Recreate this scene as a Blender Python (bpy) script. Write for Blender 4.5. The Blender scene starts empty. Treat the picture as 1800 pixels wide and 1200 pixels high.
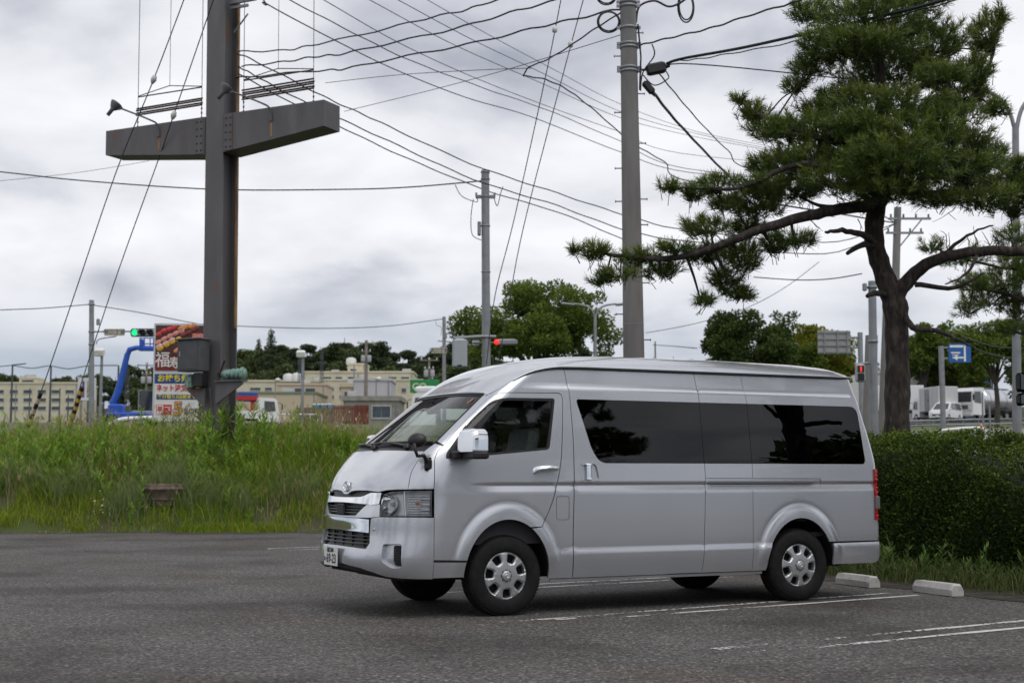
import bpy, math, random
import numpy as np
from mathutils import Vector, Matrix
from mathutils.geometry import delaunay_2d_cdt
random.seed(7); np.random.seed(7)
PI = math.pi; R = math.radians
sc = bpy.context.scene
COL = sc.collection

# ---------------------------------------------------------------- camera
FPX, CAMH, PITCH = 2500.0, 1.2, math.atan2(232, 2500)
cam = bpy.data.objects.new('camera', bpy.data.cameras.new('camera'))
COL.objects.link(cam); sc.camera = cam
cam.location = (0, 0, CAMH); cam.rotation_euler = (PI/2 + PITCH, 0, 0)
cam.data.lens = 50; cam.data.sensor_width = 36; cam.data.clip_end = 6000; cam.data.clip_start = 0.1
cam.data.dof.use_dof = True; cam.data.dof.focus_distance = 12.9; cam.data.dof.aperture_fstop = 3.5

# ---------------------------------------------------------------- sky
SUN_EL, SUN_AZ = R(62), R(152)          # azimuth measured from +Y towards +X
wd = bpy.data.worlds.new('World'); sc.world = wd; wd.use_nodes = True
def build_world():
    nt = wd.node_tree; N = nt.nodes; L = nt.links; N.clear()
    out = N.new('ShaderNodeOutputWorld'); bg = N.new('ShaderNodeBackground'); bg.inputs[1].default_value = 0.1
    L.new(bg.outputs[0], out.inputs[0])
    sky = N.new('ShaderNodeTexSky'); sky.sky_type = 'NISHITA'; sky.sun_disc = False
    sky.sun_elevation = SUN_EL; sky.sun_rotation = SUN_AZ
    tc = N.new('ShaderNodeTexCoord'); sep = N.new('ShaderNodeSeparateXYZ'); L.new(tc.outputs['Generated'], sep.inputs[0])
    def math_(op, a, b=None, clamp=False):
        m = N.new('ShaderNodeMath'); m.operation = op; m.use_clamp = clamp
        for i, s in enumerate((a, b)):
            if s is None: continue
            if isinstance(s, (int, float)): m.inputs[i].default_value = s
            else: L.new(s, m.inputs[i])
        return m.outputs[0]
    zz = math_('MAXIMUM', sep.outputs[2], 0.0)
    den = math_('ADD', zz, 0.30)
    cmb = N.new('ShaderNodeCombineXYZ')
    L.new(math_('DIVIDE', sep.outputs[0], den), cmb.inputs[0]); L.new(math_('DIVIDE', sep.outputs[1], den), cmb.inputs[1])
    def noise(scale, detail, rough, off, dist=0.0):
        mp = N.new('ShaderNodeMapping'); mp.inputs['Location'].default_value = off; L.new(cmb.outputs[0], mp.inputs[0])
        n = N.new('ShaderNodeTexNoise'); n.inputs['Scale'].default_value = scale; n.inputs['Detail'].default_value = detail
        n.inputs['Roughness'].default_value = rough; n.inputs['Distortion'].default_value = dist
        L.new(mp.outputs[0], n.inputs[0]); return n.outputs[0]
    big = noise(1.5, 4, 0.5, (3.1, 1.7, 0)); mid = noise(3.6, 7, 0.5, (0.4, 5.2, 0), 0.2)
    mix = math_('ADD', math_('MULTIPLY', big, 0.5), math_('MULTIPLY', mid, 0.5))
    rp = N.new('ShaderNodeValToRGB'); L.new(mix, rp.inputs[0])
    e = rp.color_ramp.elements
    e[0].position = 0.36; e[0].color = (3.9, 4.15, 4.8, 1)
    e[1].position = 0.60; e[1].color = (9.7, 9.7, 10.0, 1)
    q = e.new(0.44); q.color = (6.2, 6.35, 6.95, 1)
    q = e.new(0.51); q.color = (8.3, 8.35, 8.8, 1)
    # far cloud base: deeper blue grey close to the horizon
    lo = N.new('ShaderNodeMapRange'); L.new(zz, lo.inputs[0]); lo.inputs[1].default_value = 0.045; lo.inputs[2].default_value = 0.15
    lo.interpolation_type = 'SMOOTHSTEP'
    lowc = N.new('ShaderNodeMix'); lowc.data_type = 'RGBA'
    streak = N.new('ShaderNodeMapping'); streak.inputs['Scale'].default_value = (2.2, 2.2, 11); L.new(tc.outputs['Generated'], streak.inputs[0])
    sn = N.new('ShaderNodeTexNoise'); sn.inputs['Scale'].default_value = 1.6; sn.inputs['Detail'].default_value = 4; L.new(streak.outputs[0], sn.inputs[0])
    rs = N.new('ShaderNodeValToRGB'); L.new(sn.outputs[0], rs.inputs[0])
    rs.color_ramp.elements[0].position = 0.38; rs.color_ramp.elements[0].color = (3.5, 4.15, 5.2, 1)
    rs.color_ramp.elements[1].position = 0.64; rs.color_ramp.elements[1].color = (7.0, 7.3, 7.95, 1)
    L.new(lo.outputs[0], lowc.inputs[0]); L.new(rs.outputs[0], lowc.inputs[6]); L.new(rp.outputs[0], lowc.inputs[7])
    fin = N.new('ShaderNodeMix'); fin.data_type = 'RGBA'; fin.inputs[0].default_value = 0.94
    L.new(sky.outputs[0], fin.inputs[6]); L.new(lowc.outputs[2], fin.inputs[7]); L.new(fin.outputs[2], bg.inputs[0])
build_world()
sun = bpy.data.objects.new('sun', bpy.data.lights.new('sun', 'SUN')); COL.objects.link(sun)
sun.data.energy = 1.3; sun.data.angle = R(50); sun.data.color = (1, 0.97, 0.92)
sd = Vector((math.sin(SUN_AZ)*math.cos(SUN_EL), math.cos(SUN_AZ)*math.cos(SUN_EL), math.sin(SUN_EL)))
sun.rotation_euler = sd.to_track_quat('Z', 'Y').to_euler()
vs = sc.view_settings; vs.view_transform = 'Standard'; vs.look = 'None'; vs.exposure = 0.05; vs.gamma = 1.0; vs.use_curve_mapping = False
sc.render.engine = 'CYCLES'; sc.cycles.use_denoising = True
sc.cycles.max_bounces = 10; sc.cycles.transparent_max_bounces = 16; sc.cycles.caustics_reflective = False; sc.cycles.caustics_refractive = False

# ---------------------------------------------------------------- helpers
def ray(u, v):
    x, y = (u-900)/FPX, (600-v)/FPX
    c, s = math.cos(PITCH), math.sin(PITCH)
    return Vector((x, c - y*s, s + y*c))
def at(u, v, Y):
    r = ray(u, v); return Vector((0, 0, CAMH)) + r*(Y/r.y)
def tag(o, label=None, cat=None, group=None, kind=None):
    for k, v in (('label', label), ('category', cat), ('group', group), ('kind', kind)):
        if v: o[k] = v
    return o
def empty(name, loc=(0, 0, 0), rz=0.0, label=None, cat=None, group=None):
    o = bpy.data.objects.new(name, None); o.empty_display_size = 0.2; COL.objects.link(o)
    o.location = loc; o.rotation_euler = (0, 0, rz); return tag(o, label, cat, group)
def link_mesh(name, me, mat=None, parent=None, loc=None):
    o = bpy.data.objects.new(name, me); COL.objects.link(o)
    if mat is not None and not me.materials: me.materials.append(mat)
    if parent is not None: o.parent = parent
    if loc is not None: o.location = loc
    return o
def kids(o): return [c for c in bpy.data.objects if c.parent == o]
def copy_tree(o, parent=None):
    c = o.copy(); COL.objects.link(c); c.parent = parent
    for ch in list(o.children): copy_tree(ch, c)
    return c

class MB:
    """collects simple shapes into one mesh"""
    def __init__(s): s.v = []; s.f = []; s.sm = []
    def add(s, vs, fs, smooth=False):
        b = len(s.v); s.v += [tuple(p) for p in vs]
        s.f += [tuple(b+i for i in f) for f in fs]; s.sm += [smooth]*len(fs); return s
    def box(s, c, d, rz=0.0, M=None):
        hx, hy, hz = d[0]/2, d[1]/2, d[2]/2
        P = [Vector((x, y, z)) for x in (-hx, hx) for y in (-hy, hy) for z in (-hz, hz)]
        if M is None: M = Matrix.Rotation(rz, 3, 'Z')
        P = [M @ p + Vector(c) for p in P]
        return s.add(P, [(0,1,3,2), (4,6,7,5), (0,4,5,1), (2,3,7,6), (0,2,6,4), (1,5,7,3)])
    def bbox(s, c, d, b=0.01, M=None):
        """box with chamfered vertical and horizontal edges"""
        hx, hy, hz = d[0]/2, d[1]/2, d[2]/2; b = min(b, hx*.9, hy*.9, hz*.9)
        if M is None: M = Matrix.Identity(3)
        rings = []
        for z, e in ((-hz, b), (-hz+b, 0), (hz-b, 0), (hz, b)):
            x, y = hx-e, hy-e
            rings.append([(-x+b, -y), (x-b, -y), (x, -y+b), (x, y-b), (x-b, y), (-x+b, y), (-x, y-b), (-x, -y+b)])
            rings[-1] = [M @ Vector((p[0], p[1], z)) + Vector(c) for p in rings[-1]]
        V = [p for r_ in rings for p in r_]; F = []
        for k in range(3):
            for i in range(8): F.append((k*8+i, k*8+(i+1) % 8, k*8+8+(i+1) % 8, k*8+8+i))
        F += [tuple(range(7, -1, -1)), tuple(range(24, 32))]
        return s.add(V, F)
    def tube(s, pts, r, n=8, cap=True, smooth=True):
        pts = [Vector(p) for p in pts]; m = len(pts)
        rs = list(r) if hasattr(r, '__len__') else [r]*m
        V = []; F = []; prev = None
        for i, p in enumerate(pts):
            d = (pts[min(i+1, m-1)] - pts[max(i-1, 0)])
            d = d.normalized() if d.length > 1e-9 else Vector((0, 0, 1))
            if prev is None:
                a = d.orthogonal().normalized()
            else:
                a = prev - d*prev.dot(d); a = a.normalized() if a.length > 1e-6 else d.orthogonal().normalized()
            prev = a; b = d.cross(a)
            for k in range(n):
                t = 2*PI*k/n; V.append(p + (a*math.cos(t) + b*math.sin(t))*rs[i])
        for i in range(m-1):
            for k in range(n): F.append((i*n+k, i*n+(k+1) % n, (i+1)*n+(k+1) % n, (i+1)*n+k))
        s.add(V, F, smooth)
        if cap: s.add([V[k] for k in range(n)], [tuple(range(n-1, -1, -1))]); s.add([V[(m-1)*n+k] for k in range(n)], [tuple(range(n))])
        return s
    def lathe(s, prof, n=24, M=None, smooth=True, closed=False):
        """prof: (r, h) pairs, spun about local z; M maps to place"""
        if M is None: M = Matrix.Identity(4)
        V = [M @ Vector((r*math.cos(2*PI*k/n), r*math.sin(2*PI*k/n), h)) for r, h in prof for k in range(n)]
        m = len(prof); F = []
        for i in range(m if closed else m-1):
            j = (i+1) % m
            for k in range(n): F.append((i*n+k, i*n+(k+1) % n, j*n+(k+1) % n, j*n+k))
        return s.add(V, F, smooth)
    def prism(s, poly, h, M=None, smooth=False):
        """poly in local xy extruded 0..h in z"""
        if M is None: M = Matrix.Identity(4)
        n = len(poly); V = [M @ Vector((p[0], p[1], z)) for z in (0, h) for p in poly]
        F = [tuple(range(n-1, -1, -1)), tuple(range(n, 2*n))] + [(i, (i+1) % n, n+(i+1) % n, n+i) for i in range(n)]
        return s.add(V, F, smooth)
    def mesh(s, name='m'):
        me = bpy.data.meshes.new(name); me.from_pydata(s.v, [], s.f)
        me.polygons.foreach_set('use_smooth', s.sm); me.update(); return me
    def build(s, name, mat, parent=None, label=None, cat=None, group=None, kind=None):
        o = link_mesh(name, s.mesh(name), mat, parent); return tag(o, label, cat, group, kind)

def fast_mesh(name, V, F, attrs=None, smooth=False):
    """V (n,3), F (m,k) numpy with constant k"""
    V = np.asarray(V, np.float32); F = np.asarray(F, np.int32); k = F.shape[1]
    me = bpy.data.meshes.new(name); me.vertices.add(len(V)); me.vertices.foreach_set('co', V.ravel())
    me.loops.add(F.size); me.loops.foreach_set('vertex_index', F.ravel())
    me.polygons.add(len(F)); me.polygons.foreach_set('loop_start', np.arange(0, F.size, k, dtype=np.int32))
    me.polygons.foreach_set('use_smooth', np.full(len(F), smooth, bool))
    for an, av in (attrs or {}).items():
        a = me.attributes.new(an, 'FLOAT', 'POINT'); a.data.foreach_set('value', np.asarray(av, np.float32))
    me.update(calc_edges=True); return me

MATS = {}
def pm(name, col, rough=0.6, metal=0.0, var=0.12, scale=6.0, bump=0.0, bscale=60.0, col2=None, c2pos=(0.5, 0.65), c2scale=2.0,
       attr=None, acol=None, stretch=None, coat=0.0, trans=0.0, spec=0.5, emit=None, estr=0.0, detail=4.0, sub=0.0):
    """procedural Principled material: base colour broken by noise, optional second colour patches, optional bump"""
    if name in MATS: return MATS[name]
    m = bpy.data.materials.new(name); m.use_nodes = True; nt = m.node_tree; N = nt.nodes; L = nt.links
    b = N['Principled BSDF']; b.inputs['Roughness'].default_value = rough; b.inputs['Metallic'].default_value = metal
    b.inputs['Specular IOR Level'].default_value = spec
    b.inputs['Coat Weight'].default_value = coat; b.inputs['Coat Roughness'].default_value = 0.04
    if trans: b.inputs['Transmission Weight'].default_value = trans
    tc = N.new('ShaderNodeTexCoord'); mp = N.new('ShaderNodeMapping'); L.new(tc.outputs['Object'], mp.inputs[0])
    if stretch: mp.inputs['Scale'].default_value = stretch
    def nz(sc_, det=detail):
        n = N.new('ShaderNodeTexNoise'); n.inputs['Scale'].default_value = sc_; n.inputs['Detail'].default_value = det
        L.new(mp.outputs[0], n.inputs[0]); return n.outputs[0]
    rp = N.new('ShaderNodeValToRGB'); L.new(nz(scale), rp.inputs[0])
    lo = tuple(max(0, c*(1-var)) for c in col); hi = tuple(min(1, c*(1+var)) for c in col)
    rp.color_ramp.elements[0].position = 0.3; rp.color_ramp.elements[0].color = (*lo, 1)
    rp.color_ramp.elements[1].position = 0.7; rp.color_ramp.elements[1].color = (*hi, 1)
    c = rp.outputs[0]
    if col2 is not None:
        r2 = N.new('ShaderNodeMapRange'); L.new(nz(c2scale, 6), r2.inputs[0]); r2.inputs[1].default_value = c2pos[0]; r2.inputs[2].default_value = c2pos[1]
        mx = N.new('ShaderNodeMix'); mx.data_type = 'RGBA'; L.new(r2.outputs[0], mx.inputs[0]); L.new(c, mx.inputs[6]); mx.inputs[7].default_value = (*col2, 1)
        c = mx.outputs[2]
    if attr:
        at_ = N.new('ShaderNodeAttribute'); at_.attribute_name = attr
        mx = N.new('ShaderNodeMix'); mx.data_type = 'RGBA'; L.new(at_.outputs['Fac'], mx.inputs[0]); L.new(c, mx.inputs[6]); mx.inputs[7].default_value = (*acol, 1)
        c = mx.outputs[2]
    L.new(c, b.inputs['Base Color'])
    if emit: b.inputs['Emission Color'].default_value = (*emit, 1); b.inputs['Emission Strength'].default_value = estr
    if bump:
        bp = N.new('ShaderNodeBump'); bp.inputs['Strength'].default_value = bump; bp.inputs['Distance'].default_value = 0.02
        L.new(nz(bscale), bp.inputs['Height']); L.new(bp.outputs[0], b.inputs['Normal'])
    if sub:   # thin leaves let some light through
        ms = N.new('ShaderNodeMixShader'); ms.inputs[0].default_value = sub; tr = N.new('ShaderNodeBsdfTranslucent'); L.new(c, tr.inputs[0])
        o = N['Material Output']; L.new(b.outputs[0], ms.inputs[1]); L.new(tr.outputs[0], ms.inputs[2]); L.new(ms.outputs[0], o.inputs[0])
    MATS[name] = m; return m

def glass(name, tint, rough=0.0, ior=1.5, refl=1.0):
    if name in MATS: return MATS[name]
    m = bpy.data.materials.new(name); m.use_nodes = True; nt = m.node_tree; N = nt.nodes; L = nt.links; N.remove(N['Principled BSDF'])
    fr = N.new('ShaderNodeFresnel'); fr.inputs[0].default_value = ior
    gl = N.new('ShaderNodeBsdfGlossy'); gl.inputs['Roughness'].default_value = rough; gl.inputs[0].default_value = (refl, refl, refl, 1)
    tr = N.new('ShaderNodeBsdfTransparent')
    nz = N.new('ShaderNodeTexNoise'); nz.inputs['Scale'].default_value = 3.0
    rp = N.new('ShaderNodeValToRGB'); L.new(nz.outputs[0], rp.inputs[0])
    rp.color_ramp.elements[0].color = (*[c*0.96 for c in tint], 1); rp.color_ramp.elements[1].color = (*tint, 1); L.new(rp.outputs[0], tr.inputs[0])
    ms = N.new('ShaderNodeMixShader'); L.new(fr.outputs[0], ms.inputs[0]); L.new(tr.outputs[0], ms.inputs[1]); L.new(gl.outputs[0], ms.inputs[2])
    L.new(ms.outputs[0], N['Material Output'].inputs[0]); MATS[name] = m; return m

def text_mesh(body, size, weight=0.0, extrude=0.002, align='CENTER', sx=1.0):
    cu = bpy.data.curves.new('txt', 'FONT'); cu.body = body; cu.size = size; cu.offset = weight; cu.extrude = extrude
    cu.align_x = align; cu.align_y = 'CENTER'; cu.resolution_u = 3
    o = bpy.data.objects.new('txt', cu); COL.objects.link(o)
    dg = bpy.context.evaluated_depsgraph_get(); me = bpy.data.meshes.new_from_object(o.evaluated_get(dg))
    bpy.data.objects.remove(o); bpy.data.curves.remove(cu)
    if sx != 1.0: me.transform(Matrix.Diagonal((sx, 1, 1, 1)))
    return me
def frame(loc, right, up):
    """4x4 with x=right, y=up, z=right x up"""
    r_ = Vector(right).normalized(); u_ = Vector(up); u_ = (u_ - r_*u_.dot(r_)).normalized(); n_ = r_.cross(u_)
    M = Matrix((r_, u_, n_)).transposed().to_4x4(); M.translation = Vector(loc); return M
def text_part(name, body, size, M, mat, parent, weight=0.0, sx=1.0, align='CENTER', extrude=0.002):
    me = text_mesh(body, size, weight, extrude, align, sx); me.transform(M); return link_mesh(name, me, mat, parent)
def inpoly(px, py, poly):
    px = np.asarray(px); py = np.asarray(py); res = np.zeros(px.shape, bool); n = len(poly)
    for i in range(n):
        x1, y1 = poly[i]; x2, y2 = poly[(i+1) % n]
        if y1 == y2: continue
        c = ((y1 > py) != (y2 > py)) & (px < (x2-x1)*(py-y1)/(y2-y1) + x1); res ^= c
    return res
def round_poly(poly, r, seg=5):
    out = []; n = len(poly)
    for i in range(n):
        p0, p, p1 = (np.array(poly[(i+k) % n], float) for k in (-1, 0, 1))
        rr = r[i] if hasattr(r, '__len__') else r
        a, b = p0-p, p1-p; la, lb = np.linalg.norm(a), np.linalg.norm(b); d = min(rr, la*.48, lb*.48)
        if d < 1e-5: out.append(tuple(p)); continue
        a, b = p+a/la*d, p+b/lb*d
        for k in range(seg+1):
            t = k/seg; out.append(tuple(a*(1-t)**2 + 2*p*t*(1-t) + b*t*t))
    return out
def densify(poly, step):
    out = []; n = len(poly)
    for i in range(n):
        a, b = np.array(poly[i]), np.array(poly[(i+1) % n]); k = max(1, int(np.linalg.norm(b-a)/step))
        out += [tuple(a+(b-a)*j/k) for j in range(k)]
    return out
def smooth_tab(xs, ys, step=0.01, win=9, it=2):
    gx = np.arange(xs[0]-0.2, xs[-1]+0.2, step); gy = np.interp(gx, xs, ys)
    s0 = (ys[1]-ys[0])/(xs[1]-xs[0]); s1 = (ys[-1]-ys[-2])/(xs[-1]-xs[-2])
    gy = np.where(gx < xs[0], ys[0]+s0*(gx-xs[0]), np.where(gx > xs[-1], ys[-1]+s1*(gx-xs[-1]), gy))
    for _ in range(it):
        p = np.pad(gy, win//2, mode='edge'); gy = np.convolve(p, np.ones(win)/win, 'valid')
    return lambda q: np.interp(q, gx, gy)
def cdt_region(outer, holes, pts):
    """triangulate the region inside outer and outside holes, using pts inside as extra vertices"""
    V = []; E = []
    for lp in [outer]+list(holes):
        b = len(V); V += [tuple(map(float, p)) for p in lp]; n = len(lp); E += [(b+i, b+(i+1) % n) for i in range(n)]
    if len(pts):
        pts = np.asarray(pts, float); ok = inpoly(pts[:, 0], pts[:, 1], outer)
        for h in holes: ok &= ~inpoly(pts[:, 0], pts[:, 1], h)
        pts = pts[ok]
        B = np.array(V)      # keep clear of the outlines
        if len(pts):
            keep = np.ones(len(pts), bool)
            for i in range(0, len(B), 400):
                d = ((pts[:, None, :]-B[None, i:i+400, :])**2).sum(2).min(1); keep &= d > 0.006**2
            V += [tuple(p) for p in pts[keep]]
    r_ = delaunay_2d_cdt([Vector(p) for p in V], E, [], 0, 1e-6)
    v2 = np.array([(p[0], p[1]) for p in r_[0]]); T = np.array([f for f in r_[2] if len(f) == 3], int)
    c = v2[T].mean(1); ok = inpoly(c[:, 0], c[:, 1], outer)
    for h in holes: ok &= ~inpoly(c[:, 0], c[:, 1], h)
    a = v2[T]; ar = (a[:, 1, 0]-a[:, 0, 0])*(a[:, 2, 1]-a[:, 0, 1])-(a[:, 1, 1]-a[:, 0, 1])*(a[:, 2, 0]-a[:, 0, 0])
    ok &= np.abs(ar) > 1e-10
    T = T[ok]; ar = ar[ok]; T[ar < 0] = T[ar < 0][:, ::-1]
    return v2, T
# ================================================================ ground
def node_mat(name):
    m = bpy.data.materials.new(name); m.use_nodes = True; return m, m.node_tree.nodes, m.node_tree.links
def asphalt(name, base, warm):
    m, N, L = node_mat(name); b = N['Principled BSDF']; b.inputs['Roughness'].default_value = 0.88; b.inputs['Specular IOR Level'].default_value = 0.35
    tc = N.new('ShaderNodeTexCoord')
    def nz(s, d=3, r=.5):
        n = N.new('ShaderNodeTexNoise'); n.inputs['Scale'].default_value = s; n.inputs['Detail'].default_value = d; n.inputs['Roughness'].default_value = r; L.new(tc.outputs['Object'], n.inputs[0]); return n.outputs[0]
    def ramp(i, *st):
        r_ = N.new('ShaderNodeValToRGB'); L.new(i, r_.inputs[0]); e = r_.color_ramp.elements
        e[0].position, e[0].color = st[0]; e[1].position, e[1].color = st[-1]
        for p, c in st[1:-1]: q = e.new(p); q.color = c
        return r_.outputs[0]
    def mul(a, c):
        x = N.new('ShaderNodeMix'); x.data_type = 'RGBA'; x.blend_type = 'MULTIPLY'; x.inputs[0].default_value = 1; L.new(a, x.inputs[6]); L.new(c, x.inputs[7]); return x.outputs[2]
    g = lambda v: (v, v, v, 1)
    vo_ = N.new('ShaderNodeTexVoronoi'); vo_.inputs['Scale'].default_value = 58; L.new(tc.outputs['Object'], vo_.inputs[0])
    stone = ramp(vo_.outputs['Color'], (.10, g(.30)), (.50, g(.9)), (.78, g(1.3)), (.97, g(3.0)))
    patch = ramp(nz(.55, 5, .55), (.36, (base*.58, base*.525, base*.485, 1)), (.5, (base, base*.93, base*.88, 1)), (.66, (base*1.17, base*1.10, base*1.05, 1)))
    grain = ramp(nz(24, 5, .7), (.36, g(.5)), (.64, g(1.5)))
    st = N.new('ShaderNodeMix'); st.data_type = 'RGBA'; sf = N.new('ShaderNodeMapRange'); L.new(nz(.33, 6, .6), sf.inputs[0]); sf.inputs[1].default_value = .53; sf.inputs[2].default_value = .72
    L.new(sf.outputs[0], st.inputs[0]); L.new(patch, st.inputs[6]); st.inputs[7].default_value = warm
    L.new(mul(mul(st.outputs[2], stone), grain), b.inputs['Base Color'])
    bp = N.new('ShaderNodeBump'); bp.inputs['Strength'].default_value = .7; bp.inputs['Distance'].default_value = .006; L.new(vo_.outputs['Distance'], bp.inputs['Height']); L.new(bp.outputs[0], b.inputs['Normal']); return m
ASPH = asphalt('worn_asphalt', .086, (.090, .068, .054, 1))
ROADM = asphalt('road_asphalt', .085, (.09, .085, .08, 1))
PASPH = asphalt('patched_asphalt', .072, (.085, .066, .052, 1))
ax3 = Vector((math.cos(R(27)), math.sin(R(27)), 0)); nr3 = Vector((math.sin(R(27)), -math.cos(R(27)), 0)); VO = Vector((-1.5218, 12.4929, 0))
def gl_(x, y, z=0.0): return VO + ax3*x + nr3*y + Vector((0, 0, z))     # along the bay, across it towards the camera
b = MB(); xs = np.linspace(-70, 70, 29); ys = np.linspace(-60, 31, 20)
b.add([(x, y, 0) for y in ys for x in xs], [(j*29+i, j*29+i+1, (j+1)*29+i+1, (j+1)*29+i) for j in range(19) for i in range(28)])
b.build('parking_lot', ASPH, kind='structure')
vs_ = MB(); V = []
for k in range(141):
    x = -28+.4*k/1.0*.8; e = 29.05-.22*math.sin(x*1.9)-.15*math.sin(x*4.7+1)-.10*math.sin(x*9.1); V += [(x, e, .005), (x, 29.75, .005)]
vs_.add(V, [(2*k, 2*k+2, 2*k+3, 2*k+1) for k in range(140)]); vs_.build('verge_soil', pm('verge_dirt', (.055, .045, .034), rough=1, var=.45, scale=4, col2=(.09, .075, .05), c2pos=(.5, .7), c2scale=2.5, bump=.6, bscale=25), kind='structure')
# terrain beyond, rising gently towards the town
TY = [29.0, 29.5, 30.4, 31.4, 32.3, 34, 36, 40, 45, 60, 80, 150, 300, 1000, 3000]
TZ = [-.08, -.02, .56, 1.22, 1.68, 1.94, 2.02, 2.12, 2.28, 2.95, 3.75, 6.5, 12.0, 37.5, 109]
def hn(x, y): return .5*math.sin(x*.9+1.3)+.3*math.sin(x*2.3+y*.7)+.25*math.sin(y*1.9-x*.6)
def terr(x, y):
    ye = y - .25*math.sin(x*.8)-.12*math.sin(x*2.1+.5) if y < 34 else y
    z = float(np.interp(ye, TY, TZ))
    if 29.6 < y < 44:
        z += .12*hn(x, y)*min(1, (y-29.6)/2)
        z -= .85*sstep_(-4.6, -2.2, x)*min(1, max(0, (y-31)/3))*(1-sstep_(40, 44, y))      # mound falls away behind the van
        z -= .25*sstep_(-8.5, -12, x)*min(1, max(0, (y-31)/3))*(1-sstep_(40, 44, y))
    return z
def sstep_(a, b_, x):
    t = min(1, max(0, (x-a)/(b_-a))); return t*t*(3-2*t)
def grid_mesh(name, xs, ys, f, mat, kind='structure'):
    nx = len(xs); m = MB(); m.add([(x, y, f(x, y)) for y in ys for x in xs], [(j*nx+i, j*nx+i+1, (j+1)*nx+i+1, (j+1)*nx+i) for j in range(len(ys)-1) for i in range(nx-1)], True)
    return m.build(name, mat, kind=kind)
SOIL = pm('mound_soil', (.060, .058, .028), rough=1, var=.35, scale=1.2, col2=(.055, .075, .018), c2pos=(.42, .6), c2scale=.8, bump=.6, bscale=9)
FIELD = pm('rough_meadow', (.085, .105, .035), rough=1, var=.35, scale=.25, col2=(.12, .115, .055), c2pos=(.5, .68), c2scale=.12, bump=.4, bscale=3)
grid_mesh('grass_mound_ground', np.linspace(-30, 30, 121), np.concatenate([np.linspace(29, 36, 36), np.linspace(36.5, 46, 16)]), terr, SOIL)
xs = np.concatenate([np.linspace(-1600, -100, 16), np.linspace(-90, 90, 37), np.linspace(100, 1600, 16)])
grid_mesh('terrain', xs, np.concatenate([np.linspace(45.9, 120, 26), np.linspace(130, 400, 20), np.linspace(450, 3000, 14)]), lambda x, y: terr(x, y)-.03, FIELD)
def strip(name, y0, y1, x0, x1, dz, mat, n=30):
    return grid_mesh(name, np.linspace(x0, x1, n), np.linspace(y0, y1, 8), lambda x, y: terr(x, y)+dz, mat)
strip('road', 49.5, 57, -90, 90, .03, ROADM); 
PAINTW, N, L = node_mat('worn_white_paint')
def worn(m, N, L, amount, sc_=22):
    b = N['Principled BSDF']; b.inputs['Roughness'].default_value = .7; tc = N.new('ShaderNodeTexCoord')
    n = N.new('ShaderNodeTexNoise'); n.inputs['Scale'].default_value = sc_; n.inputs['Detail'].default_value = 6; n.inputs['Roughness'].default_value = .65; L.new(tc.outputs['Object'], n.inputs[0])
    n2 = N.new('ShaderNodeTexNoise'); n2.inputs['Scale'].default_value = 1.3; L.new(tc.outputs['Object'], n2.inputs[0])
    a = N.new('ShaderNodeMath'); a.operation = 'ADD'; L.new(n.outputs[0], a.inputs[0]); h = N.new('ShaderNodeMath'); h.operation = 'MULTIPLY'; L.new(n2.outputs[0], h.inputs[0]); h.inputs[1].default_value = .7; L.new(h.outputs[0], a.inputs[1])
    mr = N.new('ShaderNodeMapRange'); L.new(a.outputs[0], mr.inputs[0]); mr.inputs[1].default_value = amount; mr.inputs[2].default_value = amount+.07
    cr = N.new('ShaderNodeValToRGB'); L.new(n.outputs[0], cr.inputs[0]); cr.color_ramp.elements[0].color = (.38, .38, .37, 1); cr.color_ramp.elements[1].color = (.72, .72, .70, 1); L.new(cr.outputs[0], b.inputs['Base Color'])
    tr = N.new('ShaderNodeBsdfTransparent'); ms = N.new('ShaderNodeMixShader'); L.new(mr.outputs[0], ms.inputs[0]); L.new(tr.outputs[0], ms.inputs[1]); L.new(b.outputs[0], ms.inputs[2]); L.new(ms.outputs[0], N['Material Output'].inputs[0])
worn(PAINTW, N, L, .775)
FAINT, N, L = node_mat('faded_white_paint'); worn(FAINT, N, L, .90)
strip('road_edge_line', 50.4, 50.6, -90, 90, .05, PAINTW)
# bay lines (hairpins) : local x along the bay, local y across
def bay_line(y, x0, x1, mat=PAINTW, w=.055):
    m = MB(); n = 24; wob = random.random()*6
    L_ = [gl_(x0+(x1-x0)*k/n, y+s*w/2+.006*math.sin(k*.9+wob), .004) for k in range(n+1) for s in (1, -1)]
    m.add(L_, [(2*k, 2*k+2, 2*k+3, 2*k+1) for k in range(n)]); return m.build('bay_line', mat, kind='structure')
def hairpin(y0, y1, x1, mat=PAINTW, w=.055):
    c, r_ = (y0+y1)/2, abs(y1-y0)/2; m = MB(); V = []
    for k in range(13):
        a = PI/2+PI*k/12
        for rr in (r_-w/2, r_+w/2): V.append(gl_(x1+rr*math.cos(a), c+rr*math.sin(a), .0042))
    m.add(V, [(2*k, 2*k+1, 2*k+3, 2*k+2) for k in range(12)]); m.build('bay_line', mat, kind='structure')
def lc(u, v):
    r_ = ray(u, v); p = Vector((0, 0, CAMH))+r_*(-CAMH/r_.z)-VO; return p.dot(ax3), p.dot(nr3)
def free_line(p0, p1, mat=PAINTW, w=.072):
    m = MB(); n = 24; d = Vector((p1[0]-p0[0], p1[1]-p0[1])); d.normalize(); nn = Vector((-d.y, d.x)); wob = random.random()*6
    V = []
    for k in range(n+1):
        q = Vector(p0)+(Vector(p1)-Vector(p0))*k/n
        for s in (1, -1): e = q+nn*(s*w/2+.006*math.sin(k*.9+wob+s)); V.append(gl_(e.x, e.y, .004))
    m.add(V, [(2*k, 2*k+1, 2*k+3, 2*k+2) for k in range(n)]); m.build('bay_line', mat, kind='structure')
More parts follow.
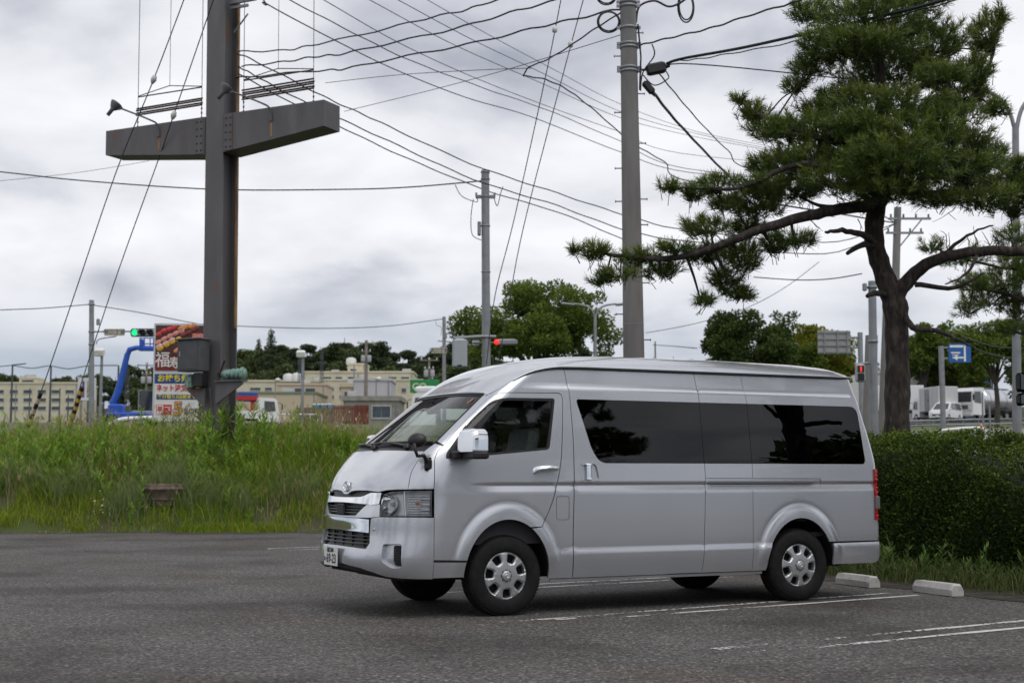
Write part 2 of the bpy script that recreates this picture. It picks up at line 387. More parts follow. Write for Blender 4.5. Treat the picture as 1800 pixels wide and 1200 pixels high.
free_line((2.0, 1.20), (5.65, .62)); free_line((2.05, 1.46), (5.75, .94)); free_line((.9, 1.38), (2.0, 1.22), FAINT)
free_line((2.9, 3.45), (6.2, 3.03)); free_line((2.1, 3.86), (6.2, 3.36)); free_line((1.35, 3.62), (2.9, 3.46), FAINT); free_line((1.45, 3.93), (2.1, 3.86), FAINT)
free_line((1.42, 3.62), (1.55, 3.6), PAINTW, .09); free_line((1.5, 3.86), (1.72, 3.84), PAINTW, .06); free_line((1.40, 1.40), (1.60, 1.38), PAINTW, .06)
free_line((1.5, -1.45), (5.6, -1.95)); free_line((1.6, -1.85), (5.6, -2.3))
free_line((2.9, -10.55), (7, -11)); free_line((2.9, -9.95), (7, -10.45)); hairpin(-10.55, -9.95, 2.9)
pt = MB(); c = lc(955, 1098); n = 28
pt.add([gl_(c[0]+.36*(1+.06*math.sin(3*k))*math.cos(2*PI*k/n), c[1]+.36*math.sin(2*PI*k/n), .003) for k in range(n)], [tuple(range(n))]); pass
# soil bed behind the wheel stops, ragged edge
sb = MB(); V = []; n = 60
for k in range(n+1):
    y = -14+26*k/n; V += [gl_(6.12+.06*math.sin(k*1.7)+.05*math.sin(k*.63), y, .005), gl_(10.5, y, .005)]
sb.add(V, [(2*k, 2*k+1, 2*k+3, 2*k+2) for k in range(n)]); sb.build('soil_bed', pm('bed_soil', (.035, .028, .022), rough=1, var=.5, scale=6, col2=(.06, .05, .036), c2pos=(.5, .7), c2scale=3, bump=.8, bscale=30), kind='structure')
CONC = pm('stop_concrete', (.50, .49, .47), rough=.9, var=.12, scale=14, col2=(.30, .29, .27), c2pos=(.55, .72), c2scale=7, bump=.35, bscale=70)
for y, lab in ((-.28, 'concrete wheel stop half hidden behind the rear tyre of the van'), (.92, 'whole concrete wheel stop in front of the hedge beside the white bay lines'), (2.42, 'concrete wheel stop cut off by the right edge of the picture')):
    m = MB(); prof = [(-.075, 0), (-.075, .06), (-.045, .115), (.045, .115), (.075, .06), (.075, 0)]; ends = ((-.33, 1), (-.30, 1), (.0, 1), (.30, 1), (.33, 1)); V = []
    for i, (t, s) in enumerate(ends):
        for a, h in prof: V.append((a*(.9 if i in (0, 4) else 1), t, h*(.86 if i in (0, 4) else 1)+random.uniform(-.002, .002)))
    m.add(V, [(k*6+i, k*6+i+1, (k+1)*6+i+1, (k+1)*6+i) for k in range(4) for i in range(5)]+[tuple(range(6)), tuple(range(29, 23, -1))])
    o = m.build('wheel_stop', CONC, None, lab, 'wheel stop', 'concrete wheel stops in front of the hedge'); o.location = gl_(6.02, y, .006); o.rotation_euler = (0, 0, R(27)-R(8))
# ================================================================ the van
VAN_ANG = R(27.0)
PAINT = pm('silver_paint', (0.555, 0.57, 0.605), rough=0.27, metal=0.72, var=0.02, scale=2.0, coat=1.0)
BLACKP = pm('black_plastic', (0.012, 0.012, 0.013), rough=0.45, var=0.2, scale=30, bump=0.05, bscale=400)
DARK = pm('dark_underbody', (0.008, 0.008, 0.008), rough=0.8, var=0.4, scale=8)
CHROME = pm('chrome', (0.82, 0.83, 0.85), rough=0.06, metal=1.0, var=0.03, scale=5)
SATIN = pm('satin_silver', (0.62, 0.63, 0.65), rough=0.22, metal=0.9, var=0.03, scale=5)
RUBBER = pm('tyre_rubber', (0.009, 0.009, 0.009), rough=0.8, spec=.25, var=0.3, scale=25, bump=0.15, bscale=120, col2=(0.018, 0.017, 0.016), c2pos=(0.5, 0.8), c2scale=6)
COVERM = pm('wheel_cover_silver', (0.45, 0.46, 0.47), rough=0.32, metal=0.65, var=0.05, scale=7, col2=(0.30, 0.29, 0.28), c2pos=(0.55, 0.9), c2scale=5)
GL_F = glass('front_glass', (0.78, 0.85, 0.81)); GL_W = glass('windscreen_glass', (0.74, 0.82, 0.78)); GL_R = glass('privacy_glass', (0.035, 0.04, 0.042))
LENS = glass('lamp_lens', (0.93, 0.94, 0.95)); REDL = pm('red_lens', (0.35, 0.006, 0.008), rough=0.08, var=0.25, scale=18, coat=0.6)
SEATM = pm('seat_fabric', (0.22, 0.22, 0.225), rough=0.9, var=0.2, scale=40); CABIN = pm('cabin_trim', (0.17, 0.17, 0.165), rough=0.75, var=0.1)
WHITEP = pm('plate_white', (0.78, 0.78, 0.76), rough=0.4, var=0.03); PLTXT = pm('plate_ink', (0.01, 0.03, 0.02), rough=0.5, var=0.1)
AMBER = pm('amber_bulb', (0.8, 0.22, 0.03), rough=0.2, var=0.1)

_w = smooth_tab([.25, .33, .45, .6, .8, 1.1, 1.3, 1.6, 1.85, 2.0, 2.16], [.90, .915, .93, .938, .94, .94, .928, .898, .868, .85, .83])
_xf = smooth_tab([.25, .32, .40, .5, .6, .7, .8, .9, 1.0, 1.1, 1.2, 1.3, 1.41, 1.90, 2.3], [.12, .03, -.01, -.015, .008, .027, .032, .046, .07, .09, .14, .22, .33, .97, 1.5], win=7)
_L = smooth_tab([.3, 1.0, 1.3, 1.41, 1.9, 2.3], [.6, .6, .5, .45, .3, .3])
_xr = smooth_tab([.3, .57, 1.05, 1.33, 1.52, 1.89, 2.14, 2.3], [5.31, 5.32, 5.315, 5.295, 5.25, 5.15, 5.075, 5.0])
VN, VMM, LR = 3.2, 2.3, 0.085
def sstep(a, b, x):
    t = np.clip((x-a)/(b-a), 0, 1); return t*t*(3-2*t)
def Dsp(x, z):
    d = sstep(.75, 1.15, x)*np.interp(z, [1.05, 1.094, 1.102, 1.124, 1.14], [0, -.013, -.013, 0, 0])
    d = d + sstep(1.58, 1.85, x)*np.interp(z, [.3, .505, .52, .55, .6], [.013, .013, .011, 0, 0])
    d = d + sstep(1.3, 1.7, x)*np.interp(z, [1.94, 1.948, 1.966, 2.2], [0, 0, -.010, -.010])
    for cx, a, b in ((1.19, .40, .475), (4.30, .385, .445)):
        r = np.sqrt(((x-cx)/a)**2 + ((z-.335)/b)**2)
        f = np.interp(r, [.9, 1.1, 1.20, 1.28, 1.33, 1.38], [.020, .018, .013, .0, -.002, 0]); d = d + f*sstep(.30, .5, z)*np.where(r < 1.5, 1, 0)
    return d
def PT(t, z, off=0.0):
    t = np.asarray(t, float); z = np.asarray(z, float); s = np.where(t < 0, -1.0, 1.0); a = np.abs(t)
    w, xf, L, xr = _w(z), _xf(z), _L(z), _xr(z); xc = xf+L; th = np.clip(a, 0, 1)*PI/2
    yf = np.sin(th)**(2/VN); xq = np.clip(np.cos(th), 0, 1)**(2/VMM)
    x = np.where(a < 1, xc-L*xq, np.where(a < 2, xc+(a-1)*(2-xc), a)); y = np.where(a < 1, yf, 1.0)
    q = np.clip((x-(xr-LR))/LR, 0, 0.9999); y = y*(1-q**4.0)**(1/4.0)
    y = w*y + np.where(a > .4, Dsp(x, z), 0)
    return np.stack([x, -s*y, z], -1)
def NT(t, z):
    e = .002; t = np.asarray(t, float); z = np.asarray(z, float)
    n = np.cross(PT(t+e, z)-PT(t-e, z), PT(t, z+e)-PT(t, z-e)); l = np.linalg.norm(n, axis=-1, keepdims=True); return n/np.maximum(l, 1e-9)
def tx(x, z):          # chart coordinate of a point on the side at length x
    xf, L = _xf(z), _L(z); xc = xf+L
    if x >= 2: return x
    if x >= xc: return 1+(x-xc)/(2-xc)
    return math.acos(min(1, max(0, (xc-x)/L))**(VMM/2))/(PI/2)
def ty(y, z):          # chart coordinate of a point on the front at offset y (near side positive)
    q = min(1, abs(y)/_w(z)); return math.copysign(math.asin(q**(VN/2))/(PI/2), y)
def poly_t(pts, step=.03):
    """pts: ('x', x, z) side points, ('y', y, z) front points"""
    out = []; n = len(pts)
    for i in range(n):
        a, b = pts[i], pts[(i+1) % n]; A = np.array(a[1:]); B = np.array(b[1:])
        f = {'x': tx, 'y': ty, 'X': lambda x, z: -tx(x, z)}
        if a[0] == b[0]:
            k = max(1, int(np.linalg.norm(B-A)/step))
            for j in range(k):
                p = A+(B-A)*j/k; out.append((f[a[0]](p[0], p[1]), p[1]))
        else:
            pa = np.array((f[a[0]](*a[1:]), a[2])); pb = np.array((f[b[0]](*b[1:]), b[2])); k = max(1, int(np.linalg.norm(pb-pa)/step))
            out += [tuple(pa+(pb-pa)*j/k) for j in range(k)]
    return out
def X(*ps): return [('x', a, b) for a, b in ps]
def Yp(*ps): return [('y', a, b) for a, b in ps]
def inset(poly, g):
    P = np.array(poly); n = len(P); ar = sum(P[i][0]*P[(i+1) % n][1]-P[(i+1) % n][0]*P[i][1] for i in range(n)); s = 1 if ar > 0 else -1
    d = np.roll(P, -1, 0)-P; d /= np.maximum(np.linalg.norm(d, axis=1, keepdims=True), 1e-9); nn = np.stack([-d[:, 1], d[:, 0]], 1)*s
    m = nn+np.roll(nn, 1, 0); m /= np.maximum(np.linalg.norm(m, axis=1, keepdims=True), .3); return [tuple(p) for p in P+m*g]
ZROWS = sorted(set(list(np.arange(.25, 2.2, .035))+[1.094, 1.102, 1.113, 1.124, 1.14, .505, .512, .52, .535, .55, 1.948, 1.957, 1.966]))
TC = [ty(y, .8) for y in np.arange(0, .78, .04)]; TC += list(np.arange(TC[-1]+.025, 1.0, .025)); TC += list(np.arange(1.0, 5.4, .04)); TC = sorted(set([-t for t in TC]+TC))
RING = []
for cx, a, b in ((1.19, .40, .475), (4.30, .385, .445)):
    for r in (1.03, 1.08, 1.15, 1.20, 1.24, 1.28, 1.31, 1.34, 1.38):
        for k in range(61):
            an = -.1+PI*1.06*k/60; x, z = cx+a*r*math.cos(an), .335+b*r*math.sin(an); RING.append((tx(x, z), z))
for z in np.arange(.40, 2.14, .035):
    for dx in (.095, .08, .066, .054, .044, .035, .027, .020): RING.append((tx(float(_xr(z))-dx, z), z))
RING = np.array(RING)
def near_ring(P):
    x = PT(P[:, 0], P[:, 1])[:, 0]; bad = np.zeros(len(P), bool)
    for cx, a, b in ((1.19, .40, .475), (4.30, .385, .445)):
        r = np.sqrt(((x-cx)/a)**2+((P[:, 1]-.335)/b)**2); bad |= (r > 1) & (r < 1.40) & (P[:, 0] > 0)
    bad |= x > _xr(P[:, 1])-.10
    return bad
def chart_mesh(name, outer, holes=(), inside=(), off=0.0, fold=.018, grid=1, both=False, pf=PT, nf=NT, pts=None):
    zmin, zmax = min(p[1] for p in outer), max(p[1] for p in outer); tmin, tmax = min(p[0] for p in outer), max(p[0] for p in outer)
    if pts is None:
        zs = [z for z in ZROWS if zmin < z < zmax][::grid]; ts = [t for t in TC if tmin < t < tmax][::grid]
        pts = np.array([(t, z) for t in ts for z in zs]).reshape(-1, 2)
        if len(pts) and grid == 1: pts = np.concatenate([pts[~near_ring(pts)], RING])
    v2, T = cdt_region(outer, list(holes), pts) if not inside else cdt_region2(outer, list(holes), list(inside), pts)
    used = np.unique(T); mp = -np.ones(len(v2), int); mp[used] = np.arange(len(used)); v2 = v2[used]; T = mp[T]
    P = pf(v2[:, 0], v2[:, 1]); Nn = nf(v2[:, 0], v2[:, 1]); P = P+Nn*off
    V = [tuple(p) for p in P]; F = [tuple(t) for t in T]; NV = list(map(tuple, Nn)); sm = [True]*len(F)
    if fold:
        es = {}
        for t in F:
            for a, b in ((t[0], t[1]), (t[1], t[2]), (t[2], t[0])): es[(a, b)] = 1
        bd = [(a, b) for (a, b) in es if (b, a) not in es]
        for a, b in bd:
            k = len(V); q = [P[a], P[b], P[b]-Nn[b]*fold, P[a]-Nn[a]*fold]; V += [tuple(p) for p in q]
            fn = np.cross(q[0]-q[1], q[2]-q[1]); fn = fn/max(np.linalg.norm(fn), 1e-9)
            F.append((k+1, k, k+3, k+2)); sm.append(False)
            fn = np.cross(q[0]-q[1], q[3]-q[0]); l = np.linalg.norm(fn); fn = fn/l if l > 1e-12 else Nn[a]; NV += [tuple(fn)]*4
    me = bpy.data.meshes.new(name); me.from_pydata(V, [], F); me.polygons.foreach_set('use_smooth', [True]*len(F))
    me.update(); me.normals_split_custom_set_from_vertices([Vector(n) for n in NV]); return me
def cdt_region2(outer, holes, inside, pts):
    V = []; E = []
    for lp in [outer]+inside+holes:
        b = len(V); V += [tuple(map(float, p)) for p in lp]; n = len(lp); E += [(b+i, b+(i+1) % n) for i in range(n)]
    V += [tuple(p) for p in pts]
    r_ = delaunay_2d_cdt([Vector(p) for p in V], E, [], 0, 1e-6)
    v2 = np.array([(p[0], p[1]) for p in r_[0]]); T = np.array([f for f in r_[2] if len(f) == 3], int); c = v2[T].mean(1)
    ok = np.ones(len(T), bool)
    for lp in [outer]+inside: ok &= inpoly(c[:, 0], c[:, 1], lp)
    for h in holes: ok &= ~inpoly(c[:, 0], c[:, 1], h)
    a = v2[T]; ar = (a[:, 1, 0]-a[:, 0, 0])*(a[:, 2, 1]-a[:, 0, 1])-(a[:, 1, 1]-a[:, 0, 1])*(a[:, 2, 0]-a[:, 0, 0]); ok &= np.abs(ar) > 1e-10
    T = T[ok]; ar = ar[ok]; T[ar < 0] = T[ar < 0][:, ::-1]; return v2, T

vo = Vector((-1.5218, 12.4929, 0))
van = empty('passenger_van', vo, VAN_ANG, 'long silver high-roof passenger van parked in front of the clipped hedge', 'van')
def part(name, me, mat, parent=van, far=True, label=None):
    o = link_mesh(name, me, mat, parent)
    if label: o['label'] = label
    if far:
        c = o.copy(); COL.objects.link(c); c.scale = (1, -1, 1)
    return o
def vpanel(name, pts, mat=PAINT, r=0, gap=.003, far=True, **k):
    P = poly_t(pts) if isinstance(pts[0][0], str) else pts
    if gap: P = inset(P, gap)
    return part(name, chart_mesh(name, P, **k), mat, far=far)
def arch(cx, a, b, a0, a1, n=26):
    return [(cx+a*math.cos(R(a0+(a1-a0)*k/n)), .335+b*math.sin(R(a0+(a1-a0)*k/n))) for k in range(n+1)]
FA = dict(cx=1.19, a=.40, b=.475); RA = dict(cx=4.30, a=.385, b=.445)

# ---- outlines measured along the near side (length from nose, height)
DOOR_A = [(.506, .485), (.508, 1.076), (.526, 1.312), (.557, 1.378), (.621, 1.443)]
DOOR_P = [(.735, 1.555), (.85, 1.664), (.964, 1.764), (1.073, 1.855), (1.135, 1.885), (1.226, 1.897), (1.725, 1.906)]
DOOR_R = [(1.758, 1.89), (1.766, 1.85), (1.755, 1.70), (1.740, 1.52), (1.724, 1.358), (1.702, 1.239), (1.668, 1.10), (1.629, .974), (1.583, .867), (1.515, .745)]
GUT = [(1.065, 1.885), (1.097, 1.887), (1.207, 1.951), (1.316, 2.015), (1.452, 2.081), (1.592, 2.117), (1.737, 2.137), (1.80, 2.140)]
BSEAM = [(1.80, 2.14), (1.839, 1.903), (1.849, 1.525), (1.841, 1.111), (1.828, .70), (1.828, .30)]
SA = [(3.181, 2.14), (3.213, 1.916), (3.221, 1.323), (3.226, 1.171), (3.214, .847), (3.201, .525), (3.181, .30)]
SB = [(3.715, 2.14), (3.757, 1.839), (3.760, 1.304), (3.755, 1.061), (3.753, .533), (3.74, .30)]
WIN = round_poly([(1.898, 1.856), (5.075, 1.856), (5.128, 1.292), (2.115, 1.292), (2.035, 1.40)], [.035, .09, .05, .14, .12], 7)
WINT = [(tx(x, z), z) for x, z in densify(WIN, .03)]
fw = round_poly([(.618, 1.322), (.628, 1.372), (.837, 1.624), (1.085, 1.828), (1.20, 1.852), (1.69, 1.858), (1.607, 1.408), (.99, 1.352)], [.02, .05, .2, .1, .15, .03, .035, .3], 5)
FWT = [(tx(x, z), z) for x, z in densify(fw, .03)]
fa_door = arch(**FA, a0=59, a1=163); ddoor = X(*DOOR_A, *DOOR_P, *DOOR_R, *fa_door)
vpanel('front_door', ddoor, holes=[FWT])
FWG = inset(FWT, -.004) if False else FWT
seal_in = inset(FWT, .022)
part('window_seal', chart_mesh('window_seal', inset(FWT, -.004), holes=[seal_in], off=-.004, fold=.02, grid=2), BLACKP)
part('side_window', chart_mesh('side_window', inset(FWT, .018), off=-.012, fold=0, grid=2), GL_F)
# mirror triangle and lower door trim
tri = X((.622, 1.326), (.632, 1.375), (.80, 1.585), (.83, 1.615), (.83, 1.345))
part('mirror_base_trim', chart_mesh('mirror_base_trim', inset(poly_t(tri), .004), off=.002, fold=.01, grid=2), BLACKP)
vpanel('sill_front', X((.506, .335), (.506, .47), *arch(**FA, a0=164.5, a1=180), (.795, .335)))
part('door_sill_gap', chart_mesh('door_sill_gap', poly_t(X((.508, .455), (.508, .50), (.81, .50), (.81, .455))), off=-.012, fold=0, grid=2), BLACKP)
# side body in front of the sliding door: A pillar, header, B pillar, rear of front arch
frt = X(*arch(**FA, a0=0, a1=57)) + X(*DOOR_R[::-1]) + X(*DOOR_P[::-1]) + X((.621, 1.443), (.612, 1.44)) + Yp((.815, 1.468), (.805, 1.53), (.785, 1.66), (.765, 1.79), (.752, 1.868)) + X(*GUT) + X(*BSEAM[1:], (1.59, .30))
FUEL = round_poly([(1.66, .80), (1.66, 1.005), (1.79, 1.005), (1.79, .80)], .03)
FUT = [(tx(x, z), z) for x, z in FUEL]
vpanel('body_side_front', frt, holes=[FUT])
part('fuel_lid', chart_mesh('fuel_lid', inset(FUT, .0035), off=-.001, fold=.01), PAINT, far=False)
sl = X(*BSEAM[::-1], *SA)
hrec = round_poly([(1.905, 1.285), (2.07, 1.285), (2.10, 1.142), (1.905, 1.142)], .035); HRT = [(tx(x, z), z) for x, z in hrec]
vpanel('sliding_door', sl, holes=[WINT, HRT])
RAIL = X((3.235, 1.06), (3.235, 1.16), (4.56, 1.155), (4.56, 1.064)); RT = poly_t(RAIL)
UP = poly_t(X((3.0, 1.57), (4.0, 1.57), (4.0, 2.2), (3.0, 2.2))); DN = poly_t(X((3.0, .2), (4.0, .2), (4.0, 1.57), (3.0, 1.57)))
vpanel('upper_side_panel', X(*SA[::-1], *SB), holes=[WINT], inside=[UP], gap=.0025); vpanel('body_side_middle', X(*SA[::-1], *SB), holes=[WINT, RT], inside=[DN], gap=.0025)
part('sliding_door_rail', chart_mesh('sliding_door_rail', inset(RT, .003), off=-.007, fold=.012), PAINT)
me = MB().box((3.87, -.929, 1.1035), (1.20, .02, .006)).mesh(); part('rail_slot', me, BLACKP)
ra = arch(**RA, a0=180, a1=17)
rear_x = [(z, float(_xr(z))-.014) for z in np.linspace(.55, 2.14, 60)]
TAIL = X((5.215, .75), (5.215, 1.245), *[(float(_xr(z))-.012, z) for z in (1.245, 1.1, .9, .75)])
quarter = X(*SB[::-1], *[(x, z) for z, x in rear_x[::-1]], (4.672, .55)) + X(*arch(**RA, a0=29, a1=180)) + X((3.90, .30))
vpanel('rear_quarter', quarter, holes=[WINT, RT, poly_t(TAIL)], gap=.002)
vpanel('rear_bumper', X((4.685, .335), (4.672, .535), (5.12, .54), *[(float(_xr(z))-.010, z) for z in (.54, .45, .38)], (5.20, .335)), off=.008)
vpanel('side_sill', X((1.62, .268), (1.62, .292), (3.87, .292), (3.87, .268)), off=-.012, gap=0, far=True)
# dark privacy glass between the seams
sa = poly_t(X(*SA)); 
def between(l, r_): return poly_t(X(*l, *r_))
LFT = [(1.7, 1.0), (1.7, 2.1)]
for lft, rgt in ((LFT, SA), (SA[::-1], SB), (SB[::-1], [(5.2, 2.1), (5.2, 1.0)])):
    o = between(lft, rgt); o = inset(o, .002)
    part('side_window', chart_mesh('side_window', WINT, inside=[o], off=-.004, fold=.012, grid=2), GL_R)
# dark liner behind the gaps, holding the wheel arches
lin = X((.53, .36), (.53, 1.36), (.85, 1.65), (1.10, 1.84), (1.30, 1.98), (1.6, 2.08), (1.8, 2.11), (5.0, 2.11), (5.23, 1.3), (5.24, .36), *arch(cx=4.30, a=.41, b=.47, a0=4, a1=176), *arch(cx=1.19, a=.425, b=.5, a0=4, a1=176))
part('inner_liner', chart_mesh('inner_liner', poly_t(lin), holes=[inset(WINT, -.02), inset(FWT, -.015)], off=-.035, fold=0, grid=2), DARK)
# ---- nose
BONB = [(.0, 1.018), (.06, 1.024), (.12, 1.046), (.22, 1.054), (.44, 1.056), (.60, 1.045), (.68, 1.06), (.76, 1.066)]
FEN = [(.311, 1.068), (.320, 1.11), (.329, 1.156), (.343, 1.20), (.36, 1.235), (.404, 1.299), (.474, 1.389)]
TOPB = [(.70, 1.392), (.55, 1.398), (.3, 1.403), (0, 1.405)]
half = Yp(*BONB) + X(*FEN) + Yp(*TOPB)
def mirror_pts(h): return [('X' if k == 'x' else 'y', a if k == 'x' else -a, z) for k, a, z in h[::-1]]
def dedupe(P):
    out = []
    for p in P:
        if not out or abs(out[-1][0]-p[0])+abs(out[-1][1]-p[1]) > 1e-4: out.append(p)
    if abs(out[0][0]-out[-1][0])+abs(out[0][1]-out[-1][1]) < 1e-4: out.pop()
    return out
vpanel('bonnet', inset(dedupe(poly_t(half+mirror_pts(half))), .003), gap=0, far=False)
vpanel('front_fender', X(*FEN[::-1]) + X((.50, 1.071), (.508, 1.076), (.526, 1.312), (.557, 1.378), (.612, 1.434)) + Yp((.815, 1.455)))
half = Yp((0, 1.40), (.55, 1.395), (.79, 1.388), (.825, 1.462), (.80, 1.465), (.55, 1.455), (0, 1.448))
part('cowl_panel', chart_mesh('cowl_panel', dedupe(poly_t(half[1:]+mirror_pts(half[1:-1]))), off=-.006, fold=.02), BLACKP, far=False)
wsh = Yp((0, 1.435), (.55, 1.442), (.80, 1.455), (.812, 1.47), (.79, 1.61), (.765, 1.76), (.742, 1.885), (.55, 1.896), (0, 1.905))
WS = dedupe(poly_t(wsh+mirror_pts(wsh[1:-1])))
def NTs(t, z): return NT(t, z)
part('windscreen', chart_mesh('windscreen', inset(WS, .01), off=-.004, fold=0), GL_W, far=False)
part('windscreen_seal', chart_mesh('windscreen_seal', inset(WS, -.003), holes=[inset(WS, .016)], off=.001, fold=.03, grid=2), BLACKP, far=False)
top_band = dedupe(poly_t(Yp((-.735, 1.84), (0, 1.855), (.735, 1.84), (.735, 1.883), (0, 1.90), (-.735, 1.883))))
part('shade_band', chart_mesh('shade_band', top_band, off=-.012, fold=0, grid=2), glass('shade_glass', (.10, .12, .12)), far=False)
# headlamp
HL = Yp((.665, .842), (.648, .90), (.645, .97), (.66, 1.03), (.72, 1.052)) + X((.285, 1.059), (.494, 1.061), (.494, .843), (.285, .841))
HLT = poly_t(HL)
lamp = part('headlamp', chart_mesh('headlamp', inset(HLT, .004), off=-.042, fold=0, grid=1), pm('lamp_housing', (.75, .76, .77), rough=.3, metal=.25, var=.1), far=False)
lamp['label'] = 'clear headlamp wrapping round the front corner'
lamps = [lamp]
def lpart(name, me, mat):
    o = link_mesh(name, me, mat, lamp); return o
lpart('lamp_lens', chart_mesh('lamp_lens', inset(HLT, .004), off=.002, fold=.06), LENS)
lpart('lamp_rim', chart_mesh('lamp_rim', inset(HLT, .003), holes=[inset(HLT, .014)], off=-.004, fold=.03, grid=2), pm('lamp_rim_grey', (.22, .22, .23), rough=.3, var=.1))
def on_nose(y, z, off=0.0, side=1):
    t = ty(y, z)*side; p = PT(t, z); n = NT(t, z); return Vector(p+n*off), Vector(n)
def on_side(x, z, off=0.0):
    t = tx(x, z); p = PT(t, z); n = NT(t, z); return Vector(p+n*off), Vector(n)
# reflector bowl facing forward, divider, ribs, bulb
bowl = MB(); c = Vector((.238, -.718, .945)); ax_ = Vector((-1, -.35, 0)).normalized()
M = frame(c, ax_.cross(Vector((0, 0, 1))), (0, 0, 1)); 
if (M.to_3x3() @ Vector((0, 0, 1))).dot(ax_) < 0: M = M @ Matrix.Rotation(PI, 4, 'Y')
bowl.lathe([(.02, -.02), (.05, .0), (.072, .03), (.086, .07)], 20, M); lpart('reflector_bowl', bowl.mesh(), CHROME)
b = MB(); b.lathe([(.0001, .035), (.016, .03), (.018, .0), (.012, -.03)], 12, M); lpart('main_bulb', b.mesh(), pm('bulb_glass', (.7, .72, .74), rough=.1, var=.05))
div = MB()
p0, _ = on_side(.285, .85, -.01); p1, _ = on_side(.285, 1.05, -.01)
div.tube([p0, p1], .007, 6); lpart('lamp_divider', div.mesh(), CHROME)
ribs = MB()
for k in range(9):
    z = .872+.020*k; ribs.tube([on_side(x, z, -.032)[0] for x in (.30, .35, .40, .47)], .0055, 5)
lpart('indicator_ribs', ribs.mesh(), pm('rib_chrome', (.8, .81, .82), rough=.15, metal=.5, var=.05))
b = MB(); b.lathe([(.0001, .02), (.014, .015), (.018, 0), (.0001, -.02)], 10, Matrix.Translation(on_side(.375, .955, -.03)[0])); lpart('indicator_bulb', b.mesh(), AMBER)
b = MB()
for zz in (.90, .945, .99): b.tube([on_side(x, zz, -.022)[0] for x in (.405, .44, .475)], .010, 6)
lpart('side_marker_bars', b.mesh(), pm('marker_clear', (.75, .76, .78), rough=.1, metal=.5, var=.05))
fl = lamp.copy(); COL.objects.link(fl); fl.scale = (1, -1, 1)
for ch in list(lamp.children):
    q = ch.copy(); COL.objects.link(q); q.parent = fl
# grille set
GR1 = Yp((-.50, 1.06), (-.515, .995), (.515, .995), (.50, 1.06))
part('upper_grille', chart_mesh('upper_grille', poly_t(GR1), off=-.035, fold=0, grid=2), BLACKP, far=False)
ch1 = Yp((.0, .992), (.2, .994), (.38, 1.0), (.44, 1.012), (.52, 1.036), (.645, 1.038), (.642, .944), (.56, .936), (.50, .940), (.2, .948), (0, .95))
part('grille_chrome_bar', chart_mesh('grille_chrome_bar', dedupe(poly_t(ch1+mirror_pts(ch1[1:-1]))), off=.016, fold=.05), CHROME, far=False)
g2o = Yp((0, .948), (.49, .940), (.33, .843), (0, .838)); G2 = dedupe(poly_t(g2o+mirror_pts(g2o[1:-1])))
part('middle_grille', chart_mesh('middle_grille', inset(G2, -.01), off=-.045, fold=0, grid=2), BLACKP, far=False)
wing = Yp((0, .944), (.50, .938), (.645, .942), (.662, .842), (.56, .832), (.50, .83), (0, .824))
part('grille_surround', chart_mesh('grille_surround', dedupe(poly_t(wing+mirror_pts(wing[1:-1]))), holes=[G2], off=.006, fold=.05), SATIN, far=False)
for z, hw in ((.918, .44), (.893, .40), (.868, .365)):
    b = MB(); b.tube([on_nose(abs(y), z, -.018, -1 if y < 0 else 1)[0] for y in np.linspace(-hw, hw, 25)], .0065, 6); part('grille_slat', b.mesh(), pm('slat_grey', (.05, .05, .052), rough=.3, var=.1), far=False)
b = MB(); p, n = on_nose(0, .893, -.01); b.bbox((p.x, .045, .893), (.03, .17, .105), .012); part('radar_sensor', b.mesh(), BLACKP, far=False)
cl = Yp((0, .822), (.40, .822), (.555, .815), (.565, .705), (.40, .712), (0, .716))
part('bumper_chrome_band', chart_mesh('bumper_chrome_band', dedupe(poly_t(cl+mirror_pts(cl[1:-1]))), off=.012, fold=.05), CHROME, far=False)
LGO = Yp((0, .716), (.40, .712), (.575, .70), (.59, .62), (.56, .572), (.3, .578), (0, .58)); LG = dedupe(poly_t(LGO+mirror_pts(LGO[1:-1])))
part('lower_grille', chart_mesh('lower_grille', inset(LG, -.01), off=-.05, fold=0, grid=2), BLACKP, far=False)
for z, hw in ((.676, .575), (.647, .575), (.617, .575)):
    b = MB(); b.tube([on_nose(abs(y), z, -.016, -1 if y < 0 else 1)[0] for y in np.linspace(-hw, hw, 27)], .006, 6); part('grille_slat', b.mesh(), pm('slat_grey', (.05, .05, .052)), far=False)
for y in np.linspace(-.44, .44, 5): part('grille_rib', MB().box((on_nose(abs(y), .64, -.045, -1 if y < 0 else 1)[0].x, -y, .645), (.02, .008, .12)).mesh(), BLACKP, far=False)
# bumper
bm_half = Yp((0, .44), (.19, .436), (.50, .415), (.64, .385), (.74, .352)) + X((.25, .342), (.40, .335), (.504, .333), (.504, .835), (.40, .838), (.285, .838)) + Yp((.66, .838), (.575, .826), (.57, .70), (0, .70))
cut = Yp((0, .83), (.562, .83), (.575, .70), (.59, .62), (.56, .572), (.3, .578), (0, .58)); CUT = dedupe(poly_t(cut+mirror_pts(cut[1:-1])))
FOG = round_poly([(ty(.72, .61), .617), (tx(.258, .62), .622), (tx(.260, .42), .422), (tx(.19, .42), .422), (ty(.725, .47), .475)], [.02, .015, .015, .03, .03], 4)
FOGm = [(-a, z) for a, z in FOG[::-1]]
BMP = dedupe(poly_t(bm_half+mirror_pts(bm_half[1:-1])))
part('front_bumper', chart_mesh('front_bumper', BMP, holes=[CUT, FOG, FOGm], off=.006, fold=.045), PAINT, far=False)
part('fog_recess', chart_mesh('fog_recess', inset(FOG, -.006), off=-.036, fold=0, grid=2), PAINT)
part('fog_blank', chart_mesh('fog_blank', inset(round_poly([(tx(.192, .6), .612), (tx(.256, .61), .614), (tx(.256, .43), .43), (tx(.215, .43), .43), (tx(.192, .47), .47)], .02), .002), off=-.030, fold=.008, grid=2), BLACKP)
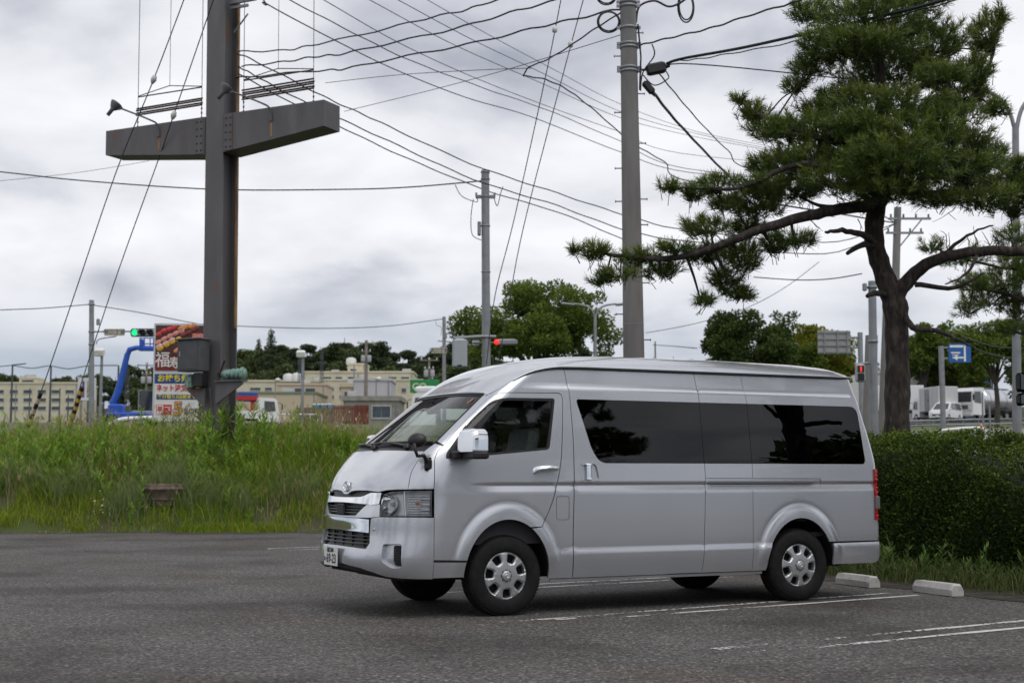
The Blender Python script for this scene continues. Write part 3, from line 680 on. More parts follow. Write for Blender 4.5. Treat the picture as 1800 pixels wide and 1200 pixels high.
for k in range(8):
    b = MB(); z = .448+.021*k; b.tube([on_side(x, z, -.022)[0] for x in (.202, .23, .252)], .004, 5); part('fog_slat', b.mesh(), BLACKP)
spl = Yp((0, .445), (.19, .440), (.50, .42), (.64, .39), (.74, .357), (.72, .335), (.60, .35), (.5, .37), (0, .39))
part('lower_splitter', chart_mesh('lower_splitter', dedupe(poly_t(spl+mirror_pts(spl[1:-1]))), off=-.02, fold=.1), BLACKP, far=False)
b = MB(); p, n = on_nose(.62, .735, .007); b.lathe([(.0001, .003), (.011, .003), (.012, 0)], 12, frame(p, n.cross(Vector((0, 0, 1))), (0, 0, 1)) @ Matrix.Rotation(PI, 4, 'Y')); part('parking_sensor', b.mesh(), PAINT)
# number plate
pl = MB(); PC = Vector((-.045, .035, .489)); pl.bbox(PC, (.008, .33, .165), .003)
plate = part('number_plate', pl.mesh(), WHITEP, far=False); plate['label'] = 'white number plate with dark green figures'
PM = lambda y, z: frame(PC+Vector((-.005, -y, z)), (0, -1, 0), (0, 0, 1))
text_part('plate_region_text', '仙台300', .050, PM(0.0, .050), PLTXT, plate, .0, .9)
text_part('plate_kana_text', 'わ', .045, PM(-.135, -.03), PLTXT, plate, .001)
text_part('plate_number_text', '69-23', .112, PM(.022, -.024), PLTXT, plate, .0006, .92)
for y in (-.10, .10):
    b = MB(); b.lathe([(.0001, .003), (.006, .002), (.008, 0)], 10, PM(y, .052)); link_mesh('plate_bolt', b.mesh(), CHROME, plate)
# badge on the bonnet: three ellipses
def ell(cx, cz, a, bb, n=28): return [(cx+a*math.cos(2*PI*k/n), cz+bb*math.sin(2*PI*k/n)) for k in range(n+1)]
def badge(mat, Mloc, s, parent, name='badge'):
    m = MB()
    for e in (ell(0, 0, 1, .69), ell(0, .0, .30, .66), ell(0, .31, .66, .33)):
        m.tube([Mloc @ Vector((a*s, q*s, .0)) for a, q in e], s*.085, 6, cap=False)
    return link_mesh(name, m.mesh(), mat, parent)
p, n = on_nose(0, 1.088, .012); up = Vector((.22, 0, 1)).normalized()
badge(CHROME, frame(p, (0, -1, 0), up), .066, van)
# ---- roof
_zc = smooth_tab([.96, 1.1, 1.25, 1.45, 1.7, 2.0, 2.5, 3.5, 4.6, 4.95, 5.06], [1.90, 2.01, 2.10, 2.18, 2.24, 2.275, 2.30, 2.305, 2.292, 2.27, 2.235], win=11)
_zg = smooth_tab([1.0, 1.097, 1.207, 1.316, 1.452, 1.592, 1.737, 2.0, 5.1], [1.86, 1.892, 1.956, 2.020, 2.086, 2.122, 2.142, 2.147, 2.147], win=7)
_ye = smooth_tab([1.0, 1.1, 1.25, 1.45, 1.7, 4.9, 5.06], [.742, .79, .815, .83, .838, .838, .80], win=9)
def roof_mesh():
    nu, nv = 110, 60; U = np.linspace(0, 1, nu); Vv = np.sin(np.linspace(-1, 1, nv)*PI/2); V = []; N_ = []
    def P(u, v):
        x0 = .975+.088*abs(v)**3.2; x1 = 5.062-.02*abs(v)**4; x = x0+(u**1.25)*(x1-x0)
        zc, zg, ye = float(_zc(x)), float(_zg(x)), float(_ye(x)); return np.array([x, v*ye, zg+(zc-zg)*(1-abs(v)**3.8)])
    for u in U:
        for v in Vv: V.append(P(u, v))
    F = [(i*nv+j, (i+1)*nv+j, (i+1)*nv+j+1, i*nv+j+1) for i in range(nu-1) for j in range(nv-1)]
    base = len(V)    # turned-down edge
    ring = [j for j in range(nv)]+[i*nv+nv-1 for i in range(1, nu)]+[(nu-1)*nv+j for j in range(nv-2, -1, -1)]+[i*nv for i in range(nu-2, 0, -1)]
    n = len(ring)
    for k in ring: V.append(V[k]+np.array([0, 0, -.022]))
    F += [(ring[i], ring[(i+1) % n], base+(i+1) % n, base+i) for i in range(n)]
    me = bpy.data.meshes.new('roof'); me.from_pydata([tuple(p) for p in V], [], F); me.polygons.foreach_set('use_smooth', [i < (nu-1)*(nv-1) for i in range(len(F))]); me.update(); return me
part('roof_panel', roof_mesh(), PAINT, far=False)
g = MB(); g.tube([(x, -(float(_ye(x))+.004), float(_zg(x))-.016) for x in np.linspace(1.06, 5.05, 60)], .008, 6); part('drip_gutter', g.mesh(), BLACKP)
g = MB(); g.tube([(x, -(float(_ye(x))+.006), float(_zg(x))-.002) for x in np.linspace(1.3, 5.05, 60)], .006, 6); part('roof_edge_lip', g.mesh(), PAINT)
g = MB(); g.tube([PT(np.array(ty(y, 1.905 if abs(y) < .5 else 1.892)), np.array(1.905-.02*(abs(y)/.75)**2)) for y in np.linspace(-.74, .74, 25)], .010, 6); part('header_seal', g.mesh(), BLACKP, far=False)
# ---- tail
tg = MB(); zs = np.linspace(.42, 2.15, 20)
V = []; 
for z in zs:
    for v in np.linspace(-1, 1, 13): V.append((float(_xr(z))-.014, v*(float(_w(z))-.14), z))
tg.add(V, [(i*13+j, i*13+j+1, (i+1)*13+j+1, (i+1)*13+j) for i in range(19) for j in range(12)], True); part('tailgate', tg.mesh(), PAINT, far=False)
tl = part('tail_lamp', chart_mesh('tail_lamp', inset(poly_t(TAIL), .002), off=.018, fold=.04, grid=2), REDL, far=False)
tl['label'] = 'upright red and clear tail lamp on the rear corner'
b = MB(); b.bbox(on_side(5.244, .918, .010)[0], (.056, .028, .125), .008); link_mesh('reversing_lens', b.mesh(), pm('clear_dark_lens', (.13, .14, .14), rough=.08, var=.1, coat=.6), tl)
for z in (.79, 1.02, 1.06, 1.10, 1.14, 1.18, 1.215):
    b = MB(); b.bbox(on_side(5.236, z, .014)[0], (.034, .018, .016), .005); link_mesh('lamp_rib', b.mesh(), pm('bright_red_lens', (.62, .01, .015), rough=.1, var=.2, coat=.6), tl)
q = tl.copy(); COL.objects.link(q); q.scale = (1, -1, 1)
# ---- wheels
def disc_h(r): return np.interp(r, [0, .05, .09, .15, .19, .207], [.012, .012, .010, .004, .0, -.012])
def make_cover():
    holes = []; 
    for k in range(7):
        a = 2*PI*(k+.25)/7; hw0, hw1 = .024, .041
        loc = [(.112, -hw0), (.112, hw0), (.126, hw0+.010), (.180, hw1), (.188, 0), (.180, -hw1), (.126, -hw0-.010)]
        pts = [(r*math.cos(a)-s*math.sin(a), r*math.sin(a)+s*math.cos(a)) for r, s in loc]; holes.append(densify(round_poly(pts, .008, 3), .012))
    outer = [(.207*math.cos(2*PI*k/72), .207*math.sin(2*PI*k/72)) for k in range(72)]
    pts = [(r*math.cos(a), r*math.sin(a)) for r in (.0, .03, .05, .07, .09, .105, .115, .125, .14, .155, .165, .175, .19, .199, .204) for a in np.linspace(0, 2*PI, max(2, int(12+r*320)))[:-1]]
    def near(P):
        best = np.full(len(P), 9.)
        for h in holes: best = np.minimum(best, np.sqrt(((P[:, None]-np.array(h)[None])**2).sum(2)).min(1))
        return best
    def pf(a, b_):
        r = np.hypot(a, b_); P2 = np.stack([a, b_], 1); d = near(P2)
        return np.stack([a, b_, disc_h(r)-.013*np.clip(1-d/.011, 0, 1)], 1)
    def nf(a, b_):
        e = .0015; z = lambda p, q_: pf(p, q_)[:, 2]
        n = np.stack([-(z(a+e, b_)-z(a-e, b_))/(2*e), -(z(a, b_+e)-z(a, b_-e))/(2*e), np.ones(len(a))], 1); return n/np.linalg.norm(n, axis=1, keepdims=True)
    extra = [(p[0]*s+(1-s)*c[0], p[1]*s+(1-s)*c[1]) for h in holes for c in [np.mean(h, 0)] for p in h for s in (1.18, 1.36, 1.5)]
    return chart_mesh('wheel_cover', outer, holes=holes, fold=.030, pf=pf, nf=nf, pts=np.array(pts+extra))
cover_me = make_cover()
tyre_prof = [(.200, -.095), (.212, -.108), (.245, -.112), (.285, -.110), (.318, -.098), (.332, -.078), (.338, -.05), (.3395, 0), (.338, .05), (.332, .078), (.318, .098), (.312, .1005), (.306, .1035), (.285, .110), (.262, .1125), (.245, .112), (.215, .108), (.206, .100), (.200, .09)]
t_ = MB(); t_.lathe(tyre_prof, 72)
for k in range(72):         # shoulder tread blocks
    for s in (-1, 1):
        a = 2*PI*(k+.5*(s > 0))/72; Mx = Matrix.Rotation(a, 4, 'Z') @ Matrix.Translation((.3355, 0, s*.068)); t_.box(Mx.translation, (.012, .021, .034), M=Mx.to_3x3() @ Matrix.Rotation(s*R(-14), 3, 'Y'))
    if k % 2 == 0:
        for s in (-.032, 0, .032):
            Mx = Matrix.Rotation(2*PI*(k+.3*s*30)/72, 4, 'Z') @ Matrix.Translation((.3395, 0, s)); t_.box(Mx.translation, (.010, .05, .022), M=Mx.to_3x3())
tyre_me = t_.mesh()
inner = MB(); inner.lathe([(.0001, .02), (.10, .03), (.16, .02), (.185, .05), (.205, .06), (.205, -.09), (.19, -.09), (.0001, -.02)], 36); inner_me = inner.mesh()
hub = MB(); hub.lathe([(.0001, .030), (.030, .030), (.040, .027), (.044, .018), (.045, .0)], 28); hub_me = hub.mesh()
slot = MB()
for k in range(8):
    a0 = 2*PI*k/8; slot.add([(r*math.cos(a0+d), r*math.sin(a0+d), .0135) for r in (.047, .053) for d in (-.24, -.08, .08, .24)], [(0, 1, 5, 4), (1, 2, 6, 5), (2, 3, 7, 6)])
slot_me = slot.mesh(); bd = MB()
for e in (ell(0, 0, .021, .0145), ell(0, 0, .0063, .0139), ell(0, .0065, .0139, .0069)): bd.tube([(a, q_, .031) for a, q_ in e], .0022, 5, cap=False)
bd_me = bd.mesh()
for x in (1.18, 4.295):
    for s in (-1, 1):
        w_ = link_mesh('wheel', inner_me, DARK, van); w_.location = (x, s*.825, .337)
        spin = {1.18: R(-98), 4.295: R(-70)}[x]
        # local z of the wheel points outwards, local y stays up for the badge
        Mw = frame((0, 0, 0), (1, 0, 0) if s < 0 else (-1, 0, 0), (0, 0, 1)); w_.rotation_euler = Mw.to_euler()
        for nm, me_, mt, z, rr in (('tyre', tyre_me, RUBBER, 0, 0), ('wheel_cover', cover_me, COVERM, .094, spin), ('hub_cap', hub_me, COVERM, .094, 0), ('hub_slots', slot_me, DARK, .0945, 0), ('hub_badge', bd_me, CHROME, .094, 0)):
            c_ = link_mesh(nm, me_, mt, w_); c_.location = (0, 0, z); c_.rotation_euler = (0, 0, rr)
# ---- underbody and cabin
b = MB(); b.box((2.75, 0, .40), (4.7, 1.1, .22)); b.box((.42, 0, .40), (.5, 1.2, .12)); b.box((2.75, 0, .30), (3.4, .5, .06))
for x in (1.18, 4.295): b.tube([(x, -.75, .337), (x, .75, .337)], .05, 10)
b.tube([(2.2, .35, .27), (4.9, .38, .27)], .05, 10); part('underbody', b.mesh(), DARK, far=False)
b = MB(); b.box((2.95, 0, .62), (4.5, 1.70, .04)); b.box((1.2, 0, .80), (1.15, 1.72, .40)); b.box((.62, 0, .75), (.02, 1.6, .7)); b.box((5.20, 0, 1.0), (.02, 1.6, 1.3)); part('cabin_floor', b.mesh(), pm('cabin_floor_dark', (.04, .04, .042), rough=.9), far=False)
for s in (-1, 1):
    for x in (1.19, 4.30):
        b = MB(); n_ = 24; V = [(x+.43*math.cos(PI*k/n_), s*y, .335+.50*math.sin(PI*k/n_)) for y in (.58, .90) for k in range(n_+1)]
        b.add(V, [(k, k+1, n_+2+k, n_+1+k) for k in range(n_)], True); part('wheel_house', b.mesh(), DARK, far=False)
hd = MB(); hd.box((3.45, 0, 2.08), (3.1, 1.50, .03)); part('headlining', hd.mesh(), CABIN, far=False)
# dashboard, cowl to cabin
prof = [(.50, 1.05), (.50, 1.36), (.62, 1.40), (.80, 1.385), (.93, 1.33), (.96, 1.22), (.90, 1.05)]
b = MB(); b.prism([(x, z) for x, z in prof], 1.56, Matrix(((1, 0, 0, 0), (0, 0, -1, .78), (0, 1, 0, 0), (0, 0, 0, 1)))); part('dashboard', b.mesh(), pm('dash_plastic', (.05, .05, .052), rough=.6, bump=.05, bscale=300), far=False)
sw = MB(); Ms = frame((1.05, .38, 1.30), (0, 1, 0), (-.55, 0, .84)); sw.tube([Ms @ Vector((.19*math.cos(2*PI*k/32), .19*math.sin(2*PI*k/32), 0)) for k in range(33)], .015, 8, cap=False); sw.lathe([(.0001, .02), (.06, .015), (.07, -.02)], 16, Ms)
for a in (0, PI, -PI/2): sw.tube([Ms @ Vector((.05*math.cos(a), .05*math.sin(a), 0)), Ms @ Vector((.185*math.cos(a), .185*math.sin(a), 0))], .013, 6)
sw.tube([Ms @ Vector((0, 0, 0)), Ms @ Vector((0, 0, -.25))], .03, 8); part('steering_wheel', sw.mesh(), BLACKP, far=False)
def seat(x, y, w_=.5):
    b = MB(); b.bbox((x, y, 1.02), (.50, w_, .14), .04); b.bbox((x+.30, y, 1.32), (.13, w_*.96, .58), .05, Matrix.Rotation(R(12), 3, 'Y')); b.bbox((x+.375, y, 1.70), (.09, w_*.52, .17), .035, Matrix.Rotation(R(12), 3, 'Y'))
    for s in (-.06, .06): b.tube([(x+.35, y+s, 1.58), (x+.37, y+s, 1.65)], .008, 6)
    b.box((x, y, .85), (.42, w_*.8, .22)); part('seat', b.mesh(), SEATM, far=False)
seat(1.28, .42); seat(1.28, -.42)
for x in (2.35, 3.15, 3.95, 4.65):
    for y in (-.55, .0, .55): seat(x, y, .46)
b = MB(); p, n = on_nose(0, 1.80, -.06); b.bbox((p.x+.03, 0, 1.775), (.04, .26, .075), .018); b.tube([(p.x+.04, 0, 1.80), (p.x+.02, 0, 1.86)], .01, 6); part('rear_view_mirror', b.mesh(), BLACKP, far=False)
for y in (-.33, .33):
    b = MB(); b.bbox((1.14, -y, 1.865), (.17, .52, .02), .008, Matrix.Rotation(R(-20), 3, 'Y')); part('sun_visor', b.mesh(), CABIN, far=False)
b = MB(); p, n = on_nose(.67, 1.835, -.008); b.lathe([(.0001, 0), (.038, 0), (.038, .001)], 16, frame(p, (0, -1, 0), (.75, 0, .65))); part('inspection_sticker', b.mesh(), pm('sticker_orange', (.75, .22, .12), rough=.5, var=.3, scale=40), far=False)
# ---- door mirror, handles, spotting mirror, wipers
b = MB(); b.bbox((.795, -1.10, 1.350), (.15, .29, .06), .015); b.bbox((.735, -.945, 1.355), (.16, .14, .07), .015); o = part('door_mirror', b.mesh(), BLACKP, far=False)
def mirror_shell():
    prof = [(-.14, 0), (-.14, .13), (-.125, .175), (-.075, .20), (.085, .20), (.13, .165), (.138, .10), (.138, 0)]
    prof = round_poly(prof, .02, 3); m = MB(); n = len(prof); V = []
    for x, s, dz in ((-.125, .82, .008), (-.108, .93, .003), (-.07, 1.0, 0), (.055, 1.0, 0), (.06, .97, .002)):
        V += [(x*.75, y*s, z*s+dz+.0) for y, z in prof]
    F = [(k*n+i, k*n+(i+1) % n, (k+1)*n+(i+1) % n, (k+1)*n+i) for k in range(4) for i in range(n)]+[tuple(range(n-1, -1, -1))]
    m.add(V, F, False); m.add(V[4*n:], [tuple(range(n))]); return m
ms_ = mirror_shell().mesh(); ms_.transform(Matrix.Translation((.80, -1.095, 1.372)) @ Matrix.Rotation(R(8), 4, 'Z')); link_mesh('mirror_shell', ms_, CHROME, o)
q = o.copy(); COL.objects.link(q); q.scale = (1, -1, 1)
c_ = link_mesh('mirror_shell', ms_, CHROME, q)
# front door handle: recess cup + chrome bar
cup = round_poly([(1.43, 1.138), (1.475, 1.245), (1.655, 1.255), (1.648, 1.165), (1.62, 1.137)], .025)
part('handle_recess', chart_mesh('handle_recess', [(tx(x, z), z) for x, z in cup], off=.0015, fold=0, pts=np.array([(tx(x, z), z) for x in np.arange(1.44, 1.65, .02) for z in np.arange(1.145, 1.25, .02)]), pf=lambda t, z: PT(t, z)-NT(t, z)*0.0), PAINT)
b = MB(); pts = [on_side(x, z, d)[0] for x, z, d in ((1.452, 1.205, .006), (1.47, 1.228, .026), (1.50, 1.238, .036), (1.58, 1.243, .038), (1.65, 1.246, .034), (1.656, 1.246, .01))]; b.tube(pts, [.012, .023, .027, .028, .027, .018], 10); part('door_handle', b.mesh(), CHROME)
part('handle_recess', chart_mesh('handle_recess', HRT, off=-.016, fold=0), PAINT)
b = MB(); b.bbox(on_side(1.985, 1.215, .012)[0], (.042, .034, .145), .012); b.bbox(on_side(1.985, 1.278, .014)[0], (.05, .034, .018), .006); b.bbox(on_side(1.985, 1.152, .014)[0], (.05, .034, .018), .006); part('door_handle', b.mesh(), CHROME)
# spotting mirror on a stalk by the near headlamp
b = MB(); p, n = on_side(.475, 1.275, .012); b.bbox(p, (.085, .05, .11), .022, Matrix.Rotation(R(20), 3, 'Z'))
base = p
hp = Vector((.345, -.86, 1.455)); b.tube([base+Vector((-.02, -.02, .02)), base+Vector((-.06, -.05, .07)), Vector((.345, -.95, 1.345)), Vector((.325, -.95, 1.40)), Vector((.33, -.92, 1.44))], [.02, .017, .015, .015, .018], 10)
hm = MB(); Mh = frame(Vector((.37, -.89, 1.475)), Vector((.75, -.62, .1)), (0.2, 0.1, 1))
hm.lathe([(.0001, .05), (.035, .047), (.062, .035), (.076, .015), (.079, 0), (.076, -.006), (.0001, -.006)], 24, Mh @ Matrix.Diagonal((1.05, .80, 1.0, 1)))
o = part('spotting_mirror', b.mesh(), BLACKP, far=False); link_mesh('mirror_head', hm.mesh(), BLACKP, o)
for y0, y1 in ((.60, .03), (-.02, -.62)):
    b = MB(); P0 = on_nose(abs(y0), 1.425, .015, 1 if y0 > 0 else -1)[0]; P1 = on_nose(abs(y1), 1.452, .022, 1 if y1 > 0 else -1)[0]
    bl = [on_nose(abs(y), 1.452+.004*math.sin(3*y), .016, 1 if y > 0 else -1)[0] for y in np.linspace(y0+.20, y1, 12)]
    b.tube(bl, .010, 6); b.tube([P0, P0*.5+P1*.5+Vector((-.012, 0, .012)), P1], [.016, .012, .010], 6); b.lathe([(.0001, .02), (.025, .015), (.028, -.02)], 12, Matrix.Translation(P0)); part('wiper', b.mesh(), BLACKP, far=False)
# ================================================================ vegetation
rng = np.random.default_rng(11)
def unit(a): return a/np.maximum(np.linalg.norm(a, axis=-1, keepdims=True), 1e-9)
def leaf_quads(P, D, size, aspect=.5, spread=.7):
    """rhombic leaves at points P leaning along D (unit), numpy in, (V, F) out"""
    n = len(P); d = unit(D+rng.normal(0, spread, (n, 3))); s = unit(np.cross(d, rng.normal(0, 1, (n, 3)))); nn = np.cross(d, s)
    L_ = (size*rng.uniform(.65, 1.35, n))[:, None]; w = L_*aspect
    V = np.stack([P, P+d*L_*.45+s*w*.5, P+d*L_+nn*L_*.12, P+d*L_*.45-s*w*.5], 1).reshape(-1, 3)
    return V, np.arange(4*n).reshape(n, 4)
def blades(P, H, lean, w):
    """grass blades: two stacked tapering quads"""
    n = len(P); a = rng.uniform(0, 2*PI, n); s = np.stack([np.cos(a), np.sin(a), 0*a], 1)*(w/2)[:, None]
    b = rng.uniform(0, 2*PI, n); l = np.stack([np.cos(b), np.sin(b), 0*b], 1)*(lean*H)[:, None]; up = np.zeros((n, 3)); up[:, 2] = H
    m_ = P+up*.55+l*.28; t = P+up*.93+l
    V = np.stack([P-s, P+s, m_+s*.8, m_-s*.8, t+s*.15, t-s*.15], 1).reshape(-1, 3); i = np.arange(n)[:, None]*6
    return V, np.concatenate([i+np.array([[0, 1, 2, 3]]), i+np.array([[3, 2, 4, 5]])], 0)
def tz(P): return np.array([terr(x, y) for x, y in P])
def vnoise(x, y): return .5+.25*np.sin(x*1.1+np.sin(y*.9)*1.4)+.25*np.sin(y*1.3-x*.55+1.1)
GRASS = pm('grass_blades', (.135, .225, .016), spec=.25, rough=.75, var=.25, scale=1.1, attr='tone', acol=(.40, .40, .05), sub=.3)
STRAW = pm('dry_stalks', (.30, .24, .12), rough=.9, var=.25, scale=3, sub=.15)
WEED = pm('weed_leaves', (.13, .25, .022), rough=.6, var=.2, scale=2, attr='tone', acol=(.28, .42, .05), sub=.3)
# sod on the mound
def scatter(n, x0, x1, y0, y1, dens=None):
    P = np.stack([rng.uniform(x0, x1, n), rng.uniform(y0, y1, n)], 1)
    if dens is not None: P = P[rng.uniform(0, 1, n) < dens(P[:, 0], P[:, 1])]
    return P
P = np.concatenate([scatter(78000, -13.5, 2.0, 29.45, 36.5), scatter(17000, -18, 2.5, 36.5, 46, None), scatter(16000, -13, 0, 28.75, 29.5, lambda x, y: (np.sin(x*1.9)*.5+np.sin(x*4.7+1)*.35+np.sin(x*9.1)*.3 > (29.35-y)*2.2-.2))])
edge = 29.42+.22*np.sin(P[:, 0]*1.3)+.16*np.sin(P[:, 0]*3.1+1)+.12*np.sin(P[:, 0]*7.3); P = P[(P[:, 1] > edge+rng.normal(0, .10, len(P))) | (rng.uniform(0, 1, len(P)) < .10)]
bare = (np.sin(P[:, 0]*2.3+1)*np.sin(P[:, 1]*1.7+.4) > .80) & (P[:, 1] < 34); P = P[~bare]
z = np.maximum(tz(P), 0); nb = vnoise(P[:, 0], P[:, 1]); H_ = (.12+.32*nb)*rng.uniform(.4, 1.5, len(P)); H_ = np.where(P[:, 1] < 29.9, H_*.7, H_); H_ = np.where(P[:, 1] < 29.3, H_*.55, H_)
H_ *= 1-.35*np.clip((P[:, 0]+3.5)/3, 0, 1)
V, F = blades(np.column_stack([P, z-.02]), H_, rng.uniform(.05, .75, len(P)), rng.uniform(.010, .022, len(P)))
tone = np.repeat(np.clip(.25*rng.normal(0, 1, len(P))+.95*(vnoise(P[:, 0]*.7+2, P[:, 1]*.8)-.35), 0, 1), 6)
link_mesh('mound_grass', fast_mesh('mound_grass', V, F, {'tone': tone}), GRASS); tag(bpy.data.objects['mound_grass'], 'long unmown green grass covering the mound beside the car park', 'grass', kind='stuff')
# dry stalks and seed heads
P = scatter(5200, -13.5, .5, 29.6, 38, lambda x, y: np.clip(1.6*vnoise(x*1.7+3, y*1.4)-.55, 0, 1)); z = tz(P); H_ = rng.uniform(.45, 1.0, len(P))
V, F = blades(np.column_stack([P, z]), H_, rng.uniform(.05, .5, len(P)), np.full(len(P), .008)); V1, F1 = V, F
tip = V.reshape(-1, 6, 3)[:, 4]; V2, F2 = leaf_quads(np.repeat(tip, 2, 0)-np.array([0, 0, .08]), np.tile([0, 0, 1.], (2*len(tip), 1)), .14, .14, .25)
o = link_mesh('dry_grass', fast_mesh('dry_grass', np.concatenate([V1, V2]), np.concatenate([F1, F2+len(V1)])), STRAW); tag(o, 'straw coloured seed stalks standing among the mound grass', 'grass', kind='stuff')
# leafy upright weeds, in stands
def weeds(name, spots, hmin, hmax, label, leaves=34, ls=.13, mat=WEED):
    VV = []; FF = []; TT = []; b0 = 0
    for x, y, z0, s in spots:
        h = rng.uniform(hmin, hmax)*s; k = np.arange(leaves)/leaves; lean = rng.normal(0, .10, 2)
        P_ = np.stack([x+lean[0]*h*k, y+lean[1]*h*k, z0+h*(.12+.88*k)], 1); a = rng.uniform(0, 6.28, leaves)+np.arange(leaves)*2.4
        D_ = np.stack([np.cos(a), np.sin(a), .55+.9*k], 1); V_, F_ = leaf_quads(P_, unit(D_), ls*s, .22, .12)
        st = np.array([[x-.006, y, z0], [x+.006, y, z0], [x+lean[0]*h+.003, y+lean[1]*h, z0+h], [x+lean[0]*h-.003, y+lean[1]*h, z0+h]])
        VV += [V_, st]; FF += [F_+b0, np.array([[0, 1, 2, 3]])+b0+len(V_)]; TT.append(np.concatenate([np.repeat(np.clip(k**2+rng.normal(0, .12, leaves), 0, 1), 4), [.2]*4])); b0 += len(V_)+4
    o = link_mesh(name, fast_mesh(name, np.concatenate(VV), np.concatenate(FF), {'tone': np.concatenate(TT)}), mat); return tag(o, label, 'weeds', kind='stuff')
sp = []
for u, Y, n, r_, s in ((365, 32.1, 20, .3, .9), (400, 32.6, 16, .45, 1.25), (385, 33.0, 6, .25, 1.6), (470, 33.2, 12, .5, 1.0), (505, 33.6, 9, .4, 1.0), (200, 31.5, 110, 1.5, .9), (160, 31.9, 80, 1.2, .85), (20, 30.8, 40, .8, .8), (330, 31.0, 40, 1.0, .75), (420, 32.2, 40, 1.2, .7), (540, 32.5, 40, 1.0, .7), (230, 34.5, 40, 1.4, .9), (60, 31.2, 30, 1.0, .9), (250, 31.3, 30, .8, .85), (110, 34.5, 30, 1.5, .95), (330, 33, 12, .8, .8), (40, 34, 25, 1.2, .9), (560, 33.5, 10, .5, .75), (520, 30.6, 14, .8, .6), (440, 31, 14, 1, .6)):
    for _ in range(n):
        Yp_ = Y+rng.normal(0, r_*.45); x = (u-900)/FPX*Yp_+rng.normal(0, r_); sp.append((x, Yp_, terr(x, Yp_), s*rng.uniform(.7, 1.2)))
weeds('leafy_weeds', sp, .38, .85, 'bright leafy weeds growing in stands on the grass mound')
# tussocks of long blue green grass at the foot of the mound
P = []; 
for u, v, n in ((150, 905, 1), (110, 900, 1), (210, 890, 1), (265, 905, 1), (330, 905, 1), (60, 915, 1), (20, 905, 1), (305, 860, 1), (380, 915, 1), (430, 910, 1), (310, 830, 1), (250, 912, 1), (340, 912, 1), (235, 900, 1), (500, 915, 1), (545, 905, 1)):
    Y = 30.0+random.random()*.7 if v > 870 else 30.9; x = (u-900)/FPX*Y
    P.append(np.column_stack([rng.normal(x, .15, 150), rng.normal(Y, .13, 150)]))
P = np.concatenate(P); z = tz(P); V, F = blades(np.column_stack([P, z]), rng.uniform(.35, .95, len(P)), rng.uniform(.2, .8, len(P)), rng.uniform(.008, .014, len(P)))
o = link_mesh('grass_tussocks', fast_mesh('grass_tussocks', V, F, {'tone': np.repeat(rng.uniform(0, .35, len(P)), 6)}), pm('tussock_blades', (.17, .235, .075), rough=.7, var=.2, attr='tone', acol=(.36, .38, .18), sub=.3)); tag(o, 'arching pale tussocks of grass at the foot of the mound', 'grass', kind='stuff')
# white flower heads
P = []
for u, v, Y, n in ((185, 890, 30.2, 40), (190, 905, 30.2, 30), (600, 745, 37, 60), (585, 750, 37, 40), (480, 745, 36, 20), (25, 835, 31, 8), (345, 740, 34, 25)):
    c = at(u, v, Y); P.append(np.column_stack([rng.normal(c.x, .16, n), rng.normal(Y, .15, n), rng.normal(c.z, .13, n)]))
P = np.concatenate(P); V, F = leaf_quads(P, np.tile([0, 0, 1.], (len(P), 1)), .035, 1.0, .9)
o = link_mesh('flower_heads', fast_mesh('flower_heads', V, F), pm('petal_white', (.75, .74, .68), rough=.8, var=.1)); tag(o, 'small white wild flowers dotted through the grass', 'flowers', kind='stuff')
# ---------------------------------------------------------------- hedge
HN = Vector((ax3.x, ax3.y, 0)); HD = Vector((-nr3.x, -nr3.y, 0)); H0 = gl_(7.25, 0)
def hedge_surface(n, s0, s1, th=1.5, hh=1.60):
    """points on a rounded clipped hedge with outward normals: s along, profile angle across"""
    s = rng.uniform(s0, s1, n); per = rng.uniform(0, 1, n); e = 4.5
    a = np.where(per < .62, rng.uniform(PI*.52, PI, n), rng.uniform(.05, PI*.52, n))
    ca, sa = np.cos(a), np.sin(a); q = np.sign(ca)*np.abs(ca)**(2/e); w = np.abs(sa)**(2/e)
    drop = (per < .62)*rng.uniform(0, 1, n)          # fill the front face evenly
    hgt = hh+.09*np.sin(s*1.3)+.07*np.sin(s*3.1+1)+.04*np.sin(s*7.3)-.16*np.clip(.6-s, 0, 1.6); zz = np.where((per < .62) & (rng.uniform(0, 1, n) < .8), hgt*rng.uniform(.10, .93, n), hgt*w)
    x = np.where(zz < hgt*.9, np.where(per < .62, -1, q), q); bul = .06*np.sin(s*2.2+zz*3)+.05*np.sin(s*5.1+zz*4.7)
    x = x*(th/2); face = (zz < hgt*.9) & (per < .62)
    x = np.where(face, x-bul+.12*np.clip((zz-1.2)/.4, 0, 1), x); nx = np.where(face, -1, q); nz_ = np.where(face, .25, w*1.2)
    return s, x+th/2, np.maximum(zz+np.where(~face, .04*np.sin(s*6)+.03*np.sin(x*9+s*4), 0), .05), nx, nz_
n = 150000; s, x, z, nx, nz_ = hedge_surface(n, -2.6, 7.5)
dep = np.abs(rng.normal(0, .075, n)); x = x-nx*dep; z = z-nz_*dep*.7
base = np.array([H0.x, H0.y, 0]); hn_, hd_ = np.array([HN.x, HN.y, 0]), np.array([HD.x, HD.y, 0])
P = base+np.outer(s, hd_)+np.outer(x, hn_)+np.outer(z, [0, 0, 1]); D = np.outer(nx, hn_)+np.outer(nz_, [0, 0, 1.])+np.array([0, 0, .3])
V, F = leaf_quads(P, unit(D), .034, .62, .6)
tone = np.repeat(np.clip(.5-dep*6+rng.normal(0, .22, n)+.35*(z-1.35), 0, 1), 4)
hedge = empty('hedge', H0, 0, 'dense clipped evergreen hedge behind the van and wheel stops', 'hedge')
HEDGE = pm('hedge_leaves', (.030, .060, .010), rough=.75, spec=.2, var=.3, scale=1.5, attr='tone', acol=(.135, .195, .026), sub=.2)
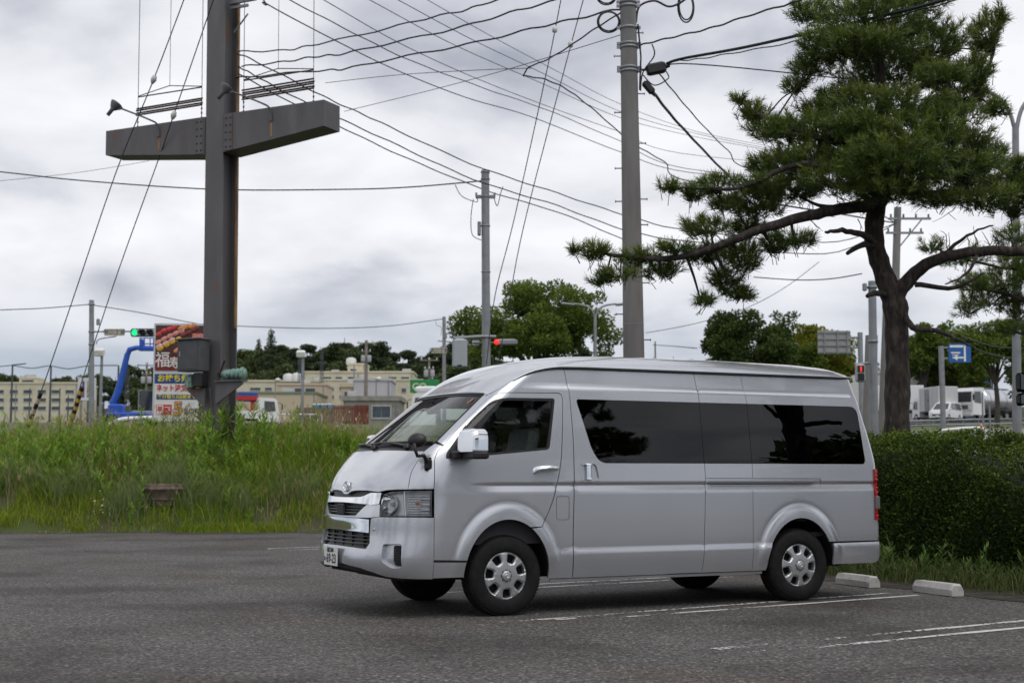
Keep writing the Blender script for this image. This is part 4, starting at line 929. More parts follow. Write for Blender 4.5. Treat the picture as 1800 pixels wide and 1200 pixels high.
o = link_mesh('foliage', fast_mesh('foliage', V-base, F, {'tone': tone}), HEDGE, hedge); o['kind'] = 'stuff'
core = MB(); e_ = 10; V = []
for k in range(42):
    s_ = -2.5+9.9*k/41; hh = 1.36+.07*math.sin(s_*1.3)-.16*min(1.6, max(0, .6-s_))
    for xx, zz in ((.22, .1), (.20, .5), (.22, 1.0), (.32, hh-.1), (.5, hh), (1.0, hh), (1.25, hh-.1), (1.3, .1)): V.append(hd_*s_+hn_*xx+np.array([0, 0, zz+.03*math.sin(k*2.1+xx*7)]))
core.add(V, [(k*8+i, k*8+i+1, (k+1)*8+i+1, (k+1)*8+i) for k in range(41) for i in range(7)], True); core.build('inner_core', pm('hedge_core', (.012, .018, .007), rough=1, var=.4, scale=12, bump=.8, bscale=25), hedge)  # solid near-black core mass added to fill the hedge beneath its leaves
# loose shoots on top
sp = []
for _ in range(260):
    s_ = rng.uniform(-2.4, 5); xx = rng.uniform(.1, 1.3); p = base+hd_*s_+hn_*xx; sp.append((p[0], p[1], 1.53+.07*math.sin(s_*1.3)-.16*min(1.6, max(0, .6-s_)), rng.uniform(.5, 1.1)))
VV = []; FF = []; b0 = 0; TT = []
for x_, y_, z0, s_ in sp:
    k = np.arange(14)/14; h = .15*s_; ln = rng.normal(0, .3, 2); P_ = np.stack([x_+ln[0]*h*k, y_+ln[1]*h*k, z0+h*k], 1); V_, F_ = leaf_quads(P_, np.column_stack([rng.normal(0, 1, (14, 2)), np.full(14, .6)]), .045, .55, .3); VV.append(V_); FF.append(F_+b0); b0 += len(V_); TT.append(rng.uniform(.4, 1, len(V_)))
o = link_mesh('new_shoots', fast_mesh('new_shoots', np.concatenate(VV)-base, np.concatenate(FF), {'tone': np.concatenate(TT)}), HEDGE, hedge); o['kind'] = 'stuff'
# weeds along the foot of the hedge
sp = []
for _ in range(150):
    s_ = rng.uniform(-2.2, 3.4); xx = rng.normal(7.0, .18); q = gl_(max(6.35, xx), -s_); sp.append((q.x, q.y, 0, rng.uniform(.45, 1.1)))
weeds('hedge_foot_weeds', sp, .18, .48, 'leafy green weeds along the foot of the hedge', 26, .085, pm('dark_weed_leaves', (.055, .11, .02), rough=.6, var=.25, scale=2, attr='tone', acol=(.13, .21, .035), sub=.2))  # leaves in a darker green than the mound weeds
P = np.column_stack([rng.normal(7.0, .24, 3600).clip(6.35, 7.5), rng.uniform(-3.6, 2.3, 3600)]); q = np.array([gl_(a, b_) for a, b_ in P])
V, F = blades(q, rng.uniform(.05, .34, len(P))*np.where(P[:, 0] < 6.5, .5, 1), rng.uniform(.1, .9, len(P)), rng.uniform(.006, .011, len(P)))
o = link_mesh('hedge_foot_grass', fast_mesh('hedge_foot_grass', V, F, {'tone': np.repeat(rng.uniform(0, .8, len(P)), 6)}), pm('dark_foot_grass', (.06, .10, .02), rough=.7, var=.25, attr='tone', acol=(.17, .18, .05), sub=.2)); tag(o, 'thin uncut grass between the wheel stops and the hedge', 'grass', kind='stuff')  # blades in a darker green than the mound grass

# ---------------------------------------------------------------- trees
BARK = pm('pine_bark', (.032, .025, .021), rough=.95, var=.6, scale=16, bump=1.0, bscale=26, stretch=(1, 1, .35), col2=(.085, .07, .062), c2pos=(.52, .7), c2scale=14)
BARK2 = pm('tree_bark', (.07, .06, .05), rough=.95, var=.3, scale=5, bump=.5, bscale=12)
def spline(pts, n=6):
    P_ = [Vector(p) for p in pts]; out = []
    for i in range(len(P_)-1):
        p0, p1, p2, p3 = P_[max(i-1, 0)], P_[i], P_[i+1], P_[min(i+2, len(P_)-1)]
        for k in range(n):
            t = k/n; out.append(.5*((2*p1)+(p2-p0)*t+(2*p0-5*p1+4*p2-p3)*t*t+(3*p1-p0-3*p2+p3)*t**3))
    return out+[P_[-1]]
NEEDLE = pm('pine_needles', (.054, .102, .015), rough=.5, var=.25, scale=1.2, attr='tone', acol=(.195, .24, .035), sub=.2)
def tufts(P, D, T, nn=54, ln=.115):
    """needle brushes: thin quads radiating from twig tips"""
    n = len(P); P_ = np.repeat(P, nn, 0); D_ = np.repeat(D, nn, 0); T_ = np.repeat(T, nn); m = n*nn
    k = rng.uniform(0, 1, m); rad = unit(np.cross(D_, rng.normal(0, 1, (m, 3)))); op = rng.uniform(.25, 1.25, m)
    d = unit(D_*np.cos(op)[:, None]+rad*np.sin(op)[:, None]+np.array([0, 0, .05])); o_ = P_-D_*(k*.13)[:, None]; L_ = (ln*rng.uniform(.7, 1.2, m))[:, None]
    s = unit(np.cross(d, rng.normal(0, 1, (m, 3))))*.0046
    V = np.stack([o_-s, o_+s, o_+d*L_+s*.35, o_+d*L_-s*.35], 1).reshape(-1, 3)
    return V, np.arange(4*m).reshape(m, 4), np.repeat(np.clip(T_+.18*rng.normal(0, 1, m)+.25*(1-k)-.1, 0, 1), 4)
def pine(name, label, Y0, trunk, limbs, pads, dens, yoff=None, dead=True, seed=1, nn=54, tuftlen=.115):
    """trunk / limbs in (u, v, dY, radius); pads (u, v, ru, rv, dY) foliage masses in the photograph's own proportions, built at depth Y0"""
    global rng; rng = np.random.default_rng(seed); rnd = random.Random(seed)
    S = Y0/FPX; base = at(trunk[0][0], trunk[0][1], Y0); base.z = 0 if Y0 < 29 else terr(base.x, Y0)
    root = empty(name, base, 0, label, 'tree', 'pine trees'); wood = MB()
    tp = [at(u, v, Y0+dy)-base for u, v, dy, r_ in trunk]; tp = [Vector((tp[0].x, tp[0].y, -.05))]+tp; rr = [trunk[0][3]*1.25]+[t[3] for t in trunk]
    sp_ = spline(tp, 5); ri = np.interp(np.linspace(0, 1, len(sp_)), np.linspace(0, 1, len(rr)), rr)
    wood.tube(sp_, [r_*rnd.uniform(.93, 1.07) for r_ in ri], 14)
    nodes = [(p, r_) for p, r_ in zip(sp_, ri)][8:]
    for lm in limbs:
        lp = spline([at(u, v, Y0+dy)-base for u, v, dy, r_ in lm], 5); li = np.interp(np.linspace(0, 1, len(lp)), np.linspace(0, 1, len(lm)), [q[3] for q in lm])
        wood.tube([p+Vector((rnd.uniform(-1, 1), rnd.uniform(-1, 1), rnd.uniform(-1, 1)))*.012 for p in lp], li, 9); nodes += list(zip(lp, li))
    wood.build('trunk', BARK, root)
    if dead:
        dt = MB()
        for _ in range(70):
            u, v, L_ = rnd.choice([(rnd.uniform(1600, 1790), rnd.uniform(335, 365), 55), (rnd.uniform(1420, 1540), rnd.uniform(335, 390), 35), (rnd.uniform(1640, 1800), rnd.uniform(430, 450), -45), (rnd.uniform(1230, 1420), rnd.uniform(400, 430), 35)])
            p = [at(u, v, Y0+rnd.uniform(-.8, .4))-base]; d = Vector((rnd.uniform(-.8, .8), rnd.uniform(-.5, .5), -1 if L_ > 0 else 1)).normalized(); n_ = 5
            for k in range(n_): d = (d+Vector((rnd.uniform(-.6, .6), rnd.uniform(-.6, .6), rnd.uniform(-.3, .45)))).normalized(); p.append(p[-1]+d*abs(L_)*S*rnd.uniform(.5, 1.1)/n_)
            dt.tube(p, np.linspace(.009, .003, n_+1), 4, cap=False)
            q = [p[2], p[2]+Vector((rnd.uniform(-.15, .15), rnd.uniform(-.1, .1), rnd.uniform(-.16, .05)))]; dt.tube(q, [.005, .003], 4, cap=False)
        o = dt.build('bare_twigs', BARK, root); o['kind'] = 'stuff'
    tw = MB(); PP = []; DD = []; TT = []
    for u, v, ru, rv, dy in pads:
        c = at(u, v, Y0+dy)-base; ra, rb = ru*S*1.12, rv*S*1.12; rc = max(ra*.75, rb)
        # boughs from the nearest wood to sub-centres of the pad
        nsub = max(2, int(ra*rb*22)); subs = []
        for _ in range(nsub):
            q = rng.normal(0, 1, 3); q = q/np.linalg.norm(q)*rng.uniform(.25, .85); subs.append(c+Vector((q[0]*ra, q[1]*rc, q[2]*rb)))
        near = min(nodes, key=lambda nd: (nd[0]-c).length+max(0, nd[0].z-c.z)*.6); hub = c+Vector((0, 0, -rb*.45))
        bp = spline([near[0], near[0]*.45+hub*.55+Vector((0, 0, .10*rnd.uniform(-1, 1))), hub], 4); tw.tube(bp, np.linspace(max(.012, min(near[1]*.55, .045)), .011, len(bp)), 6)
        for sb_ in subs:
            mid = hub*.5+sb_*.5+Vector((rnd.uniform(-.06, .06), rnd.uniform(-.06, .06), -.05)); tw.tube([hub, mid, sb_], [.010, .008, .005], 4, cap=False)
        nt = max(12, int(dens*PI*ra*rb))
        q = unit(rng.normal(0, 1, (nt, 3)))*(rng.uniform(.25, 1, nt)**.5)[:, None]; si = rng.integers(0, len(subs), nt)
        sc_ = np.array([tuple(s_) for s_ in subs])[si]; rad = .34
        p = sc_*.45+.55*np.array(c)+q*np.array([ra, rc, rb])*.88
        dv = unit(unit(p-np.array(c)-np.array([0, 0, -rb*.5]))+np.array([0, 0, .55])+rng.normal(0, .35, (nt, 3)))
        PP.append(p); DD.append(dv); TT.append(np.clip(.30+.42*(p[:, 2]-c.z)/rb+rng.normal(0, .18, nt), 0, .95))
        for i in range(0, nt, 6): e = Vector(p[i]); d_ = Vector(dv[i]); tw.tube([e-d_*.26+Vector((0, 0, -.04)), e-d_*.1, e], [.006, .005, .004], 4, cap=False)
    P_, D_, T_ = np.concatenate(PP), np.concatenate(DD), np.concatenate(TT)
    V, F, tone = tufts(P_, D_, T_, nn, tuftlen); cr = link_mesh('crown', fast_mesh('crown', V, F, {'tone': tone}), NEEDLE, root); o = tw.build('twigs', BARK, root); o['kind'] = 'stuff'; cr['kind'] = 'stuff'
    return root, len(F)
pads = [(1540, 30, 120, 45, 0), (1420, 15, 50, 22, .3), (1600, -20, 90, 40, 0), (1480, 75, 75, 30, -.4), (1640, 75, 80, 38, .3), (1560, 120, 120, 38, .6), (1425, 110, 48, 22, -.2), (1400, 150, 30, 16, 0),
        (1735, 60, 30, 45, .2), (1755, 25, 18, 24, .2), (1710, 120, 45, 30, 0), (1690, 175, 60, 28, .6), (1745, 185, 32, 18, .2), (1560, 180, 110, 34, -.5), (1480, 165, 60, 24, .5),
        (1420, 222, 90, 30, -.3), (1320, 195, 36, 18, 0), (1300, 172, 20, 11, 0), (1360, 225, 50, 20, .4), (1600, 240, 110, 40, -.8), (1500, 260, 110, 38, .4), (1420, 275, 70, 28, -.4), (1690, 250, 70, 30, -.3), (1750, 270, 42, 24, .3),
        (1370, 290, 60, 26, .2), (1480, 310, 90, 28, -.7), (1590, 300, 110, 32, -.9), (1680, 310, 70, 26, .5), (1760, 320, 45, 24, 0), (1820, 330, 45, 28, 0), (1400, 330, 70, 24, .6), (1330, 350, 60, 26, -.2),
        (1175, 325, 26, 13, 0), (1215, 338, 36, 15, .1), (1265, 320, 40, 18, -.2), (1280, 352, 40, 18, .3), (1250, 395, 46, 20, -.2), (1310, 395, 40, 22, .5), (1300, 450, 44, 32, -.1), (1270, 490, 40, 22, .2), (1240, 440, 40, 20, .4), (1300, 510, 24, 18, .1), (1232, 525, 22, 13, 0),
        (1190, 430, 34, 16, -.2), (1170, 470, 40, 18, .1), (1120, 450, 40, 18, .1), (1090, 478, 36, 14, -.1), (1040, 440, 34, 17, 0), (1012, 432, 18, 9, 0), (1060, 490, 26, 10, .1),
        (1395, 415, 40, 16, -.4), (1360, 430, 36, 18, .3), (1780, 365, 40, 18, .4), (1650, 345, 60, 16, -.6), (1560, 335, 90, 18, -.9), (1720, 345, 60, 20, -.5), (1660, 130, 60, 30, -.5), (1500, 215, 80, 26, -.8), (1640, 205, 70, 30, -.6), (1560, 270, 100, 28, -1.1), (1440, 190, 50, 20, .2), (1700, 285, 70, 24, -.6), (1345, 320, 50, 20, -.4), (1790, 290, 40, 20, 0), (1540, 75, 90, 30, -.5)]
trunk = [(1577, 760, 0, .18), (1578, 660, 0, .17), (1576, 580, 0, .165), (1573, 535, .0, .175), (1553, 480, .05, .145), (1537, 425, .05, .135), (1540, 370, 0, .13), (1556, 315, 0, .115), (1556, 230, .0, .10), (1548, 140, 0, .08), (1545, 60, 0, .055), (1560, -30, 0, .035)]
limbs = [[(1572, 530, 0, .13), (1600, 488, -.1, .10), (1650, 455, -.3, .08), (1720, 442, -.5, .072), (1790, 442, -.6, .068), (1860, 440, -.7, .06)],
         [(1545, 362, 0, .10), (1490, 365, -.3, .085), (1420, 380, -.5, .075), (1340, 402, -.5, .065), (1270, 430, -.4, .055), (1190, 452, -.2, .042), (1110, 452, 0, .03), (1030, 440, 0, .018)],
         [(1540, 430, 0, .06), (1515, 412, -.4, .045), (1480, 405, -.7, .035), (1450, 408, -.8, .018)], [(1540, 430, 0, .05), (1515, 432, -.3, .04), (1490, 446, -.5, .028)],
         [(1556, 325, 0, .09), (1480, 300, -.6, .06), (1400, 290, -.7, .04), (1300, 330, -.5, .025), (1190, 330, -.1, .012)], [(1556, 325, 0, .09), (1640, 340, -.3, .06), (1720, 335, -.2, .045), (1800, 330, 0, .03)],
         [(1553, 270, 0, .07), (1450, 245, -.4, .045), (1360, 215, -.2, .025), (1300, 178, 0, .012)], [(1553, 260, 0, .07), (1660, 215, .2, .045), (1730, 140, .2, .03), (1758, 30, .2, .012)],
         [(1585, 540, 0, .05), (1605, 575, -.3, .045), (1640, 580, -.5, .035), (1680, 595, -.7, .024), (1710, 610, -.8, .012)], [(1610, 500, -.1, .04), (1680, 505, -.5, .03), (1730, 480, -.6, .015)],
         [(1650, 455, -.3, .035), (1700, 415, -.4, .02), (1745, 395, -.5, .010)], [(1720, 442, -.5, .03), (1700, 480, -.6, .018), (1660, 500, -.7, .008)], [(1560, 520, 0, .05), (1540, 515, -.3, .04), (1525, 520, -.5, .03)]]
root_pine, nq = pine('pine_tree', 'large gnarled pine spreading over the van and hedge, with a split trunk', 20.0, trunk, limbs, pads, 285, seed=5, nn=28)
print('pine quads', nq)
# ================================================================ sign pylon, poles, wires
STEEL = pm('weathered_grey_steel', (.118, .114, .118), rough=.55, metal=.25, var=.18, scale=2.5, stretch=(1, 1, .25), col2=(.16, .085, .045), c2pos=(.60, .74), c2scale=3.5, bump=.1, bscale=40)
RUST = pm('rusty_steel', (.062, .034, .024), rough=.9, var=.5, scale=9, col2=(.025, .02, .02), c2pos=(.45, .65), c2scale=6, bump=.4, bscale=50)
RUSTY = pm('rust_streak', (.33, .20, .10), rough=.9, var=.35, scale=4, stretch=(3, 3, .3), col2=(.10, .07, .05), c2pos=(.5, .7), c2scale=5)
GALV = pm('galvanised_steel', (.25, .262, .275), rough=.5, metal=.35, var=.08, scale=4, col2=(.19, .19, .20), c2pos=(.5, .75), c2scale=3)
PCONC = pm('pole_concrete', (.205, .198, .19), rough=.9, var=.10, scale=7, stretch=(1, 1, .2), col2=(.14, .135, .13), c2pos=(.5, .72), c2scale=3, bump=.15, bscale=50)
CABLE = pm('black_cable', (.010, .013, .015), rough=.6, var=.2, scale=3)
GUYM = pm('guy_wire', (.07, .075, .08), rough=.5, metal=.5, var=.2)
GREENM = pm('green_motor_paint', (.17, .33, .28), rough=.6, var=.2, scale=14, col2=(.14, .07, .035), c2pos=(.50, .66), c2scale=16)
PYA = -math.atan2(.43, .9); PY0 = Vector((-6.78, 33.0, 0)); PY0.z = terr(PY0.x, PY0.y)-.1
py = empty('sign_pylon', PY0, PYA,  'tall rusty grey steel sign pylon with two empty cross arms on the mound', 'sign pylon')
py.rotation_euler = (0, -R(.55), PYA)
zt = lambda v, Y=33.0: at(380, v, Y).z-PY0.z
HT = zt(-200)
w_, d_, t_ = .50, .62, .045
m = MB(); m.box((0, -d_/2+t_/2, HT/2), (w_, t_, HT)); m.build('front_flange', STEEL, py)
m = MB(); m.box((0, d_/2-t_/2, HT/2), (w_, t_, HT)); m.build('rear_flange', STEEL, py)
m = MB(); m.box((0.06, 0, HT/2), (t_, d_-2*t_, HT)); m.build('web', STEEL, py)
m = MB(); m.box((w_/2-.005, d_/2-t_/2-.045, HT*.60), (.05, .05, HT*.78)); m.build('rusty_edge', RUSTY, py)['label'] = 'rust-streaked rear edge of the column'
# arms
ZT, ZB = zt(208), zt(274)
for sgn, ln, nm in ((1, 3.05, 'right'), (-1, 3.25, 'left')):
    x0 = .27; h0, h1 = ZT-ZB, .60; hd = .33
    V = []
    for x, hb in ((x0*sgn, ZB), (sgn*ln, ZT-h1)):
        for y in (-hd, hd): V += [(x, y, hb), (x, y, ZT)]
    m = MB(); m.add(V, [(0, 4, 5, 1), (2, 3, 7, 6), (1, 5, 7, 3), (0, 2, 6, 4), (4, 6, 7, 5), (0, 1, 3, 2)]); a = m.build('cross_arm', STEEL, py)
    m = MB(); m.box((sgn*.42, -hd-.008, (ZT+ZB)/2), (.22, .014, h0*.94)); m.build('splice_plate', STEEL, a)
    for k in range(5):
        for xx in (.36, .48):
            m = MB(); m.lathe([(.0001, .016), (.02, .014), (.024, 0)], 8, frame((sgn*xx, -hd-.015, ZB+h0*(.12+.19*k)), (1, 0, 0), (0, 0, 1))); m.build('bolt', RUST, a)
    # gooseneck floodlight
    gx = sgn*1.62 if sgn > 0 else -1.62
    lamp_ = MB(); ez = ZT+.20
    lamp_.tube(spline([(gx, -hd-.02, ZT-.32), (gx, -hd-.06, ZT-.05), (gx-.12, -hd-.25, ZT+.06), (gx-.75, -hd-.45, ZT+.34)], 5), .022, 7); lamp_.box((gx, -hd-.02, ZT-.25), (.07, .04, .16)); fa_ = lamp_.build('floodlight_arm', STEEL, py)
    Mb = Matrix.Translation((gx-.92, -hd-.50, ZT+.42)) @ Matrix.Rotation(R(-28), 4, 'X') @ Matrix.Rotation(R(22), 4, 'Y')
    lm = MB(); lm.lathe([(.0001, -.30), (.045, -.29), (.05, -.12), (.10, -.05), (.145, .03), (.155, .07), (.15, .075), (.0001, .05)], 18, Mb); lm.box((gx-.82, -hd-.48, ZT+.34), (.22, .03, .05)); lm.build('floodlight_head', pm('lamp_grey', (.09, .09, .10), rough=.5, var=.1), fa_)
    st = MB(); st.box((gx, -hd-.0035, (ZT-.30+ZB+.30)/2), (.05, .004, .45)); st.build('rust_run', RUSTY, a)
# hanging rods and wires over each arm
for sgn, xa, xb in ((-1, -2.55, -.62), (1, .60, 2.55)):
    h_ = MB()
    for x in (xa, xb): h_.tube([(x, .0, ZT-.02), (x, 0, HT)], .010, 5)
    h_.build('hanger_wire', GUYM, py) if False else None
    for x in (xa, xb):
        m = MB(); m.tube([(x, 0, ZT-.02), (x, 0, HT)], .009, 5); hw = m.build('hanger_wire', GUYM, py)
        for k in range(4): m = MB(); m.tube([(x+.015*math.cos(a_), 0, ZT+.10+.11*k+.03*math.sin(a_)) for a_ in np.linspace(0, 2*PI, 9)], .010, 5); m.build('shackle', RUST, hw)
    xm = (xa+xb)/2
    m = MB(); m.tube([(xm, 0, ZT+.98), (xm, 0, HT)], .007, 5); m.build('hanger_wire', GUYM, py)
    m = MB(); m.tube([(xa, 0, ZT+.86), (xm, 0, ZT+1.0), (xb, 0, ZT+.86)], .012, 5); m.build('hanger_bridle', RUST, py)
    m = MB(); m.tube([(xa, 0, ZT+.84), (xb, 0, ZT+.84)], .016, 6); m.build('hanging_rod', RUST, py)
    for k in range(4 if sgn < 0 else 5):
        m = MB(); m.tube([(xa-.03, -.03+.02*(k % 2), ZT+.38+.055*k), (xb+.03, -.03+.02*(k % 2), ZT+.40+.055*k)], .021, 6); m.build('hanging_rod', RUST, py)
# cabinet, junction boxes, winch
zc_ = (zt(601)+zt(655))/2; hh = zt(601)-zt(655)
bx = MB(); bx.bbox((-.28, -.62, zc_), (.62, .40, hh), .012); cab = bx.build('switch_cabinet', pm('cabinet_grey', (.075, .076, .08), rough=.5, metal=.2, var=.15, scale=5), py)
m = MB(); m.bbox((-.28, -.64, zc_+hh/2+.02), (.70, .48, .035), .008); m.build('cabinet_hood', STEEL, cab)
m = MB(); m.bbox((-.28, -.825, zc_), (.55, .012, hh*.88), .004); m.build('cabinet_door', pm('cabinet_grey', (.075, .076, .08)), cab)
m = MB(); m.bbox((-.50, -.84, zc_+.04), (.04, .02, .12), .006); m.build('door_latch', GALV, cab)
m = MB(); m.bbox((-.37, -.60, zt(672)), (.17, .22, .30), .01); m.build('green_junction_box', GREENM, py)
m = MB(); m.bbox((-.12, -.55, zt(670)), (.24, .28, .33), .02); m.build('black_motor_box', BLACKP, py)
m = MB(); m.prism([(0, 0), (-.55, 0), (0, -.45)], .05, Matrix(((1, 0, 0, -.05), (0, 0, 1, -.50), (0, 1, 0, zt(683)), (0, 0, 0, 1)))); m.build('cabinet_bracket', STEEL, py)
m = MB(); m.prism([(0, 0), (.75, .0), (.75, -.06), (.05, -.48), (0, -.48)], .05, Matrix(((1, 0, 0, .22), (0, 0, 1, -.45), (0, 1, 0, zt(674)), (0, 0, 0, 1)))); m.box((.60, -.38, zt(674)+.015), (.75, .26, .03)); m.build('winch_bracket', STEEL, py)
zw = zt(661); Mw = frame((.62, -.38, zw), (0, 1, 0), (0, 0, 1)); wn = MB(); wn.lathe([(.0001, -.34), (.05, -.34), (.055, -.24), (.11, -.22), (.115, -.06), (.06, -.04), (.06, .02), (.125, .03), (.125, .09), (.09, .10), (.09, .14), (.125, .15), (.125, .22), (.08, .24), (.08, .28), (.15, .29), (.15, .33), (.0001, .33)], 16, Mw); win = wn.build('winch', GREENM, py)
m = MB(); m.tube([(.28, -.42, zw-.06), (.5, -.48, zw+.32)], .025, 6); m.build('winch_lever', RUST, win)
m = MB(); m.lathe([(.0001, -.36), (.062, -.36), (.062, -.28), (.0001, -.28)], 14, Mw); m.build('winch_drum', RUST, win)
m = MB(); m.tube([(.02, -.40, zt(683)), (.04, -.36, zt(710)), (.08, -.34, zt(745))], .014, 6); m.build('conduit', STEEL, py)
# brackets and insulators at the head of the frame
b = MB(); z_ = zt(6); b.box((.55, 0, z_), (.75, .08, .10)); b.box((.45, 0, z_-.14), (.5, .06, .06)); b.tube([(.3, 0, z_-.75), (.7, 0, z_-.35)], .02, 6); br = b.build('cable_bracket', GALV, py)
m = MB(); m.lathe([(.03, 0)]+[(.09 if k % 2 else .04, .05*k) for k in range(1, 9)]+[(.0001, .45)], 12, frame((.95, 0, z_+.05), (0, 0, 1), (0, 1, 0)) ); m.build('insulator', pm('porcelain_dark', (.05, .045, .04), rough=.3), br)

# ---------------------------------------------------------------- poles
def pole(name, label, u0, v0, u1, v1, Y, r0, r1, mat, group=None, cat='pole', zb=None, parts=True):
    base = at(u0, v0, Y); base.z = zb if zb is not None else (terr(base.x, Y) if Y > 30 else 0); top = at(u1, v1, Y)-base
    root = empty(name, base, 0, label, cat, group); m = MB(); m.tube([(0, 0, -.3), (0, 0, 0), top*.5, top], [r0*1.02, r0, (r0+r1)/2, r1], 18); m.build('shaft', mat, root)
    m = MB(); m.lathe([(r1, 0), (r1*1.02, .012), (.0001, .03)], 16, Matrix.Translation(top)); m.build('cap', mat, root)
    return root, top
def pcenter(top, z): return Vector((top.x*z/top.z, top.y*z/top.z, z))
up_, top = pole('utility_pole', 'thick grey concrete utility pole rising behind the van', 1118, 760, 1100.6, -200, 24, .205, .124, PCONC, cat='utility pole')
def rad(z): return .205+(.124-.205)*z/top.z
for v in (5, 12, 50, 78, 84, 120, 126):
    z = at(1110, v, 24).z; m = MB(); m.lathe([(rad(z)+.001, -.022), (rad(z)+.014, -.02), (rad(z)+.014, .02), (rad(z)+.001, .022)], 18, Matrix.Translation(pcenter(top, z))); bd_ = m.build('steel_band', GALV, up_)
    for s in (-1, 1): m = MB(); m.box(pcenter(top, z)+Vector((s*(rad(z)+.03), -.03, 0)), (.07, .03, .05)); m.build('band_clamp', GALV, bd_)
for v, s in ((58, 1), (99, -1), (165, 1), (198, -1), (252, 1), (296, -1), (350, 1), (354, -1), (395, 1), (448, 1), (497, 1), (552, -1), (597, 1)):
    z = at(1110, v, 24).z; p = pcenter(top, z); m = MB(); m.tube([p+Vector((s*rad(z)*.8, 0, 0)), p+Vector((s*(rad(z)+.10), 0, 0))], .011, 6); m.tube([p+Vector((s*(rad(z)+.10), 0, 0)), p+Vector((s*(rad(z)+.115), 0, 0))], .022, 8); m.build('step_bolt', GALV, up_)
z = at(1115, 570, 24).z; m = MB(); m.lathe([(rad(z)+.002, -.006), (rad(z)+.004, 0), (rad(z)+.002, .006)], 18, Matrix.Translation(pcenter(top, z))); m.build('joint_ring', GALV, up_)
for v0, a in ((118, .35), (200, .75)):       # vertical conductors on the pole
    z = at(1110, v0, 24).z
m = MB(); p1 = pcenter(top, at(1110, 45, 24).z); p2 = pcenter(top, at(1110, 160, 24).z); m.tube([p1+Vector((.16, -.06, 0)), (p1+p2)/2+Vector((.20, -.07, 0)), p2+Vector((.17, -.06, 0))], .015, 6); m.build('riser_cable', CABLE, up_)

sp_, stop_ = pole('signal_pole', 'grey steel traffic signal pole standing behind the windscreen of the van', 856, 700, 853, 300, 40, .125, .115, GALV, cat='signal pole')
def sadd(nm, m, mat): return m.build(nm, mat, sp_)
Zs = lambda v: at(853, v, 40).z-sp_.location.z
for v in (303, 315, 346, 397, 478): m = MB(); m.lathe([(.119, -.02), (.132, -.018), (.132, .018), (.119, .02)], 16, Matrix.Translation(pcenter(stop_, Zs(v)))); sadd('steel_band', m, GALV)
m = MB(); p = pcenter(stop_, Zs(402)); m.bbox(p+Vector((-.18, -.02, 0)), (.10, .16, .40), .02); sadd('meter_box', m, GALV)
for s in (-1, 1): m = MB(); p = pcenter(stop_, Zs(346)); m.box(p+Vector((s*.20, 0, 0)), (.16, .05, .10)); m.tube([p+Vector((s*.26, 0, .0)), p+Vector((s*.26, 0, .12))], .03, 8); sadd('insulator_bracket', m, GALV)
for pts in ([(800, 325), (812, 345), (838, 355), (838, 346)], [(832, 350), (828, 380), (830, 412), (846, 422)], [(868, 347), (874, 362), (880, 340), (884, 328)]):
    m = MB(); m.tube(spline([at(u, v, 39.8)-sp_.location for u, v in pts], 6), .012, 5); sadd('drop_cable', m, CABLE)
m = MB(); z = Zs(592); m.tube([(-.95, -.2, z-.06), (-.15, -.12, z), (.25, -.05, z)], .05, 10); sadd('mast_arm', m, GALV)
m = MB(); m.bbox((-.76, -.24, Zs(622)), (.42, .18, .84), .06); sg = sadd('signal_case', m, pm('signal_case_grey', (.36, .40, .43), rough=.45, var=.04)); m = MB(); m.box((-.76, -.345, Zs(644)), (.12, .012, .05)); m.build('maker_plate', BLACKP, sg); m = MB(); m.tube([(-.76, -.2, Zs(604)), (-.76, -.2, z-.04)], .03, 8); m.build('hanger_stub', GALV, sg)
m = MB(); z = Zs(602); m.tube([(-.4, .05, z), (.75, .12, z)], .025, 8); sadd('signal_arm', m, GALV)
m = MB(); m.bbox((.55, .05, Zs(601)), (.62, .14, .20), .05); cs = sadd('side_signal_head', m, GALV); m = MB(); m.lathe([(.0001, .02), (.06, .012), (.075, 0)], 14, frame((.27, -.03, Zs(601)), (1, 0, 0), (0, 0, 1))); m.build('red_light', pm('red_signal', (.8, .02, .02), rough=.3, emit=(1, .03, .03), estr=1.2), cs)
m = MB(); m.box((-.32, .1, Zs(602)), (.20, .02, .14)); sadd('small_plate', m, pm('plate_pale', (.55, .6, .66), rough=.5))

def name_sign(parent, c, w, h, txt, mat, tmat):
    m = MB(); m.bbox(c, (w, .04, h), .01); s = m.build('name_board', mat, parent); text_part('name_text', txt, h*.72, frame(Vector(c)+Vector((0, -.025, 0)), (1, 0, 0), (0, 0, 1)), tmat, s, .004, 1.15)
CREAM = pm('sign_cream', (.40, .37, .29), rough=.6, var=.06); INKD = pm('sign_ink', (.03, .03, .05), rough=.6)
INKB = pm('ink_blue_grey', (.10, .10, .14), rough=.6)
# left junction signal
sl_, tl_ = pole('signal_pole', 'grey signal pole on the left with green traffic light and name board', 161, 745, 161, 528, 62, .125, .105, GALV, cat='signal pole')
Zl = lambda v: at(161, v, 62).z-sl_.location.z
def Xl(u): return at(u, 580, 62).x-sl_.location.x
m = MB(); m.bbox((.18, -.05, Zl(566)), (.13, .15, .28), .02); m.build('meter_box', GALV, sl_)
for v in (535, 583, 605): m = MB(); m.lathe([(.11, -.03), (.14, -.03), (.14, .03), (.11, .03)], 12, Matrix.Translation(pcenter(tl_, Zl(v)))); m.build('steel_band', GALV, sl_)
m = MB(); m.tube([(-.1, 0, Zl(583)), (Xl(262), 0, Zl(582))], .035, 7); m.build('mast_arm', GALV, sl_)
m = MB(); m.tube(spline([(.1, 0, Zl(605)), (Xl(175), 0, Zl(596)), (Xl(205), 0, Zl(591))], 5), .025, 6); m.build('arm_brace', GALV, sl_)
